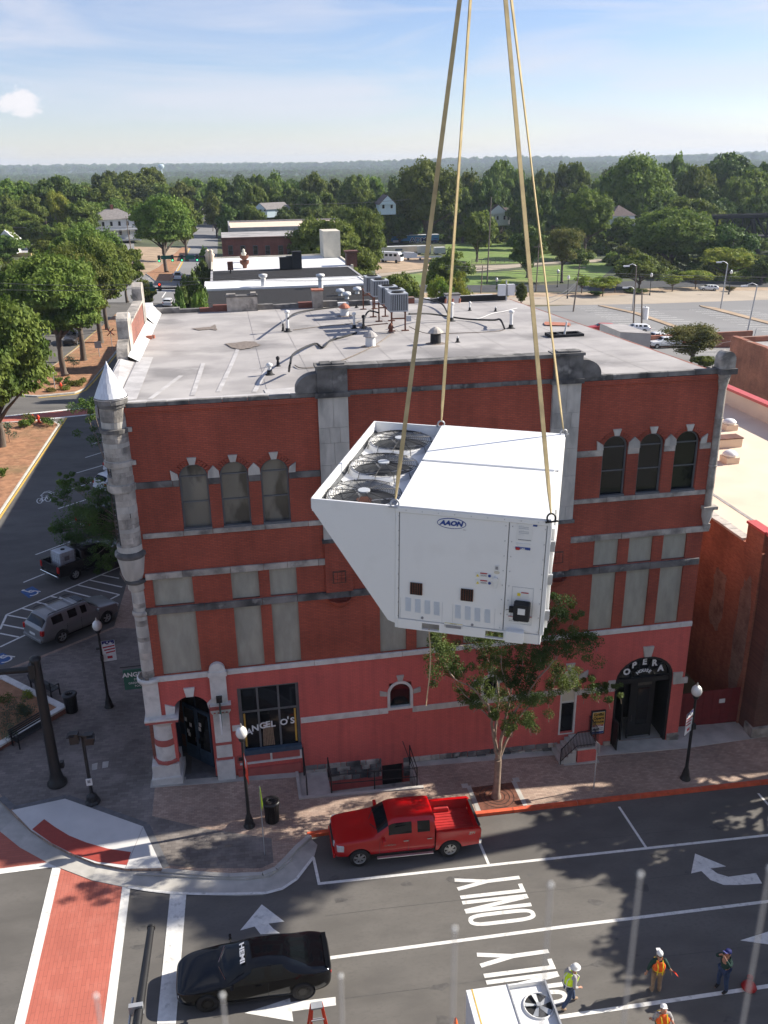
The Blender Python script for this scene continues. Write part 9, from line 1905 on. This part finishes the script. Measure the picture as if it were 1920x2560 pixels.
def antique(n,base,top,label):
    b = G(K(n,*base)); tp_ = FA(K(n,*top),b.y); H = tp_.z-b.z; t = thing('antique_lamp',b,label,'street lamp'); MB().lathe([(.22,0),(.18,.4),(.09,.6),(.07,H-.9)],b,8).build('pole',M['black'],t,b); MB().lathe([(.12,H-.95),(.3,H-.8),(.36,H-.45),(.2,H-.1),(0,H+.1)],b,10).build('globe',M['globe'],t,b)
for n_,ba,to,lb in (('R',(445,825),(450,722),'antique lamp in front of the twin trunk tree'),('R',(503,890),(509,757),'antique lamp left of the yellow green trees'),('k',(490,388),(505,168),'antique lamp in front of the rounded car park tree'),('R',(95,835),(97,770),'antique lamp behind the floodlights'),('k',(1270,380),(1303,138),'antique lamp right of the silver light pole'),('f',(503,840),(500,675),'antique lamp before the bushy tree behind the condensers')): antique(n_,ba,to,lb)
def signal_bar(n,xs_,y_,heads,signs,ydist,label,nx=None):
    a_,b_ = FA(K(n,xs_[0],y_[0]),ydist),FA(K(n,xs_[1],y_[1]),ydist); o_ = Vector((b_.x,b_.y,gz(b_.x))); t = thing('signal_gantry',o_,label,'traffic signal')
    MB().cyl(a_,b_,.12,.16,8).build('mast_arm',M['black'],t,o_); MB().cyl(o_,b_+Vector((0,0,.3)),.22,.16,8).build('pole',M['black'],t,o_)
    for (x,y,c_) in heads:
        p = FA(K(n,x,y),ydist); h_ = MB().box((p.x,p.y-.15,p.z),(.5,.35,1.25)).build('signal_head',M['yellow_dark'],t,o_)
        MB().cyl((p.x,p.y-.36,p.z+(.38 if c_ == 'red_light' else -.38)),(p.x,p.y-.33,p.z+(.38 if c_ == 'red_light' else -.38)),.16,.16,10).build('lens',M[c_],h_,o_)
    for (x0,x1,yc_) in signs: p,q_ = FA(K(n,x0,yc_),ydist),FA(K(n,x1,yc_),ydist); MB().b2(p.x,q_.x,p.y-.2,p.y-.15,p.z-.35,p.z+.35).build('street_name_sign',M['green_sign'],t,o_)
signal_bar('h',(1305,1700),(738,735),[(1320,752,'green_light'),(1430,748,'green_light'),(1508,747,'green_light'),(1635,745,'green_light')],[(1335,1420,742),(1540,1610,740)],150,'farther signal arm with four heads and two green street name signs')
signal_bar('h',(1240,1480),(1000,995),[(1325,985,'red_light')],[(1245,1285,1000),(1240,1268,965)],108,'nearer signal arm with one red lit head and green street name signs')
p = FA(K('h',1395,996),108)
p = G(K('i',545,1005)); tp_ = FA(K('i',520,835),p.y); t = thing('median_sign',p,'thin post with round mirror like sign on the farther median','road sign'); MB().cyl(p,tp_,.05,.05,6).build('post',M['steel_grey'],t,p); MB().lathe([(0,-.05),(.35,-.02),(.35,.02),(0,.05)],tp_,10).build('disc',M['steel_white'],t,p)
p = G(K('i',985,690)); tp_ = FA(K('i',967,560),p.y); t = thing('route_sign',p,'small blue grey route sign on the median in front of a trunk','road sign'); MB().cyl(p,tp_,.05,.05,6).build('post',M['steel_grey'],t,p); MB().box((tp_.x,tp_.y-.06,tp_.z),(.9,.05,.9)).build('panel',M['coil'],t,p)
p = FA(K('i',1090,435),100); o_ = Vector((p.x,p.y,gz(p.x))); t = thing('crossing_sign',o_,'orange panel with a dark red X on the median','road sign'); MB().cyl(o_,p,.05,.05,6).build('post',M['steel_grey'],t,o_)
for sg in (-1,1): MB().beam(p+Vector((-.5,0,-.5*sg)),p+Vector((.5,0,.5*sg)),.14,.04,(0,1,0)).build('cross_bar',M['red_print'],t,o_)
p = G(K('i',315,1330)); tp_ = FA(K('i',303,1250),p.y); MB().cyl(p,tp_,.09,.09,6).build('brown_post',M['rust'],None,p,'short brown post at the near median tip','post'); p = G(K('A',250,160)); cone(p,'orange cone beside the brown post on the near median',.8)
def wire(p,q,sag,label,r=.022):
    p,q = Vector(p),Vector(q); pts = [p.lerp(q,k/24)-Vector((0,0,sag*4*(k/24)*(1-k/24))) for k in range(25)]; tag(MB().tube(pts,r,4).build('power_line',M['wire'],None,p),label,'power line','overhead power lines')
def wpx(n,a_,b_,ya,yb,label,r=.022,sag=.4): wire(FA(K(n,*a_),ya),FA(K(n,*b_),yb),sag,label,r)
wpx('R',(-200,700),(1900,770),118,125,'highest power line crossing the trees above the car park',.03); wpx('R',(-200,712),(1900,785),118,125,'second power line crossing the trees above the car park',.03); wpx('R',(-200,722),(1900,800),118,125,'lowest power line crossing the trees above the car park',.03)
wpx('e',(370,375),(1500,378),70,70,'upper thin wire over the dark shop roofs',.02); wpx('e',(370,412),(1500,400),70,70,'middle thin wire over the dark shop roofs',.02); wpx('e',(0,405),(1500,418),70,70,'lower thin wire over the dark shop roofs',.02)
wpx('h',(-100,950),(1659,935),72,72,'upper wire in front of the left tree group',.025); wpx('h',(-100,1005),(1659,960),72,72,'lower wire in front of the left tree group',.025); wpx('h',(-100,485),(1200,490),260,260,'far wire over the left woods',.06)
wpx('i',(-100,470),(1240,400),62,55,'wire passing the big trunk towards the side parapet',.02); wpx('e',(165,600),(1000,600),31,30,'slack cable along the rear edge of the roof',.02)
wpx('Q',(1250,280),(520,310),250,250,'far wire over the central wood',.05); wpx('R',(400,885),(560,790),45,118,'service wire from the roof to the leaning pole, upper',.03); wpx('R',(400,915),(560,800),45,118,'service wire from the roof to the leaning pole, lower',.03)
wpx('k',(600,872),(1300,840),80,100,'upper wire crossing the olive bush',.02); wpx('k',(600,905),(1200,870),80,100,'lower wire crossing the olive bush',.02)
fp0 = [G(K('f',*q)) for q in ((1160,492),(1640,482),(2200,470))]
t = thing('field_fence',fp0[0],'long low wire fence along the near edge of the lawn','fence')
for a_,b_ in zip(fp0,fp0[1:]):
    n_ = 10
    for k in range(n_): c = a_.lerp(b_,k/n_); MB().cyl(c,c+Vector((0,0,1.3)),.08,.08,5).build('post',M['wood_pole'],t,fp0[0])
    for z_ in (.5,1.2): MB().cyl(a_+Vector((0,0,z_)),b_+Vector((0,0,z_)),.03,.03,4).build('wire',M['wire'],t,fp0[0])
# ================================================================ FAR WOODS (one mass) AND HAZE
rg = np.random.default_rng(5)
def forest(name,pts,src,smin,smax,label=None):
    me = bpy.data.meshes.new(name); me.from_pydata(pts,[],[]); o = bpy.data.objects.new(name,me); COL.objects.link(o); o['kind'] = 'stuff'
    ng = bpy.data.node_groups.new(name,'GeometryNodeTree'); ng.interface.new_socket('Geometry',in_out='INPUT',socket_type='NodeSocketGeometry'); ng.interface.new_socket('Geometry',in_out='OUTPUT',socket_type='NodeSocketGeometry')
    N = ng.nodes.new; gi = N('NodeGroupInput'); go_ = N('NodeGroupOutput'); ip = N('GeometryNodeInstanceOnPoints'); oi = N('GeometryNodeObjectInfo'); oi.inputs['Object'].default_value = src; oi.transform_space = 'ORIGINAL'
    rv = N('FunctionNodeRandomValue'); rv.data_type = 'FLOAT_VECTOR'; rv.inputs[0].default_value = (0,0,0); rv.inputs[1].default_value = (0,0,6.28); rs = N('FunctionNodeRandomValue'); rs.data_type = 'FLOAT_VECTOR'; rs.inputs[0].default_value = (smin,smin,smin*.85); rs.inputs[1].default_value = (smax,smax,smax*1.1); rs.inputs['Seed'].default_value = 3
    ng.links.new(gi.outputs[0],ip.inputs['Points']); ng.links.new(oi.outputs['Geometry'],ip.inputs['Instance']); ng.links.new(rv.outputs[0],ip.inputs['Rotation']); ng.links.new(rs.outputs[0],ip.inputs['Scale']); ng.links.new(ip.outputs[0],go_.inputs[0])
    md = o.modifiers.new('scatter','NODES'); md.node_group = ng; return o
srcs = []
for k in range(3):
    p_ = (40+k*22,455+k*6); t = thing('tree',(p_[0],p_[1],terrain(*p_)),['first','second','third'][k]+' rounded tree at the near edge of the far woods behind the skyline trees','tree'); c = put('crown',CR['low'][k],(0,0,2),t,scale=(1,1,1)); MB().cyl((0,0,-1),(0,0,4),.4,.3,6).build('trunk',M['bark'],t); srcs.append(c)
groups = [[] for _ in range(3)]
def scatter(r0,r1,n,keep=None):
    for k in range(n):
        r = math.sqrt(rg.uniform(r0*r0,r1*r1)); a = rg.uniform(R_(-20),R_(40)); x,y = CAM.x+r*math.sin(a),CAM.y+r*math.cos(a)
        if keep and not keep(x,y): continue
        groups[int(rg.integers(0,3))].append((x,y,terrain(x,y)-2.5))
scatter(430,700,1700,lambda x,y: not (-9 < x < 8)); scatter(700,1300,5200,lambda x,y: not (-12 < x < 12)); scatter(1300,2600,9000); scatter(2600,5200,9000)
for k in range(3): forest('far_woods',groups[k],srcs[k],.95,1.7)
g2 = [[] for _ in range(3)]
for k in range(6500):
    r = rg.uniform(5200,9000); a = rg.uniform(R_(-20),R_(40)); x,y = CAM.x+r*math.sin(a),CAM.y+r*math.cos(a); g2[k%3].append((x,y,terrain(x,y)-2))
for k in range(3): forest('far_woods',g2[k],srcs[k],2.2,4.2)
g3 = [[] for _ in range(3)]
def clear_of(x,y):
    for (x0,x1,y0,y1) in ((-12,12,0,600),(-52,-10,130,282),(30,160,0,203),(40,120,203,262),(0,40,0,262),(-52,-10,280,330),(40,118,262,322)):
        if x0 < x < x1 and y0 < y < y1: return False
    return True
for k in range(2200):
    x,y = rg.uniform(-130,250),rg.uniform(150,470)
    if clear_of(x,y): g3[k%3].append((x,y,gz(x)-3.6))
for k in range(3): forest('undergrowth',g3[k],srcs[k],.5,.95)
hz = MB().b2(-9800,9800,-900,9900,-60,110).build('haze',M['black'],kind='stuff'); hz.data.materials.clear()
hm = bpy.data.materials.new('haze'); hm.use_nodes = True; nt = hm.node_tree; nt.nodes.clear(); pv_ = nt.nodes.new('ShaderNodeVolumePrincipled'); om = nt.nodes.new('ShaderNodeOutputMaterial'); nt.links.new(pv_.outputs[0],om.inputs['Volume'])
pv_.inputs['Color'].default_value = (.72,.84,1,1); pv_.inputs['Density'].default_value = HAZE_D; pv_.inputs['Anisotropy'].default_value = 0.1; hz.data.materials.append(hm)
